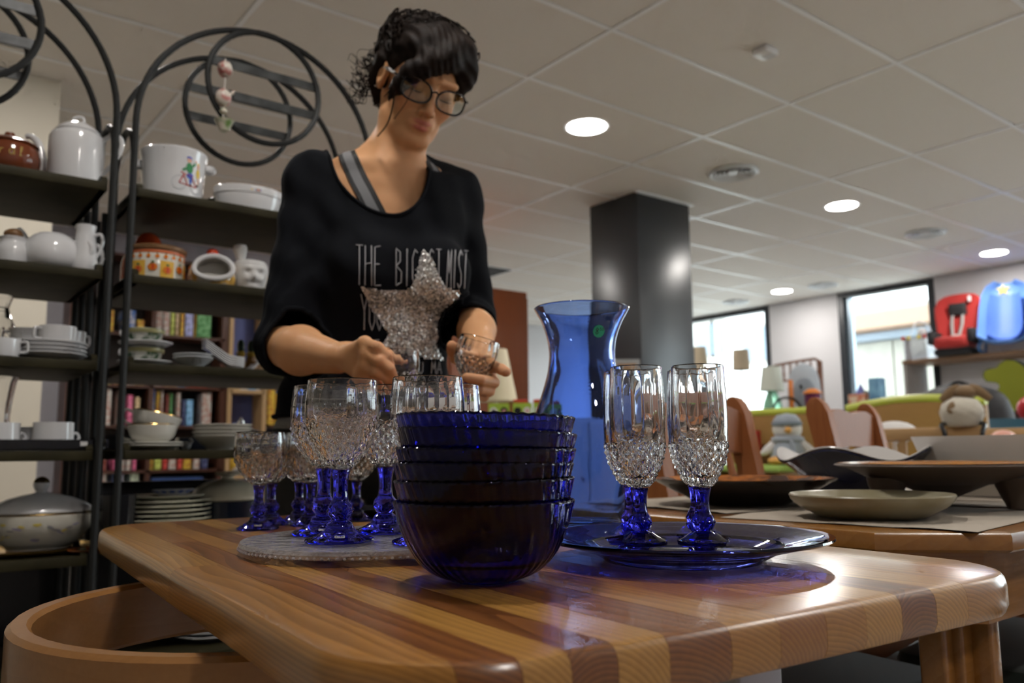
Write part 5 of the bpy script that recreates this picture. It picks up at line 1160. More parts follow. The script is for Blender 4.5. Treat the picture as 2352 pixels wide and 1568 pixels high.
# penguin
q = atL(1812, 1062, XD-.20)
t = thing('plush_penguin', 'plush penguin with grey cap and scarf seated on lime desk', 'plush toy', (q.x, q.y, zdesk+.003), -PI/2-.75+.0)
t.rotation_euler = (0, 0, math.atan2(-q.y, -q.x)+PI/2); t.scale = (1.3, 1.3, 1.3)
m_plw = mat('white_plush', (.66, .64, .62), .95, sheen=.4, bump=(260, .5, .003)); m_plg = mat('grey_plush', (.30, .34, .39), .95, sheen=.4, bump=(260, .5, .003)); m_plo = mat('orange_plush', (.68, .36, .10), .9, bump=(260, .4, .003))
MB().lathe(vase_profile([(0, 0), (.060, .002), (.075, .03), (.066, .07), (.046, .105), (.0, .12)], 4), 24, m_plg).obj('body', t)
MB().ball((0, 0, .155), (.062, .056, .056), m_plw).obj('head', t)
MB().lathe([(.056, .165), (.060, .172), (.056, .195), (.038, .215), (.0, .222)], 24, m_plg).obj('cap', t)
MB().lathe([(.058, .165), (.064, .170), (.064, .182), (.058, .186)], 24, mat('dark_grey_plush', (.20, .24, .28), .95)).obj('cap_brim', t)
MB().lathe([(0, 0), (.012, .0), (.015, .012), (.0, .034)], 12, m_plo, Matrix.Translation((.004, -.05, .148)) @ Matrix.Rotation(PI/2, 4, 'X')).obj('beak', t)
for s_ in (-1, 1): MB().ball((s_*.020, -.053, .165), .004, m_dk, u=8, v=6).obj('eye', t)
MB().tube([(.056*math.cos(a), .05*math.sin(a), .108) for a in [2*PI*k/20 for k in range(20)]], .014, 8, m_plg, closed=True).obj('scarf', t)
MB().tube([(.01, -.052, .105), (.022, -.068, .07), (.026, -.074, .04)], [.014, .015, .012], 8, m_plg, flat=(1, .5)).obj('scarf_end', t)
for s_ in (-1, 1):
    MB().tube(spline([(s_*.05, 0, .095), (s_*.085, -.015, .065), (s_*.115, -.02, .045)], 5), [.018, .019, .020, .020, .020, .019, .018, .016, .014, .010, .006], 8, m_plw).obj('wing', t)
    MB().ball((s_*.052, -.065, .018), (.034, .045, .018), m_plo, u=12, v=8).obj('foot', t)
for k, (u, c, h, lb) in enumerate(((1722, 'red', .2, 'red box standing behind the left slat chair on lime desk'), (2008, 'orange', .12, 'orange and yellow toy box behind the right slat chair'))):
    q = atL(u, 1062, XD-.12); tag(MB().rbox((0, 0, h/2), (.12, .10, h), .012, mat('toy_'+c, {'red': (.45, .02, .02), 'orange': (.70, .38, .04)}[c], .4, noise=(20, {'red': (.4, .03, .03), 'orange': (.6, .1, .03)}[c], .06))).obj('toy_box', loc=(q.x, q.y, zdesk+.003)), lb, 'toy box')
# crib side with slats
m_lw = wood('light_beech', (.50, .31, .14), (.42, .25, .10), rough=.45, scale=20, axis=1, coat=.1, ringmix=.2)
XC = 3.35; y0, y1 = atL(2030, 1000, XC).y, atL(2258, 1000, XC).y; zc_ = atL(2100, 990, XC).z; w = abs(y1-y0); yc = (y0+y1)/2
t = thing('crib', 'light beech crib with slatted side in front of the lime unit', 'crib', (XC, yc, 0))
for xx in (0, .5):
    MB().rbox((xx, 0, zc_-.012), (.03, w, .05), .008, m_lw).obj('top_rail', t); MB().rbox((xx, 0, .30), (.026, w, .05), .006, m_lw).obj('bottom_rail', t)
    for sy in (-1, 1): MB().box((xx, sy*(w/2-.025), (zc_-.04)/2), (.04, .04, zc_-.04), m_lw).obj('post', t, smooth=False)
    n = int(w/.075)
    for k in range(1, n): MB().box((xx, -w/2+w*k/n, (zc_+.26)/2), (.014, .03, zc_-.30), m_lw).obj('slat', t, smooth=False)
MB().box((.25, 0, .36), (.46, w-.08, .06), mat('mattress', (.6, .58, .55), .8)).obj('mattress', t, smooth=False)
for k, (yy, c) in enumerate(((.22, 'red'), (.10, 'red'), (-.02, 'navy'))):
    tag(MB().rbox((0, 0, .15), (.07, .08, .30), .02, mat('cushion_'+c, {'red': (.35, .02, .02), 'navy': (.02, .02, .06)}[c], .8)).obj('cushion', loc=(XC+.2, yc+yy, .392)), '%s cushion standing inside the crib, %s' % (c, ('leftmost', 'middle', 'right')[k]), 'cushion', 'cushions inside the crib')
q = atL(2052, 985, XC+.2); tag(MB().ball((0, 0, .05), (.08, .10, .05), m_plw).obj('white_cushion', loc=(q.x-.0, q.y, zc_-.05)), 'white soft cushion showing over the crib rail', 'cushion')
# plush dog on the crib rail
q = atL(2212, 985, XC)
t = thing('plush_dog', 'white plush dog with brown patch and brown ears sitting on crib', 'plush toy', (XC, q.y, zc_+.014))
t.rotation_euler = (0, 0, math.atan2(-q.y, -q.x)+PI/2); t.scale = (.8, .8, .8)
m_fw = mat('cream_fur', (.60, .56, .46), .95, sheen=.5, bump=(180, .8, .006)); m_fb = mat('brown_fur', (.24, .15, .07), .95, sheen=.4, bump=(180, .8, .006))
def fuzz(a, r, z, i, j): return r*(1+.03*math.sin(9*a+z*160)+.02*math.sin(17*a-z*90)), z
MB().lathe(vase_profile([(0, .0), (.07, .004), (.092, .045), (.095, .08), (.075, .12), (.03, .145), (0, .147)], 4), 36, m_fw, mod=fuzz).obj('body', t)
MB().ball((-.03, -.066, .075), (.035, .022, .045), m_fb).obj('brown_patch', t)
MB().ball((.02, .0, .165), (.060, .055, .035), m_fb).obj('head', t)
for s_ in (-1, 1): MB().tube(spline([(.02+s_*.02, -.02, .185), (.02+s_*.06, -.03, .165), (.02+s_*.105, -.03, .125)], 5), [.02, .022, .024, .024, .024, .023, .022, .021, .02, .018, .014], 8, m_fb, flat=(1, .45)).obj('ear', t)
for s_ in (-1, 1): MB().tube(spline([(s_*.075, -.02, .012), (s_*.09, -.06, .008), (s_*.08, -.085, -.03), (s_*.075, -.075, -.075)], 5), .011, 8, m_dk).obj('strap', t)
# pink ball, teal chair, green figure, red ball
q = atL(2305, 1005, 3.62); sup = thing('grey_storage_cube', 'grey storage cube carrying the pink ball', 'storage box', (q.x, q.y, 0)); MB().rbox((0, 0, .395), (.16, .16, .79), .01, mat('grey_fabric_box', (.3, .3, .32), .8)).obj('box', sup)
rb = .040; t = tag(MB().ball((0, 0, rb+.02), rb+.02, mat('pink_rubber', (.70, .36, .28), .3), u=28, v=16).obj('pink_ball', loc=(q.x, q.y, .791)), 'smooth pink ball beside the plush dog', 'ball')
q = atL(2345, 1010, 5.0)
t = thing('teal_chair', 'teal moulded plastic chair at the right picture edge', 'chair', (q.x, q.y-.05, 0), 2.4)
m_teal = mat('teal_plastic', (.015, .085, .13), .35)
rg = [[(x, -.2+.04*math.cos(x*4)+dy, z) for x in [-.24+.48*i/10 for i in range(11)]]+[(x, -.18+.04*math.cos(x*4)+dy, z) for x in [.24-.48*i/10 for i in range(11)]] for (z, dy) in ((.46, .02), (.62, 0), (.8, -.02), (.95, -.05), (1.0, -.06))]
MB().loft(rg, m_teal).obj('backrest', t); MB().rbox((0, .02, .45), (.46, .44, .03), .06, m_teal).obj('seat', t)
for sx in (-.2, .2):
    for sy in (-.15, .2): MB().tube([(sx, sy, .435), (sx*1.1, sy*1.1, 0)], .011, 8, m_steel).obj('leg', t)
XG = 6.6
def P4(u, v): return (1900+u*.2296, 620+v*.2296)
poly = [(1600, 1010), (1640, 990), (1720, 980), (1760, 930), (1830, 895), (1910, 900), (1980, 940), (2060, 1000), (2100, 1120), (2100, 1430), (1620, 1430), (1630, 1260), (1700, 1235), (1755, 1190), (1755, 1150), (1710, 1130), (1620, 1120), (1590, 1080), (1585, 1040)]
pw = [atL(*P4(u, v), XG) for u, v in poly]; cy_ = sum(p.y for p in pw)/len(pw)
pw2 = [(p.y-cy_, p.z) for p in pw]; zmin = min(z for y, z in pw2)
R = Matrix.Rotation(PI/2, 4, 'Z') @ Matrix.Rotation(PI/2, 4, 'X')
t = thing('green_felt_figure', 'olive green foam cut-out figure with black outline under the car seats', 'toy figure', (XG, cy_, zmin))
pz = [(y, z-zmin) for y, z in pw2]; cz2 = sum(z for y, z in pz)/len(pz)
MB().prism(pz, -.05, .05, mat('black_foam_edge', (.015, .018, .012), .7), R).obj('outline', t, smooth=False)
MB().prism([(y*.93, cz2+(z-cz2)*.95) for y, z in pz], -.062, .062, mat('olive_felt', (.22, .24, .015), .9), R).obj('felt_face', t, smooth=False)
sup = thing('toy_bench', 'low dark bench carrying the green figure', 'bench', (XG, cy_, 0)); MB().box((0, 0, zmin-.02), (.4, .75, .036), m_dkw).obj('top', sup, smooth=False)
for sy in (-.3, .3): MB().box((0, sy, (zmin-.038)/2), (.34, .05, zmin-.038), m_dkw).obj('leg', sup, smooth=False)
q = atL(2350, 930, XG-.5); sp = thing('low_grey_stand', 'grey stand under the red ball at the right edge', 'stand', (q.x, q.y-.05, 0)); MB().box((0, 0, q.z/2-.06), (.3, .3, q.z-.12), mat('grey_fabric_box')).obj('box', sp, smooth=False)
tag(MB().ball((0, 0, .09), .09, mat('red_rubber', (.5, .02, .03), .3)).obj('red_ball', loc=(q.x, q.y-.05, q.z-.119)), 'red ball at the right picture edge', 'ball')
# ---------------------------------------------------------------- wall shelf with car seats
XS = 8.80; zs_ = atL(2200, 817, XS).z; y0, y1 = atL(2075, 820, XS).y, .6
t = thing('wall_shelf', 'wooden wall shelf carrying the child car seats', 'shelf', (XS, y0, 0))
m_shw = wood('brown_shelf_board', (.26, .15, .08), (.2, .11, .055), rough=.5, scale=12, axis=1, coat=0, ringmix=.2)
MB().box((.20, (y1-y0)/2, zs_-.02), (.48, y0-y1, .04), m_shw).obj('board', t, smooth=False)
m_pan = mat('grey_side_panel', (.40, .37, .35), .6)
for yy in (-.02, (y1-y0)*.6, y1-y0+.02): MB().box((.20, yy, (zs_-.04)/2), (.46, .035, zs_-.04), m_pan).obj('side_panel', t, smooth=False)
ZSH = zs_+.002
# red car seat
q = atL(2198, 812, XS+.05)
t = thing('red_car_seat', 'red and black child car seat on the wall shelf', 'car seat', (XS+.12, q.y, ZSH)); t.rotation_euler = (0, 0, math.atan2(-q.y, -q.x)+PI/2-.30)
m_rf = mat('red_fabric', (.46, .022, .018), .8, sheen=.3); m_bf = mat('black_fabric', (.018, .018, .02), .8); m_strap = mat('grey_strap', (.35, .33, .32), .6)
k_ = 1.05
rg = []
for (z, w_, y, dp) in ((.16, .17, .02, .07), (.28, .20, .05, .08), (.42, .22, .085, .085), (.54, .23, .115, .08), (.62, .205, .135, .07), (.66, .15, .145, .05), (.675, .08, .15, .03)):
    rg.append([(w_*math.cos(a), y+dp*(abs(math.cos(a))**3)*(-.9)+(.05*math.sin(a)), z) for a in [2*PI*i/24 for i in range(24)]])
MB().loft(rg, m_rf).obj('backrest', t, angle=70)
MB().rbox((0, -.13, .13), (.34, .32, .12), .06, m_rf, seg=5).obj('seat', t)
for s_ in (-1, 1): MB().rbox((s_*.19, -.13, .19), (.075, .30, .14), .035, m_bf, seg=4).obj('arm', t)
MB().rbox((0, -.08, .035), (.36, .36, .07), .04, m_bf).obj('base', t)
MB().rbox((.0, .035, .50), (.17, .06, .13), .028, m_bf, seg=4).obj('head_pad', t)
for s_ in (-1, 1): MB().tube([(s_*.05, .02, .46), (s_*.05, -.02, .34), (s_*.03, -.09, .20)], .016, 8, m_strap, flat=(1, .35)).obj('harness_strap', t)
MB().rbox((0, -.11, .20), (.05, .03, .045), .01, mat('buckle_grey', (.5, .5, .5), .4)).obj('buckle', t)
MB().rbox((.12, .035, .60), (.03, .02, .06), .006, mat('white_tag', (.8, .8, .8), .5)).obj('tag', t)
# blue seat
q = atL(2312, 800, XS+.05)
t = thing('blue_baby_seat', 'light blue plastic baby seat with yellow star', 'baby seat', (XS+.10, q.y, ZSH)); t.rotation_euler = (0, 0, math.atan2(-q.y, -q.x)+PI/2-.15)
m_bs = mat('sky_blue_plastic', (.13, .27, .62), .35); m_bs2 = mat('deeper_blue_pad', (.08, .17, .52), .6)
rg = []
for (z, w_, y) in ((.09, .20, -.22), (.11, .235, -.10), (.16, .245, -.01), (.28, .245, .06), (.44, .235, .12), (.58, .215, .17), (.68, .17, .20), (.73, .09, .215)):
    ring = []
    for i in range(15):
        f = i/14*2-1; ring.append((w_*f, y-.12*abs(f)**3, z+.05*abs(f)**3*(1 if z < .2 else .3)))
    ring += [(x*.97, y_+.03, z_-.03) for x, y_, z_ in ring[::-1]]; rg.append(ring)
MB().loft(rg, m_bs).obj('shell', t, angle=70)
rg = [[(x*.62, y_-.012, z_+.012) for x, y_, z_ in r_[:15]]+[(x*.6, y_-.004, z_+.004) for x, y_, z_ in r_[:15][::-1]] for r_ in rg[1:6]]
MB().loft(rg, m_bs2).obj('pad', t, angle=70)
star = [((.065 if i % 2 == 0 else .027)*math.sin(PI*i/5), (.065 if i % 2 == 0 else .027)*math.cos(PI*i/5)) for i in range(10)]
MB().prism(star, 0, .012, mat('yellow_star', (.80, .62, .08), .5), Matrix.Translation((-.03, .172, .655)) @ Matrix.Rotation(PI/2-.3, 4, 'X')).obj('star', t, smooth=False)
for s_ in (-1, 1): MB().tube(spline([(s_*.2, -.16, .12), (s_*.23, -.20, .05), (s_*.22, -.12, .015), (s_*.22, .05, .015), (s_*.22, .12, .06), (s_*.2, .10, .28)], 5), .014, 8, mat('mid_blue_tube', (.05, .17, .42), .4)).obj('rocker', t)
# clear bag with toys
q = atL(2108, 815, XS+.05)
t = thing('clear_toy_box', 'clear plastic box with red and yellow clips left of the red car seat', 'toy box', (XS+.12, q.y, ZSH))
m_cl = mat('milky_plastic', (.75, .75, .78), .25, trans=.6, ior=1.2)
MB().rbox((0, 0, .12), (.24, .26, .24), .03, m_cl).obj('box', t); MB().ball((0, -.03, .30), (.06, .05, .05), m_por).obj('white_toy', t)
MB().tube(spline([(0, .12, .24), (0, .02, .42), (0, -.10, .36), (0, -.13, .24)], 5), .008, 6, m_cl).obj('handle', t)
for k, (yy, c) in enumerate(((.12, 'red_bow'), (.06, 'yellow_star'), (-.05, 'yellow_star'), (-.11, 'red_bow'))): MB().rbox((-.125, yy, .24), (.02, .035, .04), .006, mat(c)).obj('clip', t)
# ---------------------------------------------------------------- ledge before the windows with lamps and toys
XE = 6.75; zE = 1.02
ya, yb = atL(1560, 940, XE).y, atL(2100, 940, XE).y
t = thing('long_white_ledge', 'long low white ledge unit in front of the windows', 'cabinet', (XE+.25, (ya+yb)/2, 0)); wl = abs(ya-yb)
MB().box((0, 0, zE-.015), (.6, wl, .03), m_wcab).obj('top', t, smooth=False)
for k in range(5): MB().box((0, -wl/2+.02+(wl-.04)*k/4, (zE-.03)/2), (.55, .035, zE-.03), m_wcab).obj('upright', t, smooth=False)
for zz in (.08, .5): MB().box((0, 0, zz), (.55, wl-.04, .025), m_wcab).obj('shelf_board', t, smooth=False)
ZE = zE+.002
m_sh1 = mat('linen_shade', (.46, .38, .27), .8); m_sh2 = mat('pale_mint_shade', (.60, .64, .56), .8); m_gg = mat('green_bubble_glass', (.40, .78, .55), .1, trans=.7, ior=1.4, bump=(60, .6, .004))
def lamp(u, vtop, vbot, w0, w1, X, ms, mb_, name, label, slim):
    c = atL(u, vbot, X); top = atL(u, vtop, X); k = (c.length)/FPX
    d = Vector((c.x, c.y, 0)).dot(CF)/FPX
    t = thing(name, label, 'lamp', (c.x, c.y, ZE)); hb = c.z-ZE
    if slim: MB().lathe([(0, 0), (.07, 0), (.07, .012), (.008, .02), (.006, hb+.05), (0, hb+.05)], 20, m_dk).obj('stem', t)
    else: MB().lathe(vase_profile([(0, 0), (.07, 0), (.095, .05), (.09, hb*.6), (.04, hb), (0, hb+.001)], 4), 28, mb_).obj('base', t)
    r0, r1 = w0*d/2, w1*d/2; h = top.z-c.z
    MB().lathe([(r1, hb), (r0, hb+h), (r0-.004, hb+h), (r1-.004, hb), (r1, hb)], 36, ms).obj('shade', t)
lamp(1703, 803, 850, 36, 40, 7.0, m_sh1, None, 'slim_table_lamp', 'slim table lamp with beige drum shade before the far window', True)
lamp(1606, 797, 848, 34, 44, 6.95, m_sh1, None, 'slim_table_lamp', 'beige shaded lamp half hidden beside the black pillar', True)
lamp(1773, 842, 898, 40, 56, 6.75, m_sh2, m_gg, 'green_glass_lamp', 'lamp with pale shade and green bubbled glass base', False)
# cot rail, grey hooded seat, bucket, basket
X2 = 7.0
a, b = atL(1765, 850, X2), atL(1872, 850, X2); wl = abs(a.y-b.y); zt2 = atL(1815, 826, X2).z
t = thing('spindle_cot', 'brown cot with turned spindle rail standing on the ledge', 'cot', (X2+.1, (a.y+b.y)/2, ZE))
m_cot = mat('brown_cot_wood', (.18, .07, .035), .4); hh = zt2-ZE
MB().tube([(0, wl/2, hh-.03), (0, 0, hh-.008), (0, -wl/2+.06, hh-.004), (0, -wl/2+.015, hh-.03), (0, -wl/2, hh-.09)], .014, 8, m_cot).obj('top_rail', t)
MB().tube([(0, wl/2, hh-.19), (0, -wl/2, hh-.19)], .012, 8, m_cot).obj('lower_rail', t)
for k in range(7): y_ = wl/2-.03-(wl-.06)*k/6; MB().lathe([(0, hh-.185), (.008, hh-.18), (.014, hh-.13), (.008, hh-.08), (.012, hh-.05), (.006, hh-.015), (0, hh-.015)], 10, m_cot).obj('spindle', t, loc=(0, y_, 0))
for sy in (-1, 1): MB().tube([(0, sy*wl/2, 0), (0, sy*wl/2, hh-.03)], .016, 8, m_cot).obj('post', t)
q = atL(1850, 940, X2-.25); zt3 = atL(1850, 832, X2-.25).z-ZE
t = thing('grey_hooded_seat', 'pale grey padded hooded seat on the ledge', 'baby seat', (q.x, q.y, ZE)); t.rotation_euler = (0, 0, math.atan2(-q.y, -q.x)+PI/2)
m_gf = mat('pale_grey_fabric', (.40, .44, .48), .85, bump=(40, .3, .004))
MB().lathe(vase_profile([(0, 0), (.13, 0), (.15, zt3*.3), (.14, zt3*.65), (.10, zt3*.9), (0, zt3)], 4), 32, m_gf, sy=.8).obj('hood', t)
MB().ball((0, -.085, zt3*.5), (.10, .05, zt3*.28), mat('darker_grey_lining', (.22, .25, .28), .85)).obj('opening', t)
MB().ball((-.03, -.14, zt3*.62), .014, m_dk).obj('button', t)
q = atL(1868, 940, X2-.55); t = thing('toy_bucket', 'purple toy bucket with orange top on the ledge', 'bucket', (q.x, q.y, ZE)); hz = atL(1868, 905, X2-.55).z-ZE
MB().lathe(shell([(0, 0), (.055, 0), (.07, hz)], .004), 28, mat('purple_plastic', (.13, .015, .06), .4)).obj('pail', t); MB().lathe([(0, hz+.05), (.03, hz+.048), (.075, hz+.02), (.08, hz+.008), (.072, hz+.003), (0, hz+.003)], 28, mat('orange_plastic', (.62, .18, .02), .35)).obj('orange_lid', t)
q = atL(1819, 940, X2-.50); h1 = atL(1819, 872, X2-.50).z-ZE; tag(MB().rbox((0, 0, h1/2), (.03, .035, h1), .008, mat('orange_plastic')).obj('orange_paddle', loc=(q.x, q.y, ZE)), 'upright orange plastic paddle beside the grey hooded seat', 'toy')
q = atL(1808, 940, X2-.62); t = thing('black_basket', 'dark wicker basket with round handle on the ledge', 'basket', (q.x, q.y, ZE)); hb_ = atL(1818, 912, X2-.62).z-ZE
t.rotation_euler = (0, 0, -YAW)
MB().tube([(.125*math.cos(a), 0, hb_-.125+.125*math.sin(a)) for a in [PI*k/20 for k in range(21)]], .012, 8, m_dk).obj('handle', t)
MB().lathe(shell([(0, 0), (.10, 0), (.13, max(.03, hb_-.12))], .008), 28, mat('dark_wicker', (.09, .04, .02), .6, bump=(120, .8, .003))).obj('bowl', t)
# castle, tower, bush on the right part of the ledge
q = atL(1980, 940, XE+.1); t = thing('toy_castle', 'small cream toy castle with blue cone roof', 'toy', (q.x, q.y, ZE))
h1 = atL(1980, 905, XE+.1).z-ZE
MB().rbox((0, 0, h1/2), (.16, .16, h1), .01, mat('castle_print', (.60, .48, .34), .5, noise=(22, (.45, .15, .08), .06))).obj('keep', t); MB().lathe([(0, h1), (.05, h1), (0, h1+.10)], 20, mat('castle_roof', (.12, .13, .35), .5)).obj('roof', t)
for k in range(4): MB().box((-.06+.04*k, -.07, h1+.012), (.022, .02, .024), m_fac2).obj('merlon', t, smooth=False)
q = atL(2018, 940, XE+.1); h1 = atL(2018, 868, XE+.1).z-ZE; tag(MB().rbox((0, 0, h1/2), (.12, .10, h1), .012, mat('blue_tower', (.16, .34, .48), .4, noise=(9, (.08, .2, .34), .1))).obj('blue_toy_tower', loc=(q.x, q.y, ZE)), 'tall blue toy tower beside the toy castle', 'toy')
q = atL(2052, 940, XE+.05); h1 = atL(2052, 918, XE+.05).z-ZE; t = thing('green_toy', 'rounded dark green toy with red base on the ledge', 'toy', (q.x, q.y, ZE)); MB().rbox((-.0, .04, .04), (.10, .16, .08), .01, mat('red_toy_base', (.5, .08, .04), .4)).obj('base', t); MB().ball((0, 0, h1-.07+.03), (.075, .075, .08), mat('green_toy_plastic', (.02, .16, .07), .4)).obj('dome', t)
# black bags on the floor side of the shelf
for k, (u, v, rx_, rz_, X_) in enumerate(((2108, 945, .22, .14, 7.6), (2205, 940, .34, .26, 5.5))):
    q = atL(u, v, X_); sp = q.z-.02
    t = thing('black_bag', ('soft black bag below the wall shelf', 'rounded black hood behind the plush dog')[k], 'bag', (q.x, q.y, 0)); MB().lathe(vase_profile([(0, 0), (rx_*.8, 0), (rx_, sp*.4), (rx_*.9, sp), (rx_*.5, sp+rz_*.6), (0, sp+rz_*.7)], 5), 28, mat('black_nylon', (.015, .015, .018), .6, bump=(20, .3, .01)), sx=.6).obj('body', t); MB().tube(spline([(0, -.1, sp+rz_*.6), (0, 0, sp+rz_*.75), (0, .1, sp+rz_*.6)], 5), .01, 8, m_dk).obj('strap', t)
# ================================================================== THE WOMAN
# shapes are laid out in camera-aligned floor coordinates (x right, y ahead, z up), then turned into the room
def C(u, v, d):
    p = atD(u, v, d); return np.array([p.dot(CR), p.dot(CF), p.z])
def sd_cap(P, a, b, ra, rb):
    a, b = np.asarray(a, float), np.asarray(b, float); ab = b-a; t = np.clip(((P-a) @ ab)/(ab @ ab), 0, 1)
    return np.linalg.norm(P-a-t[:, None]*ab, axis=1)-(ra+(rb-ra)*t)
def sd_ell(P, c, r, R=None):
    q = P-np.asarray(c, float)
    if R is not None: q = q @ R
    r = np.asarray(r, float); k0 = np.linalg.norm(q/r, axis=1); k1 = np.linalg.norm(q/(r*r), axis=1)
    return k0*(k0-1)/np.maximum(k1, 1e-9)
def smin(a, b, k):
    h = np.clip(.5+.5*(b-a)/k, 0, 1); return b+(a-b)*h-k*h*(1-h)
def smax(a, b, k): return -smin(-a, -b, k)
def surface_net(f, lo, hi, h):
    lo, hi = np.asarray(lo, float), np.asarray(hi, float); n = np.ceil((hi-lo)/h).astype(int)+1
    ax = [lo[i]+h*np.arange(n[i]) for i in range(3)]
    # coarse pass, then exact values near the surface only
    V = np.full(n, 1.0)
    G = np.stack(np.meshgrid(*ax, indexing='ij'), -1).reshape(-1, 3)
    s = 4; cidx = [np.arange(0, n[i]+s-1, s) for i in range(3)]
    cg = np.stack(np.meshgrid(*[lo[i]+h*cidx[i] for i in range(3)], indexing='ij'), -1).reshape(-1, 3)
    cv = f(cg).reshape([len(c) for c in cidx])
    near = np.ones(n, bool)
    ix = np.clip(np.round(np.arange(n[0])/s).astype(int), 0, len(cidx[0])-1); iy = np.clip(np.round(np.arange(n[1])/s).astype(int), 0, len(cidx[1])-1); iz = np.clip(np.round(np.arange(n[2])/s).astype(int), 0, len(cidx[2])-1)
    cvn = cv[np.ix_(ix, iy, iz)]; near = np.abs(cvn) < h*s*1.6+.004
    V = np.where(cvn > 0, 1., -1.); vals = f(G[near.reshape(-1)]); V[near] = vals
    S = V < 0
    corners = [(i, j, k) for i in (0, 1) for j in (0, 1) for k in (0, 1)]
    m = n-1
    cs = [S[i:i+m[0], j:j+m[1], k:k+m[2]] for i, j, k in corners]
    cnt = sum(c.astype(np.int8) for c in cs); act = (cnt > 0) & (cnt < 8)
    idx = -np.ones(m, int); ids = np.argwhere(act); idx[act] = np.arange(len(ids))
    acc = np.zeros((len(ids), 3)); num = np.zeros(len(ids))
    for a in range(8):
        for b in range(a+1, 8):
            d = np.array(corners[b])-np.array(corners[a])
            if np.abs(d).sum() != 1: continue
            pa = ids+corners[a]; pb = ids+corners[b]; va = V[tuple(pa.T)]; vb = V[tuple(pb.T)]; x = (va < 0) != (vb < 0)
            t = np.where(x, va/np.where(x, va-vb, 1), 0); acc += np.where(x[:, None], pa+t[:, None]*d, 0); num += x
    verts = lo+h*acc/num[:, None]
    quads = []
    for axis in range(3):
        sl0 = [slice(None)]*3; sl1 = [slice(None)]*3; sl0[axis] = slice(0, -1); sl1[axis] = slice(1, None)
        ch = S[tuple(sl0)] != S[tuple(sl1)]; e = np.argwhere(ch); b, c = [q for q in range(3) if q != axis]
        ok = (e[:, b] > 0) & (e[:, c] > 0) & (e[:, b] < m[b]) & (e[:, c] < m[c]); e = e[ok]
        def at(db, dc):
            q = e.copy(); q[:, b] -= db; q[:, c] -= dc; return idx[tuple(q.T)]
        Q = np.stack([at(1, 1), at(0, 1), at(0, 0), at(1, 0)], 1); fl = S[tuple(e.T)]
        if axis == 1: fl = ~fl
        Q[~fl] = Q[~fl][:, ::-1]; quads.append(Q)
    return verts, np.concatenate(quads)
def relax(V, Q, it=2, lam=.5):
    E = np.concatenate([Q[:, [i, (i+1) % 4]] for i in range(4)])
    for _ in range(it):
        acc = np.zeros_like(V); cn = np.zeros(len(V))
        np.add.at(acc, E[:, 0], V[E[:, 1]]); np.add.at(acc, E[:, 1], V[E[:, 0]]); np.add.at(cn, E[:, 0], 1); np.add.at(cn, E[:, 1], 1)
        V = V+lam*(acc/np.maximum(cn, 1)[:, None]-V)
    return V
def clip_tris(V, T, g):
    """keep the part of a triangle mesh where g > 0, cutting exactly along g = 0; returns verts, tris and the cut's edges"""
    V = list(map(tuple, V)); out = []; cache = {}; edges = []
    def cut(i, j):
        k = (min(i, j), max(i, j))
        if k not in cache:
            t = g[i]/(g[i]-g[j]); cache[k] = len(V); V.append(tuple(np.array(V[i])*(1-t)+np.array(V[j])*t))
        return cache[k]
    for t in T:
        ins = [g[i] > 0 for i in t]; n = sum(ins)
        if n == 3: out.append(tuple(t))
        elif n == 1:
            k = ins.index(True); a, b, c = t[k], t[(k+1) % 3], t[(k+2) % 3]; p, q = cut(a, b), cut(a, c); out.append((a, p, q)); edges.append((p, q))
        elif n == 2:
            k = ins.index(False); a, b, c = t[k], t[(k+1) % 3], t[(k+2) % 3]; p, q = cut(a, b), cut(a, c); out += [(p, b, c), (p, c, q)]; edges.append((q, p))
    return np.array(V), out, edges
RM = np.array([[CR.x, CR.y, 0], [CF.x, CF.y, 0], [0, 0, 1.]])           # camera-aligned rows -> world
pf = C(850, 1300, 1.64); PORG = np.array([pf[0], pf[1], 0.]) @ RM
def to_local(V): return np.asarray(V) @ RM-PORG
def mesh_obj(name, V, F, m, parent, attr=None, smooth=True):
    me = bpy.data.meshes.new(name); me.from_pydata([tuple(v) for v in to_local(V)], [], [tuple(int(i) for i in f) for f in F]); me.materials.append(m)
    if smooth: me.polygons.foreach_set('use_smooth', [True]*len(me.polygons))
    if attr is not None:
        ca = me.color_attributes.new('tint', 'FLOAT_COLOR', 'POINT'); ca.data.foreach_set('color', np.concatenate([attr, np.ones((len(attr), 1))], 1).astype(np.float32).ravel())
    me.update(); return ob(name, me, parent)
woman = thing('person', 'woman in black sweater with glasses and pinned up dark hair sorting glasses', 'person', PORG)
# ---- head frame
yaw_, pit_, rol_ = math.radians(24), math.radians(33), math.radians(11)
hf = np.array([math.sin(yaw_), -math.cos(yaw_), 0]); hr = np.array([math.cos(yaw_), math.sin(yaw_), 0]); hu = np.array([0, 0, 1.])
hf, hu = hf*math.cos(pit_)-hu*math.sin(pit_), hu*math.cos(pit_)+hf*math.sin(pit_)
hr, hu = hr*math.cos(rol_)-hu*math.sin(rol_), hu*math.cos(rol_)+hr*math.sin(rol_)
HB = np.stack([hr, -hf, hu]); HC = C(966, 196, 1.60)
def hw(p): return HC+np.asarray(p, float) @ HB            # head-local (right, back, up) -> camera frame
def hl(P): return (P-HC) @ HB.T
neck_b = C(893, 392, 1.640); neck_t = hw((0, .022, -.045))
by = math.radians(20); bxv = np.array([math.cos(by), math.sin(by), 0]); bfv = np.array([math.sin(by), -math.cos(by), 0])
BR = np.stack([bxv, -bfv, [0, 0, 1.]])                      # body-local (right, back, up)
shR, shL = C(722, 428, 1.600), C(1050, 452, 1.735)
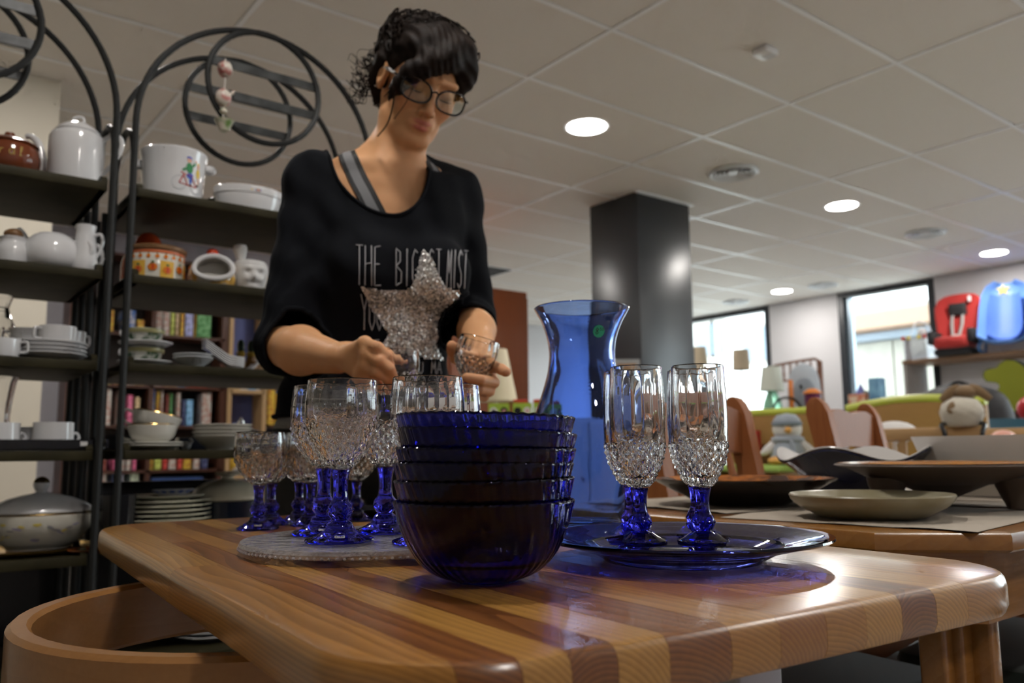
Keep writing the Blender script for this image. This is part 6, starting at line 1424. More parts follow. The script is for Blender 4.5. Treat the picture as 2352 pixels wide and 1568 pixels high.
def head_sdf(P):
    q = hl(P)
    d = sd_ell(q, (0, .020, .034), (.073, .092, .080))
    d = smin(d, sd_ell(q, (0, -.034, -.020), (.0585, .052, .080)), .03)
    d = smin(d, sd_ell(q, (0, -.040, -.074), (.041, .042, .034)), .025)
    d = smin(d, sd_ell(q, (0, -.076, -.099), (.018, .014, .013)), .02)
    for s in (-1, 1):
        d = smin(d, sd_ell(q, (s*.040, -.056, -.022), (.020, .020, .020)), .022)
        d = smin(d, sd_cap(q, (s*.047, -.02, -.070), (s*.020, -.070, -.096), .012, .012), .02)
        d = smin(d, sd_cap(q, (s*.010, -.086, .026), (s*.044, -.076, .026), .008, .007), .014)
        d = smax(d, -sd_ell(q, (s*.031, -.097, .003), (.018, .014, .012)), .014)
        d = smin(d, sd_ell(q, (s*.031, -.0745, .001), (.0155, .0125, .0125)), .004)
    d = smin(d, sd_cap(q, (0, -.083, .016), (0, -.106, -.029), .0065, .0090), .010)
    d = smin(d, sd_ell(q, (0, -.107, -.034), (.0095, .0095, .0085)), .006)
    for s in (-1, 1):
        d = smin(d, sd_ell(q, (s*.0115, -.096, -.037), (.0075, .0095, .0070)), .005)
        d = smax(d, -sd_ell(q, (s*.007, -.100, -.0455), (.0035, .005, .004)), .003)
    d = smin(d, sd_ell(q, (0, -.083, -.062), (.026, .012, .016)), .014)
    x = q[:, 0]; arcx = .006*(x/.022)**2
    ql = q.copy(); ql[:, 1] -= arcx*1.2; 
    d = smin(d, sd_ell(ql, (0, -.0925, -.0585), (.0225, .0058, .0048)), .003)
    d = smin(d, sd_ell(ql, (0, -.0915, -.0685), (.0195, .0062, .0058)), .003)
    d = smax(d, -sd_ell(ql, (0, -.0985, -.0632), (.024, .0042, .0013)), .002)
    for s in (-1, 1):
        e = sd_ell(q, (s*.0765, .012, -.006), (.009, .019, .031)); e = smax(e, -sd_ell(q, (s*.087, .007, -.003), (.008, .010, .018)), .005)
        d = smin(d, e, .006)
    d = smin(d, sd_cap(P, neck_t, neck_b, .050, .053), .030)
    for s in (-1, 1):                                        # tendons and hollow of the neck
        d = smin(d, sd_cap(P, hw((s*.052, .015, -.045)), C(893, 415, 1.59)+bxv*s*.018, .010, .008), .02)
    return d
def chest_sdf(P):
    d = np.full(len(P), 1.)
    q = (P-C(888, 455, 1.655)) @ BR.T
    d = sd_ell(q, (0, .0, -.06), (.150, .092, .155))
    d = smin(d, sd_cap(P, neck_b+np.array([0, .02, .02]), shR+np.array([.02, .0, .005]), .042, .036), .04)
    d = smin(d, sd_cap(P, neck_b+np.array([0, .02, .02]), shL+np.array([-.02, .0, .0]), .042, .032), .04)
    for s in (-1, 1): d = smin(d, sd_cap(q, (s*.012, -.066, .040), (s*.095, -.040, .052), .010, .009), .025)
    return d
def skin_sdf(P): return smin(head_sdf(P), chest_sdf(P), .035)
# hands -------------------------------------------------------------
elR, wrR = C(652, 796, 1.520), C(775, 822, 1.335)
elL, wrL = C(1090, 726, 1.690), C(1104, 828, 1.440)
def fing(pts, r0, r1): 
    pts = [C(*p) for p in pts]; n = len(pts)-1
    return [(pts[i], pts[i+1], r0+(r1-r0)*i/n, r0+(r1-r0)*(i+1)/n) for i in range(n)]
HR = [fing([(838, 788, 1.255), (868, 798, 1.236), (889, 818, 1.236), (896, 838, 1.242)], .0098, .0076), fing([(846, 814, 1.250), (874, 830, 1.230), (895, 848, 1.230), (903, 865, 1.238)], .0100, .0078),
      fing([(842, 841, 1.255), (868, 856, 1.236), (888, 867, 1.238), (899, 879, 1.247)], .0095, .0074), fing([(830, 862, 1.268), (850, 874, 1.254), (868, 883, 1.254), (880, 893, 1.258)], .0085, .0066),
      fing([(800, 806, 1.330), (842, 800, 1.334), (888, 812, 1.336), (922, 836, 1.331)], .0125, .0085)]
HL = [fing([(1118, 838, 1.352), (1136, 842, 1.322), (1152, 848, 1.303), (1162, 854, 1.290)], .0100, .0082), fing([(1124, 868, 1.345), (1134, 878, 1.306), (1104, 873, 1.272), (1072, 867, 1.268)], .0102, .0080),
      fing([(1116, 886, 1.345), (1124, 898, 1.308), (1100, 894, 1.282), (1078, 890, 1.280)], .0096, .0076), fing([(1106, 898, 1.350), (1112, 910, 1.322), (1094, 910, 1.300), (1078, 908, 1.298)], .0086, .0068),
      fing([(1072, 838, 1.372), (1050, 822, 1.352), (1040, 806, 1.330), (1038, 794, 1.318)], .0120, .0088)]
def palm(P, wr, kn, r): 
    d = np.full(len(P), 1.)
    for k in kn: d = smin(d, sd_cap(P, wr, k, r, r*.62), .010)
    for a, b in zip(kn[:-1], kn[1:]): d = smin(d, sd_cap(P, a, b, r*.62, r*.6), .008)
    return d
def arm_sdf(el, wr, H, r_el, r_wr):
    def f(P):
        mid = el+(wr-el)*.35
        d = smin(sd_cap(P, el, mid, r_el*.96, r_el), sd_cap(P, mid, wr, r_el, r_wr), .02)
        d = smin(d, palm(P, wr+(H[1][0][0]-wr)*.18, [h[0][0] for h in H[:4]], .0165), .012)
        fs = []
        for h in H:
            e = np.full(len(P), 1.)
            for a, b, ra, rb in h: e = smin(e, sd_cap(P, a, b, ra, rb), .0025)
            fs.append(e)
        for e in fs[:4]: d = smin(d, e, .0035)
        th = fs[4]; d = smin(d, smin(th, sd_cap(P, wr, H[4][0][0], .018, .0135), .010), .008)
        return d
    return f
def bounds(pts, pad): p = np.array(pts); return p.min(0)-pad, p.max(0)+pad
parts_v, parts_q = [], []; off = 0
lo, hi = bounds([HC, neck_b, C(760, 520, 1.6), C(1040, 520, 1.7)], .0); lo -= (.10, .13, .02); hi += (.06, .10, .13)
V, Q = surface_net(skin_sdf, lo, hi, .0030); parts_v.append(V); parts_q.append(Q); off += len(V)
hand_meta = []
for (el, wr, H, re, rw) in ((elR, wrR, HR, .041, .0255), (elL, wrL, HL, .0345, .0245)):
    lo, hi = bounds([el, wr]+[s[1] for h in H for s in h], .05); f = arm_sdf(el, wr, H, re, rw)
    V, Q = surface_net(f, lo, hi, .0026); V = relax(V, Q, 1, .4); hand_meta.append((off, len(V))); parts_v.append(V); parts_q.append(Q+off); off += len(V)
BV, BQ = np.concatenate(parts_v), np.concatenate(parts_q)
# tint : base skin, lips, cheeks, finger tips and knuckles
base_c = np.array([.66, .345, .170]); tint = np.tile(base_c, (len(BV), 1)); q = hl(BV)
def mixin(w, c): 
    global tint
    tint = tint*(1-w[:, None])+np.array(c)*w[:, None]
ql = q.copy(); ql[:, 1] -= .0072*(q[:, 0]/.022)**2
lip = np.exp(-np.maximum(0, np.minimum(sd_ell(ql, (0, -.0925, -.0585), (.0225, .0062, .0045)), sd_ell(ql, (0, -.0915, -.0685), (.0195, .0066, .0058))))/.0012); mixin(np.clip(lip, 0, 1)*.8, (.52, .14, .115))
for s in (-1, 1):
    mixin(.35*np.exp(-((q-np.array([s*.042, -.075, -.03]))**2).sum(1)/.02**2), (.66, .27, .16))
    mixin(.55*np.exp(-(((q-np.array([s*.031, -.086, .000]))/np.array([.014, .012, .008]))**2).sum(1)), (.36, .18, .10))
mixin(.25*np.exp(-((q-np.array([0, -.11, -.034]))**2).sum(1)/.014**2), (.66, .27, .16))
for H in (HR, HL):
    for h in H:
        for (a, b, ra, rb) in h: mixin(.35*np.exp(-((BV-b)**2).sum(1)/.011**2), (.68, .29, .18))
m_skin = mat('warm_skin', tuple(base_c), .52, spec=.25, sss=.12, bump=(240, .06, .0006))
_t = m_skin.node_tree; _b = _t.nodes['Principled BSDF']; _va = nd(_t, 'ShaderNodeVertexColor', layer_name='tint'); _t.links.new(_va.outputs[0], _b.inputs['Base Color'])
body = mesh_obj('body', BV, BQ, m_skin, woman, tint)
# finger nails
m_nail = mat('finger_nail', (.60, .30, .22), .25)
# ---- sweater ------------------------------------------------------
z_of = lambda v, d=1.62, u=900: C(u, v, d)[2]
secs = [(985, 832, .172, .118, 1.645), (930, 838, .168, .112, 1.645), (860, 846, .156, .102, 1.64), (780, 858, .146, .098, 1.635), (700, 872, .148, .102, 1.63), (620, 884, .154, .106, 1.63), (540, 888, .158, .106, 1.635), (470, 888, .160, .098, 1.645), (410, 888, .140, .080, 1.655)]
tz = np.array([z_of(s[0], s[4]) for s in secs]); tx = np.array([C(s[1], s[0], s[4])[0] for s in secs]); ty = np.array([s[4] for s in secs]); thw = np.array([s[2] for s in secs]); thd = np.array([s[3] for s in secs])
def torso_sdf(P, grow=0.):
    z = np.clip(P[:, 2], tz[0], tz[-1]); cx = np.interp(z, tz, tx); cyy = np.interp(z, tz, ty); hw_ = np.interp(z, tz, thw)+grow; hd = np.interp(z, tz, thd)+grow
    dx, dy = P[:, 0]-cx, P[:, 1]-cyy; a = dx*bxv[0]+dy*bxv[1]; b = -(dx*bfv[0]+dy*bfv[1])
    k = (np.abs(a/hw_)**2.3+np.abs(b/hd)**2.3)**(1/2.3); d = (k-1)*np.minimum(hw_, hd)
    return np.maximum(d, np.maximum(P[:, 2]-tz[-1], tz[0]-P[:, 2]))
bustC = C(912, 640, 1.60)
cufR = elR+(wrR-elR)*.10; cufL = elL+(wrL-elL)*.20
folds = lambda P: .0022*np.sin(P[:, 2]*75+P[:, 0]*35+2*np.sin(P[:, 0]*18))+.0014*np.sin(P[:, 0]*120+P[:, 2]*40)
def shirt_sdf(P):
    d = torso_sdf(P, .004)
    d = smin(d, sd_cap(P, neck_b+np.array([-.01, .02, .010]), shR+np.array([.0, .0, .012]), .052, .054), .05)
    d = smin(d, sd_cap(P, neck_b+np.array([.01, .02, .010]), shL+np.array([-.01, .0, .012]), .052, .052), .05)
    qb = (P-bustC) @ BR.T
    for s in (-1, 1): d = smin(d, sd_ell(qb, (s*.070, -.062, .0), (.062, .048, .062)), .05)
    armR = smin(sd_cap(P, shR, elR, .057, .050), sd_cap(P, elR, cufR+(wrR-elR)*.04, .048, .0425), .02)
    armL = smin(sd_cap(P, shL, elL, .052, .041), sd_cap(P, elL, cufL+(wrL-elL)*.05, .041, .0375), .02)
    for (c, ax) in ((elR, wrR-elR), (elL, wrL-elL)):          # gathered sleeve above the cuff
        pass
    tR = ((P-cufR) @ (wrR-elR))/np.linalg.norm(wrR-elR); tL = ((P-cufL) @ (wrL-elL))/np.linalg.norm(wrL-elL)
    gR = .0030*np.sin(tR*260)*np.exp(-(tR/.05)**2); gL = .0028*np.sin(tL*260)*np.exp(-(tL/.05)**2)
    d = smin(d, armR+gR, .028); d = smin(d, armL+gL, .028)
    return d+folds(P)*.8
lo, hi = bounds([C(590, 800, 1.5), C(1120, 400, 1.75), C(900, 990, 1.65), shR, shL, cufR, cufL], .0); lo -= (.05, .16, .0); hi += (.05, .16, .08); lo[2] = tz[0]-.01
V, Q = surface_net(shirt_sdf, lo, hi, .0062); V = relax(V, Q, 1, .4)
T = np.concatenate([Q[:, [0, 1, 2]], Q[:, [0, 2, 3]]])
# neckline scoop, in body coordinates around the base of the neck
nk0 = C(881, 372, 1.60)
qb = (V-nk0) @ BR.T
depth_f = np.where(qb[:, 1] < .035, .150, .045)
hwid = np.where(qb[:, 0] < 0, .110, .090)
gn = (qb[:, 0]/hwid)**2+(np.minimum(qb[:, 2]-.02, 0)/depth_f)**2-1
gn = np.where(qb[:, 2] > .02, (qb[:, 0]/hwid)**2-1, gn)*.08
gn = np.where(np.abs(qb[:, 0]) > .117, .05, gn)
def cuff_g(cuf, ax):
    ax = ax/np.linalg.norm(ax); r = V-cuf; t = r @ ax; rad = np.linalg.norm(r-t[:, None]*ax, axis=1)
    return np.where((rad < .075) & (np.abs(t) < .12), -t, .05)
g = np.minimum(np.minimum(gn, cuff_g(cufR, wrR-elR)), cuff_g(cufL, wrL-elL))
hem = z_of(955, 1.62)
g = np.minimum(g, V[:, 2]-hem-.018*np.sin(V[:, 0]*14)*0)
SV, ST, SE = clip_tris(V, T, g)
used = np.unique(np.array(ST)); remap = -np.ones(len(SV), int); remap[used] = np.arange(len(used))
m_knit = mat('black_jersey', (.0052, .0060, .0085), .9, spec=.12, bump=(900, .15, .0006))
shirt = mesh_obj('sweater', SV[used], [[remap[i] for i in t] for t in ST], m_knit, woman)
so = shirt.modifiers.new('thickness', 'SOLIDIFY'); so.thickness = .0022; so.offset = -1
# edge bands along the cut lines
adj = {}
for a, b in SE: adj.setdefault(a, []).append(b); adj.setdefault(b, []).append(a)
seen = set()
for s0 in list(adj):
    if s0 in seen: continue
    loop = [s0]; seen.add(s0)
    while True:
        nx = [b for b in adj[loop[-1]] if b not in seen]
        if not nx: break
        loop.append(nx[0]); seen.add(nx[0])
    if len(loop) < 30: continue
    L = SV[loop]
    for _ in range(3): L = (np.roll(L, 1, 0)+L*2+np.roll(L, -1, 0))/4
    isneck = L[:, 2].mean() > z_of(600)
    MBt = MB().tube([Vector(p) for p in to_local(L[::2])], .0034 if isneck else .0045, 6, m_knit, closed=True); MBt.obj('neck_band' if isneck else 'hem_band', shirt)
# ---- lower layers : grey under-top, trousers, shoes ------------------
m_grey = mat('grey_marl_knit', (.13, .13, .13), .9, noise=(400, (.22, .22, .22), .2), sheen=.2)
V, Q = surface_net(lambda P: np.maximum(torso_sdf(P, -.004)+folds(P)*.6, 0*P[:, 0]-1), (tx.min()-.25, 1.45, tz[0]-.012), (tx.max()+.25, 1.85, hem+.06), .007)
mesh_obj('under_top', V, Q, m_grey, woman)
hipc = C(832, 1010, 1.645); m_trs = mat('black_trousers', (.009, .009, .010), .8, bump=(500, .1, .0006))
legs = [(np.array([hipc[0]-.085, 1.62, hipc[2]-.03]), np.array([hipc[0]-.095, 1.62, .47]), np.array([hipc[0]-.10, 1.66, .09])), (np.array([hipc[0]+.085, 1.68, hipc[2]-.03]), np.array([hipc[0]+.09, 1.68, .47]), np.array([hipc[0]+.095, 1.72, .09]))]
def trous(P):
    d = sd_ell(P, hipc+np.array([0, 0, .0]), (.172, .118, .10))
    for h, k, a in legs: d = smin(d, smin(sd_cap(P, h, k, .088, .060), sd_cap(P, k, a, .060, .048), .02), .03)
    return d+.001*np.sin(P[:, 2]*60)
V, Q = surface_net(trous, (hipc[0]-.30, 1.45, .05), (hipc[0]+.30, 1.9, hipc[2]+.08), .011); mesh_obj('trousers', V, Q, m_trs, woman)
for k, (h, kn, a) in enumerate(legs):
    f = lambda P: np.maximum(smin(sd_cap(P, a+np.array([0, .02, -.05]), a+np.array([.03, -.15, -.058]), .042, .036), sd_cap(P, a, a+np.array([0, .01, -.05]), .047, .045), .02), .002-P[:, 2])
    V, Q = surface_net(f, a-np.array([.1, .26, .1]), a+np.array([.12, .1, .08]), .006); mesh_obj('shoe', V, Q, m_dk, woman)
# ---- things on the sweater, laid on the surface --------------------------
bvs = BVHTree.FromPolygons([Vector(p) for p in to_local(SV[used])], [[int(remap[i]) for i in t] for t in ST]); bvb = BVHTree.FromPolygons([Vector(p) for p in to_local(BV)], [tuple(int(i) for i in f) for f in BQ])
OC = Vector(-PORG)+Vector((0, 0, ZC))
def lay(bv, u, v, lift):
    d = _ray(u, v).normalized(); h = bv.ray_cast(OC, d, 4)
    if h[0] is None: return None, None
    n = h[1] if h[1].dot(d) < 0 else -h[1]
    return h[0]+n*lift, n
m_thr = mat('white_thread', (.42, .42, .44), .7)
def sew(text, u0, v0, h, adv, slant=0., w=None):
    s = h/1.6; u = u0; mb = MB()
    for ch in text:
        if ch != ' ':
            for st in FONT[ch]:
                pts = []
                dense = []
                for (a, b), (a2, b2) in zip(st[:-1], st[1:]):
                    n = max(2, int(math.hypot((a2-a)*(w or s), (b2-b)*s)/5)); dense += [(a+(a2-a)*i/n, b+(b2-b)*i/n) for i in range(n)]
                dense.append(st[-1])
                for a, b in dense:
                    p, n = lay(bvs, u+a*(w or s)+slant*b*s, v0-b*s+(u+a*(w or s)-u0)*.05, .0012)
                    if p is not None: pts.append(p)
                if len(pts) > 1: mb.tube(pts, .0011, 5, m_thr)
        u += adv if ch != ' ' else adv*.75
    mb.obj('sewn_word', shirt)
sew('THE', 818, 653, 90, 20.5, .0, 16); sew('BIGG', 908, 655, 84, 19, 0, 15); sew('ST', 985, 640, 68, 17, 0, 12); sew('MIST', 1025, 660, 86, 12, .04, 10)
sew('YOU', 829, 757, 82, 17.5, 0, 15); sew('BE', 846, 801, 22, 15, 0, 11); sew('OU', 948, 858, 28, 13, 0, 10); sew('MA', 990, 858, 28, 13, 0, 10)
star = [(974, 573), (990, 590), (1008, 632), (1022, 659), (1055, 669), (1050, 695), (1039, 727), (1018, 760), (998, 788), (1008, 805), (1020, 827), (975, 823), (955, 812), (915, 805), (877, 794), (884, 780), (894, 768), (874, 738), (854, 711), (842, 685), (830, 658), (870, 664), (938, 664), (952, 645), (960, 619), (966, 590)]
def inside(x, y, poly):
    c = False; j = len(poly)-1
    for i in range(len(poly)):
        (xi, yi), (xj, yj) = poly[i], poly[j]
        if (yi > y) != (yj > y) and x < (xj-xi)*(y-yi)/(yj-yi)+xi: c = not c
        j = i
    return c
m_sqb = mat('grey_star_cloth', (.16, .155, .15), .7); m_seq = mat('silver_sequins', (.92, .90, .87), .42, metal=.75)
stp = MB(); step = 5
for uu in range(828, 1060, step):
    for vv in range(570, 832, step):
        if inside(uu+step/2, vv+step/2, star):
            cs_ = [lay(bvs, uu+a*step, vv+b*step, .0014)[0] for a, b in ((0, 0), (1, 0), (1, 1), (0, 1))]
            if all(c is not None for c in cs_): stp.add([tuple(c) for c in cs_], [(3, 2, 1, 0)], m_sqb)
star_o = stp.obj('star_patch', shirt, fix=False)
sq = MB(); rng = random.Random(5); row = 0; vv = 571.
while vv < 830:
    uu = 826+(row % 2)*2.6
    while uu < 1060:
        if inside(uu, vv, star):
            p, n = lay(bvs, uu+rng.uniform(-.8, .8), vv+rng.uniform(-.8, .8), .0022)
            if p is not None:
                n = (n+Vector((rng.gauss(0, .3), rng.gauss(0, .3), rng.gauss(0, .3)))).normalized(); a = n.orthogonal().normalized(); b = n.cross(a); r_ = .0021
                sq.add([tuple(p+(a*math.cos(k*PI/3)+b*math.sin(k*PI/3))*r_) for k in range(6)], [(0, 1, 2, 3, 4, 5)], m_seq)
        uu += 5.0
    vv += 4.4; row += 1
sqo = sq.obj('sequins', shirt, smooth=False, fix=False); sqo['kind'] = 'stuff'
# straps of the grey top on her shoulders
m_blk = mat('black_trim', (.01, .01, .011), .7); m_sg = mat('grey_strap_knit', (.20, .20, .21), .85)
def ribbon(bv, line, width, lift, m, name, parent):
    pts = spline([(u, v, 0) for u, v in line], 8); P3 = [lay(bv, p.x, p.y, lift) for p in pts]; P3 = [q for q in P3 if q[0] is not None]
    if len(P3) < 3: return
    vs = []; fs = []
    for i, (p, n) in enumerate(P3):
        t = (P3[min(i+1, len(P3)-1)][0]-P3[max(i-1, 0)][0]).normalized(); s = n.cross(t).normalized()*width/2
        vs += [tuple(p-s), tuple(p+s), tuple(p+s-n*.0015), tuple(p-s-n*.0015)]
    for i in range(len(P3)-1):
        for k in range(4): fs.append((4*i+k, 4*i+(k+1) % 4, 4*i+4+(k+1) % 4, 4*i+4+k))
    MB().add(vs, fs, m).obj(name, parent)
ribbon(bvb, [(793, 345), (806, 375), (822, 410), (838, 440), (856, 475), (880, 520)], .036, .0022, m_blk, 'top_strap', woman); ribbon(bvb, [(792, 345), (805, 375), (820, 410), (836, 440), (854, 475), (878, 520)], .018, .0036, m_sg, 'top_strap_grey', woman)
ribbon(bvb, [(985, 372), (1000, 400), (1008, 430), (1012, 470)], .028, .0022, m_blk, 'top_strap', woman); ribbon(bvb, [(988, 374), (1003, 402), (1010, 430), (1014, 470)], .012, .0036, m_sg, 'top_strap_grey', woman)
# ---- hair -----------------------------------------------------------
m_hair = mat('dark_brown_hair', (.0075, .0046, .0036), .6, spec=.12, noise=(60, (.016, .0095, .0065), .2), bump=(420, .6, .0015))
def hair_sdf(P):
    q = hl(P)
    d = sd_ell(q, (0, .030, .046), (.086, .098, .084))
    d = smin(d, sd_ell(q, (.0, .045, .076), (.070, .066, .040)), .03)
    d = smin(d, sd_ell(q, (-.018, .076, .066), (.064, .050, .052)), .03)
    d = smin(d, sd_ell(q, (.022, .034, .094), (.034, .032, .022)), .02)
    d = smin(d, sd_ell(q, (.034, .000, .092), (.040, .040, .030)), .03)
    d = smin(d, sd_ell(q, (.004, -.026, .072), (.074, .062, .046)), .03)
    # cut the face free
    face = sd_ell(q, (.012, -.085, -.035), (.066, .090, .098)); d = smax(d, -face, .012)
    side = sd_ell(q, (-.085, -.002, -.045), (.045, .045, .052)); d = smax(d, -side, .012)
    side = sd_ell(q, (.085, -.02, -.055), (.045, .055, .060)); d = smax(d, -side, .012)
    # fringe swept from the parting over her right brow and down past the cheek
    ch = [(.040, -.056, .090), (.010, -.080, .072), (-.028, -.090, .046), (-.054, -.086, .020), (-.066, -.076, -.010), (-.070, -.066, -.045)]; rr = [.018, .017, .016, .013, .009, .004]
    for i in range(5): d = smin(d, sd_cap(q, ch[i], ch[i+1], rr[i], rr[i+1]), .028)
    ch = [(.042, -.048, .094), (.060, -.048, .066), (.072, -.036, .038), (.076, -.020, .006)]; rr = [.018, .015, .012, .006]
    for i in range(3): d = smin(d, sd_cap(q, ch[i], ch[i+1], rr[i], rr[i+1]), .028)
    ch = [(-.075, .03, .02), (-.078, .05, -.03), (-.060, .07, -.06)]
    for i in range(2): d = smin(d, sd_cap(q, ch[i], ch[i+1], .022, .016), .015)
    w = q[:, 0]*1.3+q[:, 2]*.9
    return d+.0011*np.sin(w*260+5*np.sin(q[:, 1]*34)+3*np.sin(q[:, 0]*50))+.0016*np.sin(q[:, 1]*75+q[:, 2]*60+3*np.sin(q[:, 0]*45+q[:, 2]*30))
lo, hi = bounds([hw(p) for p in ((-.11, .15, .17), (.11, -.13, .17), (-.11, -.13, -.09), (.11, .15, -.09))], .02)
V, Q = surface_net(hair_sdf, lo, hi, .0034); hair = mesh_obj('hair', V, Q, m_hair, woman)
bvh = BVHTree.FromPolygons([Vector(p) for p in to_local(V)], [tuple(int(i) for i in f) for f in Q])
rng = random.Random(11); st = MB()
def strand(pts, r): st.tube([Vector(p) for p in to_local(np.array([hw(p) for p in pts]))], r, 4, m_hair)
for k in range(48):                                           # loose curls at the nape and behind her ear
    a = rng.uniform(0, 1); root = np.array([-.066-rng.uniform(0, .022), .045+rng.uniform(-.02, .05), .060-.11*a]); L_ = rng.uniform(.03, .085); turns = rng.uniform(1.5, 3.6); rad = rng.uniform(.005, .011); ph = rng.uniform(0, 6.3); out = np.array([-rng.uniform(.15, .75), rng.uniform(-.1, .5), -rng.uniform(.3, 1.)]); out /= np.linalg.norm(out)
    e1 = np.cross(out, [0, 1, 0]); e1 /= np.linalg.norm(e1); e2 = np.cross(out, e1); n = 18
    strand([root+out*L_*t+(e1*math.cos(ph+turns*6.28*t)+e2*math.sin(ph+turns*6.28*t))*rad*min(1, t*3) for t in [i/n for i in range(n+1)]], rng.uniform(.0005, .0010))
for k in range(60):                                           # small fly-away curls over the crown
    th, ph = rng.uniform(0, 6.28), rng.uniform(0, 1.2); dirv = np.array([math.sin(ph)*math.cos(th), math.sin(ph)*math.sin(th), math.cos(ph)]); root = np.array([-.005, .05, .072])+dirv*np.array([.074, .078, .056]); e1 = np.cross(dirv, [.3, 1, .2]); e1 /= np.linalg.norm(e1); e2 = np.cross(dirv, e1); rad = rng.uniform(.005, .014); n = 12; tw = rng.uniform(.6, 1.4)
    strand([root+dirv*rng.uniform(.3, .6)*rad*math.sin(PI*t)*1.2+e1*rad*math.cos(6.28*tw*t)+e2*rad*math.sin(6.28*tw*t) for t in [i/n for i in range(n+1)]], rng.uniform(.0006, .0014))
hv = np.array([tuple(v.co) for v in hair.data.vertices]); hn = np.array([tuple(v.normal) for v in hair.data.vertices]); hq = hl((hv+PORG) @ RM.T)
cand = np.where((hq[:, 2] > .045) & (hq[:, 1] > -.02) | (hq[:, 1] > .05))[0]
for k in range(300):                                          # tight curls lying all over the pinned up hair
    i = int(rng.choice(cand)); c = Vector(hv[i]); n_ = Vector(hn[i]); a = n_.orthogonal().normalized(); b = n_.cross(a); ph = rng.uniform(0, 6.28); a, b = a*math.cos(ph)+b*math.sin(ph), b*math.cos(ph)-a*math.sin(ph)
    rad = rng.uniform(.006, .015); ln = rng.uniform(.012, .034); tw = rng.uniform(.7, 1.6); n = 12; r0 = rng.uniform(.0010, .0026)
    st.tube([c+n_*(.0015+.005*math.sin(PI*t)*rng.uniform(.8, 1.2))+a*(ln*(t-.5)+rad*.5*math.cos(6.28*tw*t))+b*rad*math.sin(6.28*tw*t) for t in [j/n for j in range(n+1)]], [r0*(.5+.5*math.sin(PI*j/n)) for j in range(n+1)], 5, m_hair)
for k in range(110):                                          # fringe hairs swept from the parting
    f = rng.random(); sx_ = rng.gauss(0, .006); end = rng.uniform(.55, 1.)
    ch = [(.046+sx_, -.040-.03*f, .112-.014*f), (.012, -.076-.014*f, .092-.022*f), (-.028, -.092-.010*f, .066-.026*f), (-.056, -.090-.008*f, .038-.024*f), (-.069, -.078-.006*f, .004-.016*f), (-.072+rng.gauss(0, .003), -.068, -.036*end-.02*f)]
    pts = spline(ch, 4); pts = pts[:max(8, int(len(pts)*(end if f > .5 else 1)))]
    strand([np.array(tuple(p_))+np.array([rng.gauss(0, .0006), -.002, rng.gauss(0, .0006)]) for p_ in pts], rng.uniform(.0006, .0016))
for k in range(50):
    f = rng.random(); ch = [(.044, -.040-.02*f, .110-.01*f), (.062, -.050, .084-.012*f), (.075, -.040, .050-.01*f), (.080, -.022, .012)]
    strand([np.array(tuple(p_))+np.array([rng.gauss(0, .0012)+.001, -.001, rng.gauss(0, .0015)]) for p_ in spline(ch, 4)], rng.uniform(.0006, .0014))
strand(spline([(-.072, -.085, -.01), (-.066, -.094, -.05), (-.064, -.09, -.085), (-.070, -.078, -.115)], 5), .0016); strand(spline([(-.045, -.108, .0), (-.048, -.104, -.035), (-.056, -.096, -.07)], 5), .0009)
sto = st.obj('loose_curls', hair, fix=False); sto['kind'] = 'stuff'
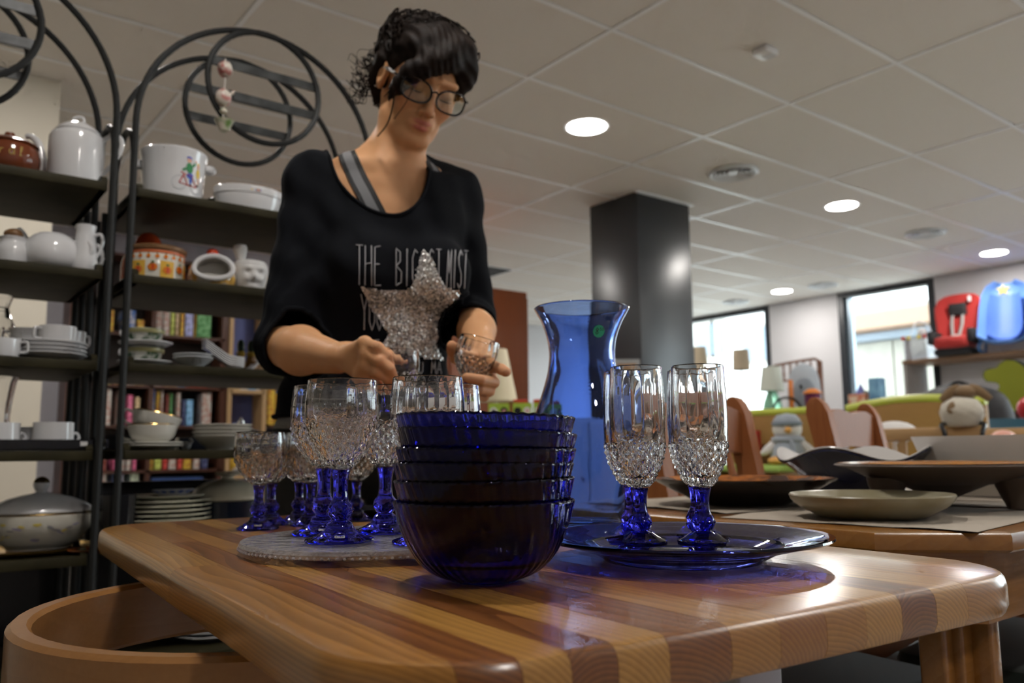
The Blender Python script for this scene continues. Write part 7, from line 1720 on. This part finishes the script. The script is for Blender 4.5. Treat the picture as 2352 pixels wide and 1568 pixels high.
# ---- spectacles -------------------------------------------------------
m_fr = mat('black_acetate', (.008, .008, .009), .18); m_tw = mat('white_patterned_temple', (.62, .60, .58), .3, noise=(220, (.05, .05, .05), .03)); gl = thing('eyeglasses', 'black framed eyeglasses with white patterned temples worn by the woman', 'eyeglasses', PORG)
def HLc(p): return Vector(to_local(hw(p)[None])[0])
GY = -.108
def lens_ring(s, k=1.): return [(s*.0362+.0298*k*math.copysign(abs(math.cos(a))**.75, math.cos(a)), GY+.006*(abs(s*.0362+.0298*k*math.cos(a))/.06)**2, -.003+.0212*k*math.copysign(abs(math.sin(a))**.8, math.sin(a))+(.003*math.cos(a)*s if math.sin(a) > 0 else 0)) for a in [2*PI*i/36 for i in range(36)]]
m_lens = m_glaze
for s in (-1, 1):
    rim = MB().tube([HLc(p) for p in lens_ring(s)], .0021, 6, m_fr, closed=True).obj('rim', gl)
    rg = [HLc(p) for p in lens_ring(s, .96)]; c = sum(rg, Vector())/len(rg); n_ = (rg[0]-c).cross(rg[9]-c).normalized()*.0006
    MB().add([tuple(p+n_) for p in rg]+[tuple(c+n_)]+[tuple(p-n_) for p in rg]+[tuple(c-n_)], [(i, (i+1) % 36, 36) for i in range(36)]+[(37+(i+1) % 36, 37+i, 73) for i in range(36)], m_lens).obj('lens', rim)
    MB().tube([HLc(p) for p in ((s*.065, GY+.006, .009), (s*.072, GY+.014, .009), (s*.075, -.06, .008))], [.0028, .0026, .0022], 6, m_fr).obj('hinge', gl)
    MB().tube([HLc(p) for p in ((s*.074, -.062, .008), (s*.078, -.02, .008), (s*.080, .012, .006), (s*.077, .035, -.012))], .0022, 6, m_tw, flat=(1.8, .7)).obj('temple', gl)
MB().tube([HLc(p) for p in ((-.0075, GY, .003), (0, GY-.003, .007), (.0075, GY, .003))], .0020, 6, m_fr).obj('bridge', gl)
# eyelashes and brows
fx = MB()
for s in (-1, 1):
    fx.tube([HLc((s*.031+.0135*x, -.0875+.004*x*x, -.0052-.0016*(1-x*x))) for x in (-1, -.5, 0, .5, 1)], [.0004, .0011, .0013, .0011, .0004], 5, m_hair)
fx.obj('eyelashes', hair)
MB().ball(tuple(HLc((-.084, .010, -.034))), .0022, m_chr, u=8, v=6).obj('ear_stud', woman)
# ---- the two glasses in her hands ---------------------------------------
def held(axis_pt, tilt, along, name, label):
    up = Matrix.Rotation(tilt, 3, CF) @ Vector((0, 0, 1)); b = Vector(axis_pt @ RM)-up*along
    t = thing(name, label, 'wine glass', b, 0, GS); t.rotation_euler = up.to_track_quat('Z', 'Y').to_euler(); ob('bowl', small[0], t); ob('stem', small[1], t)
held(C(914, 845, 1.286), 0., .100, 'small_wine_glass', 'small cut wine glass held between the fingers of her right hand')
held(C(1092, 818, 1.310), .27, .098, 'small_wine_glass', 'tilted small cut wine glass resting in her left hand')
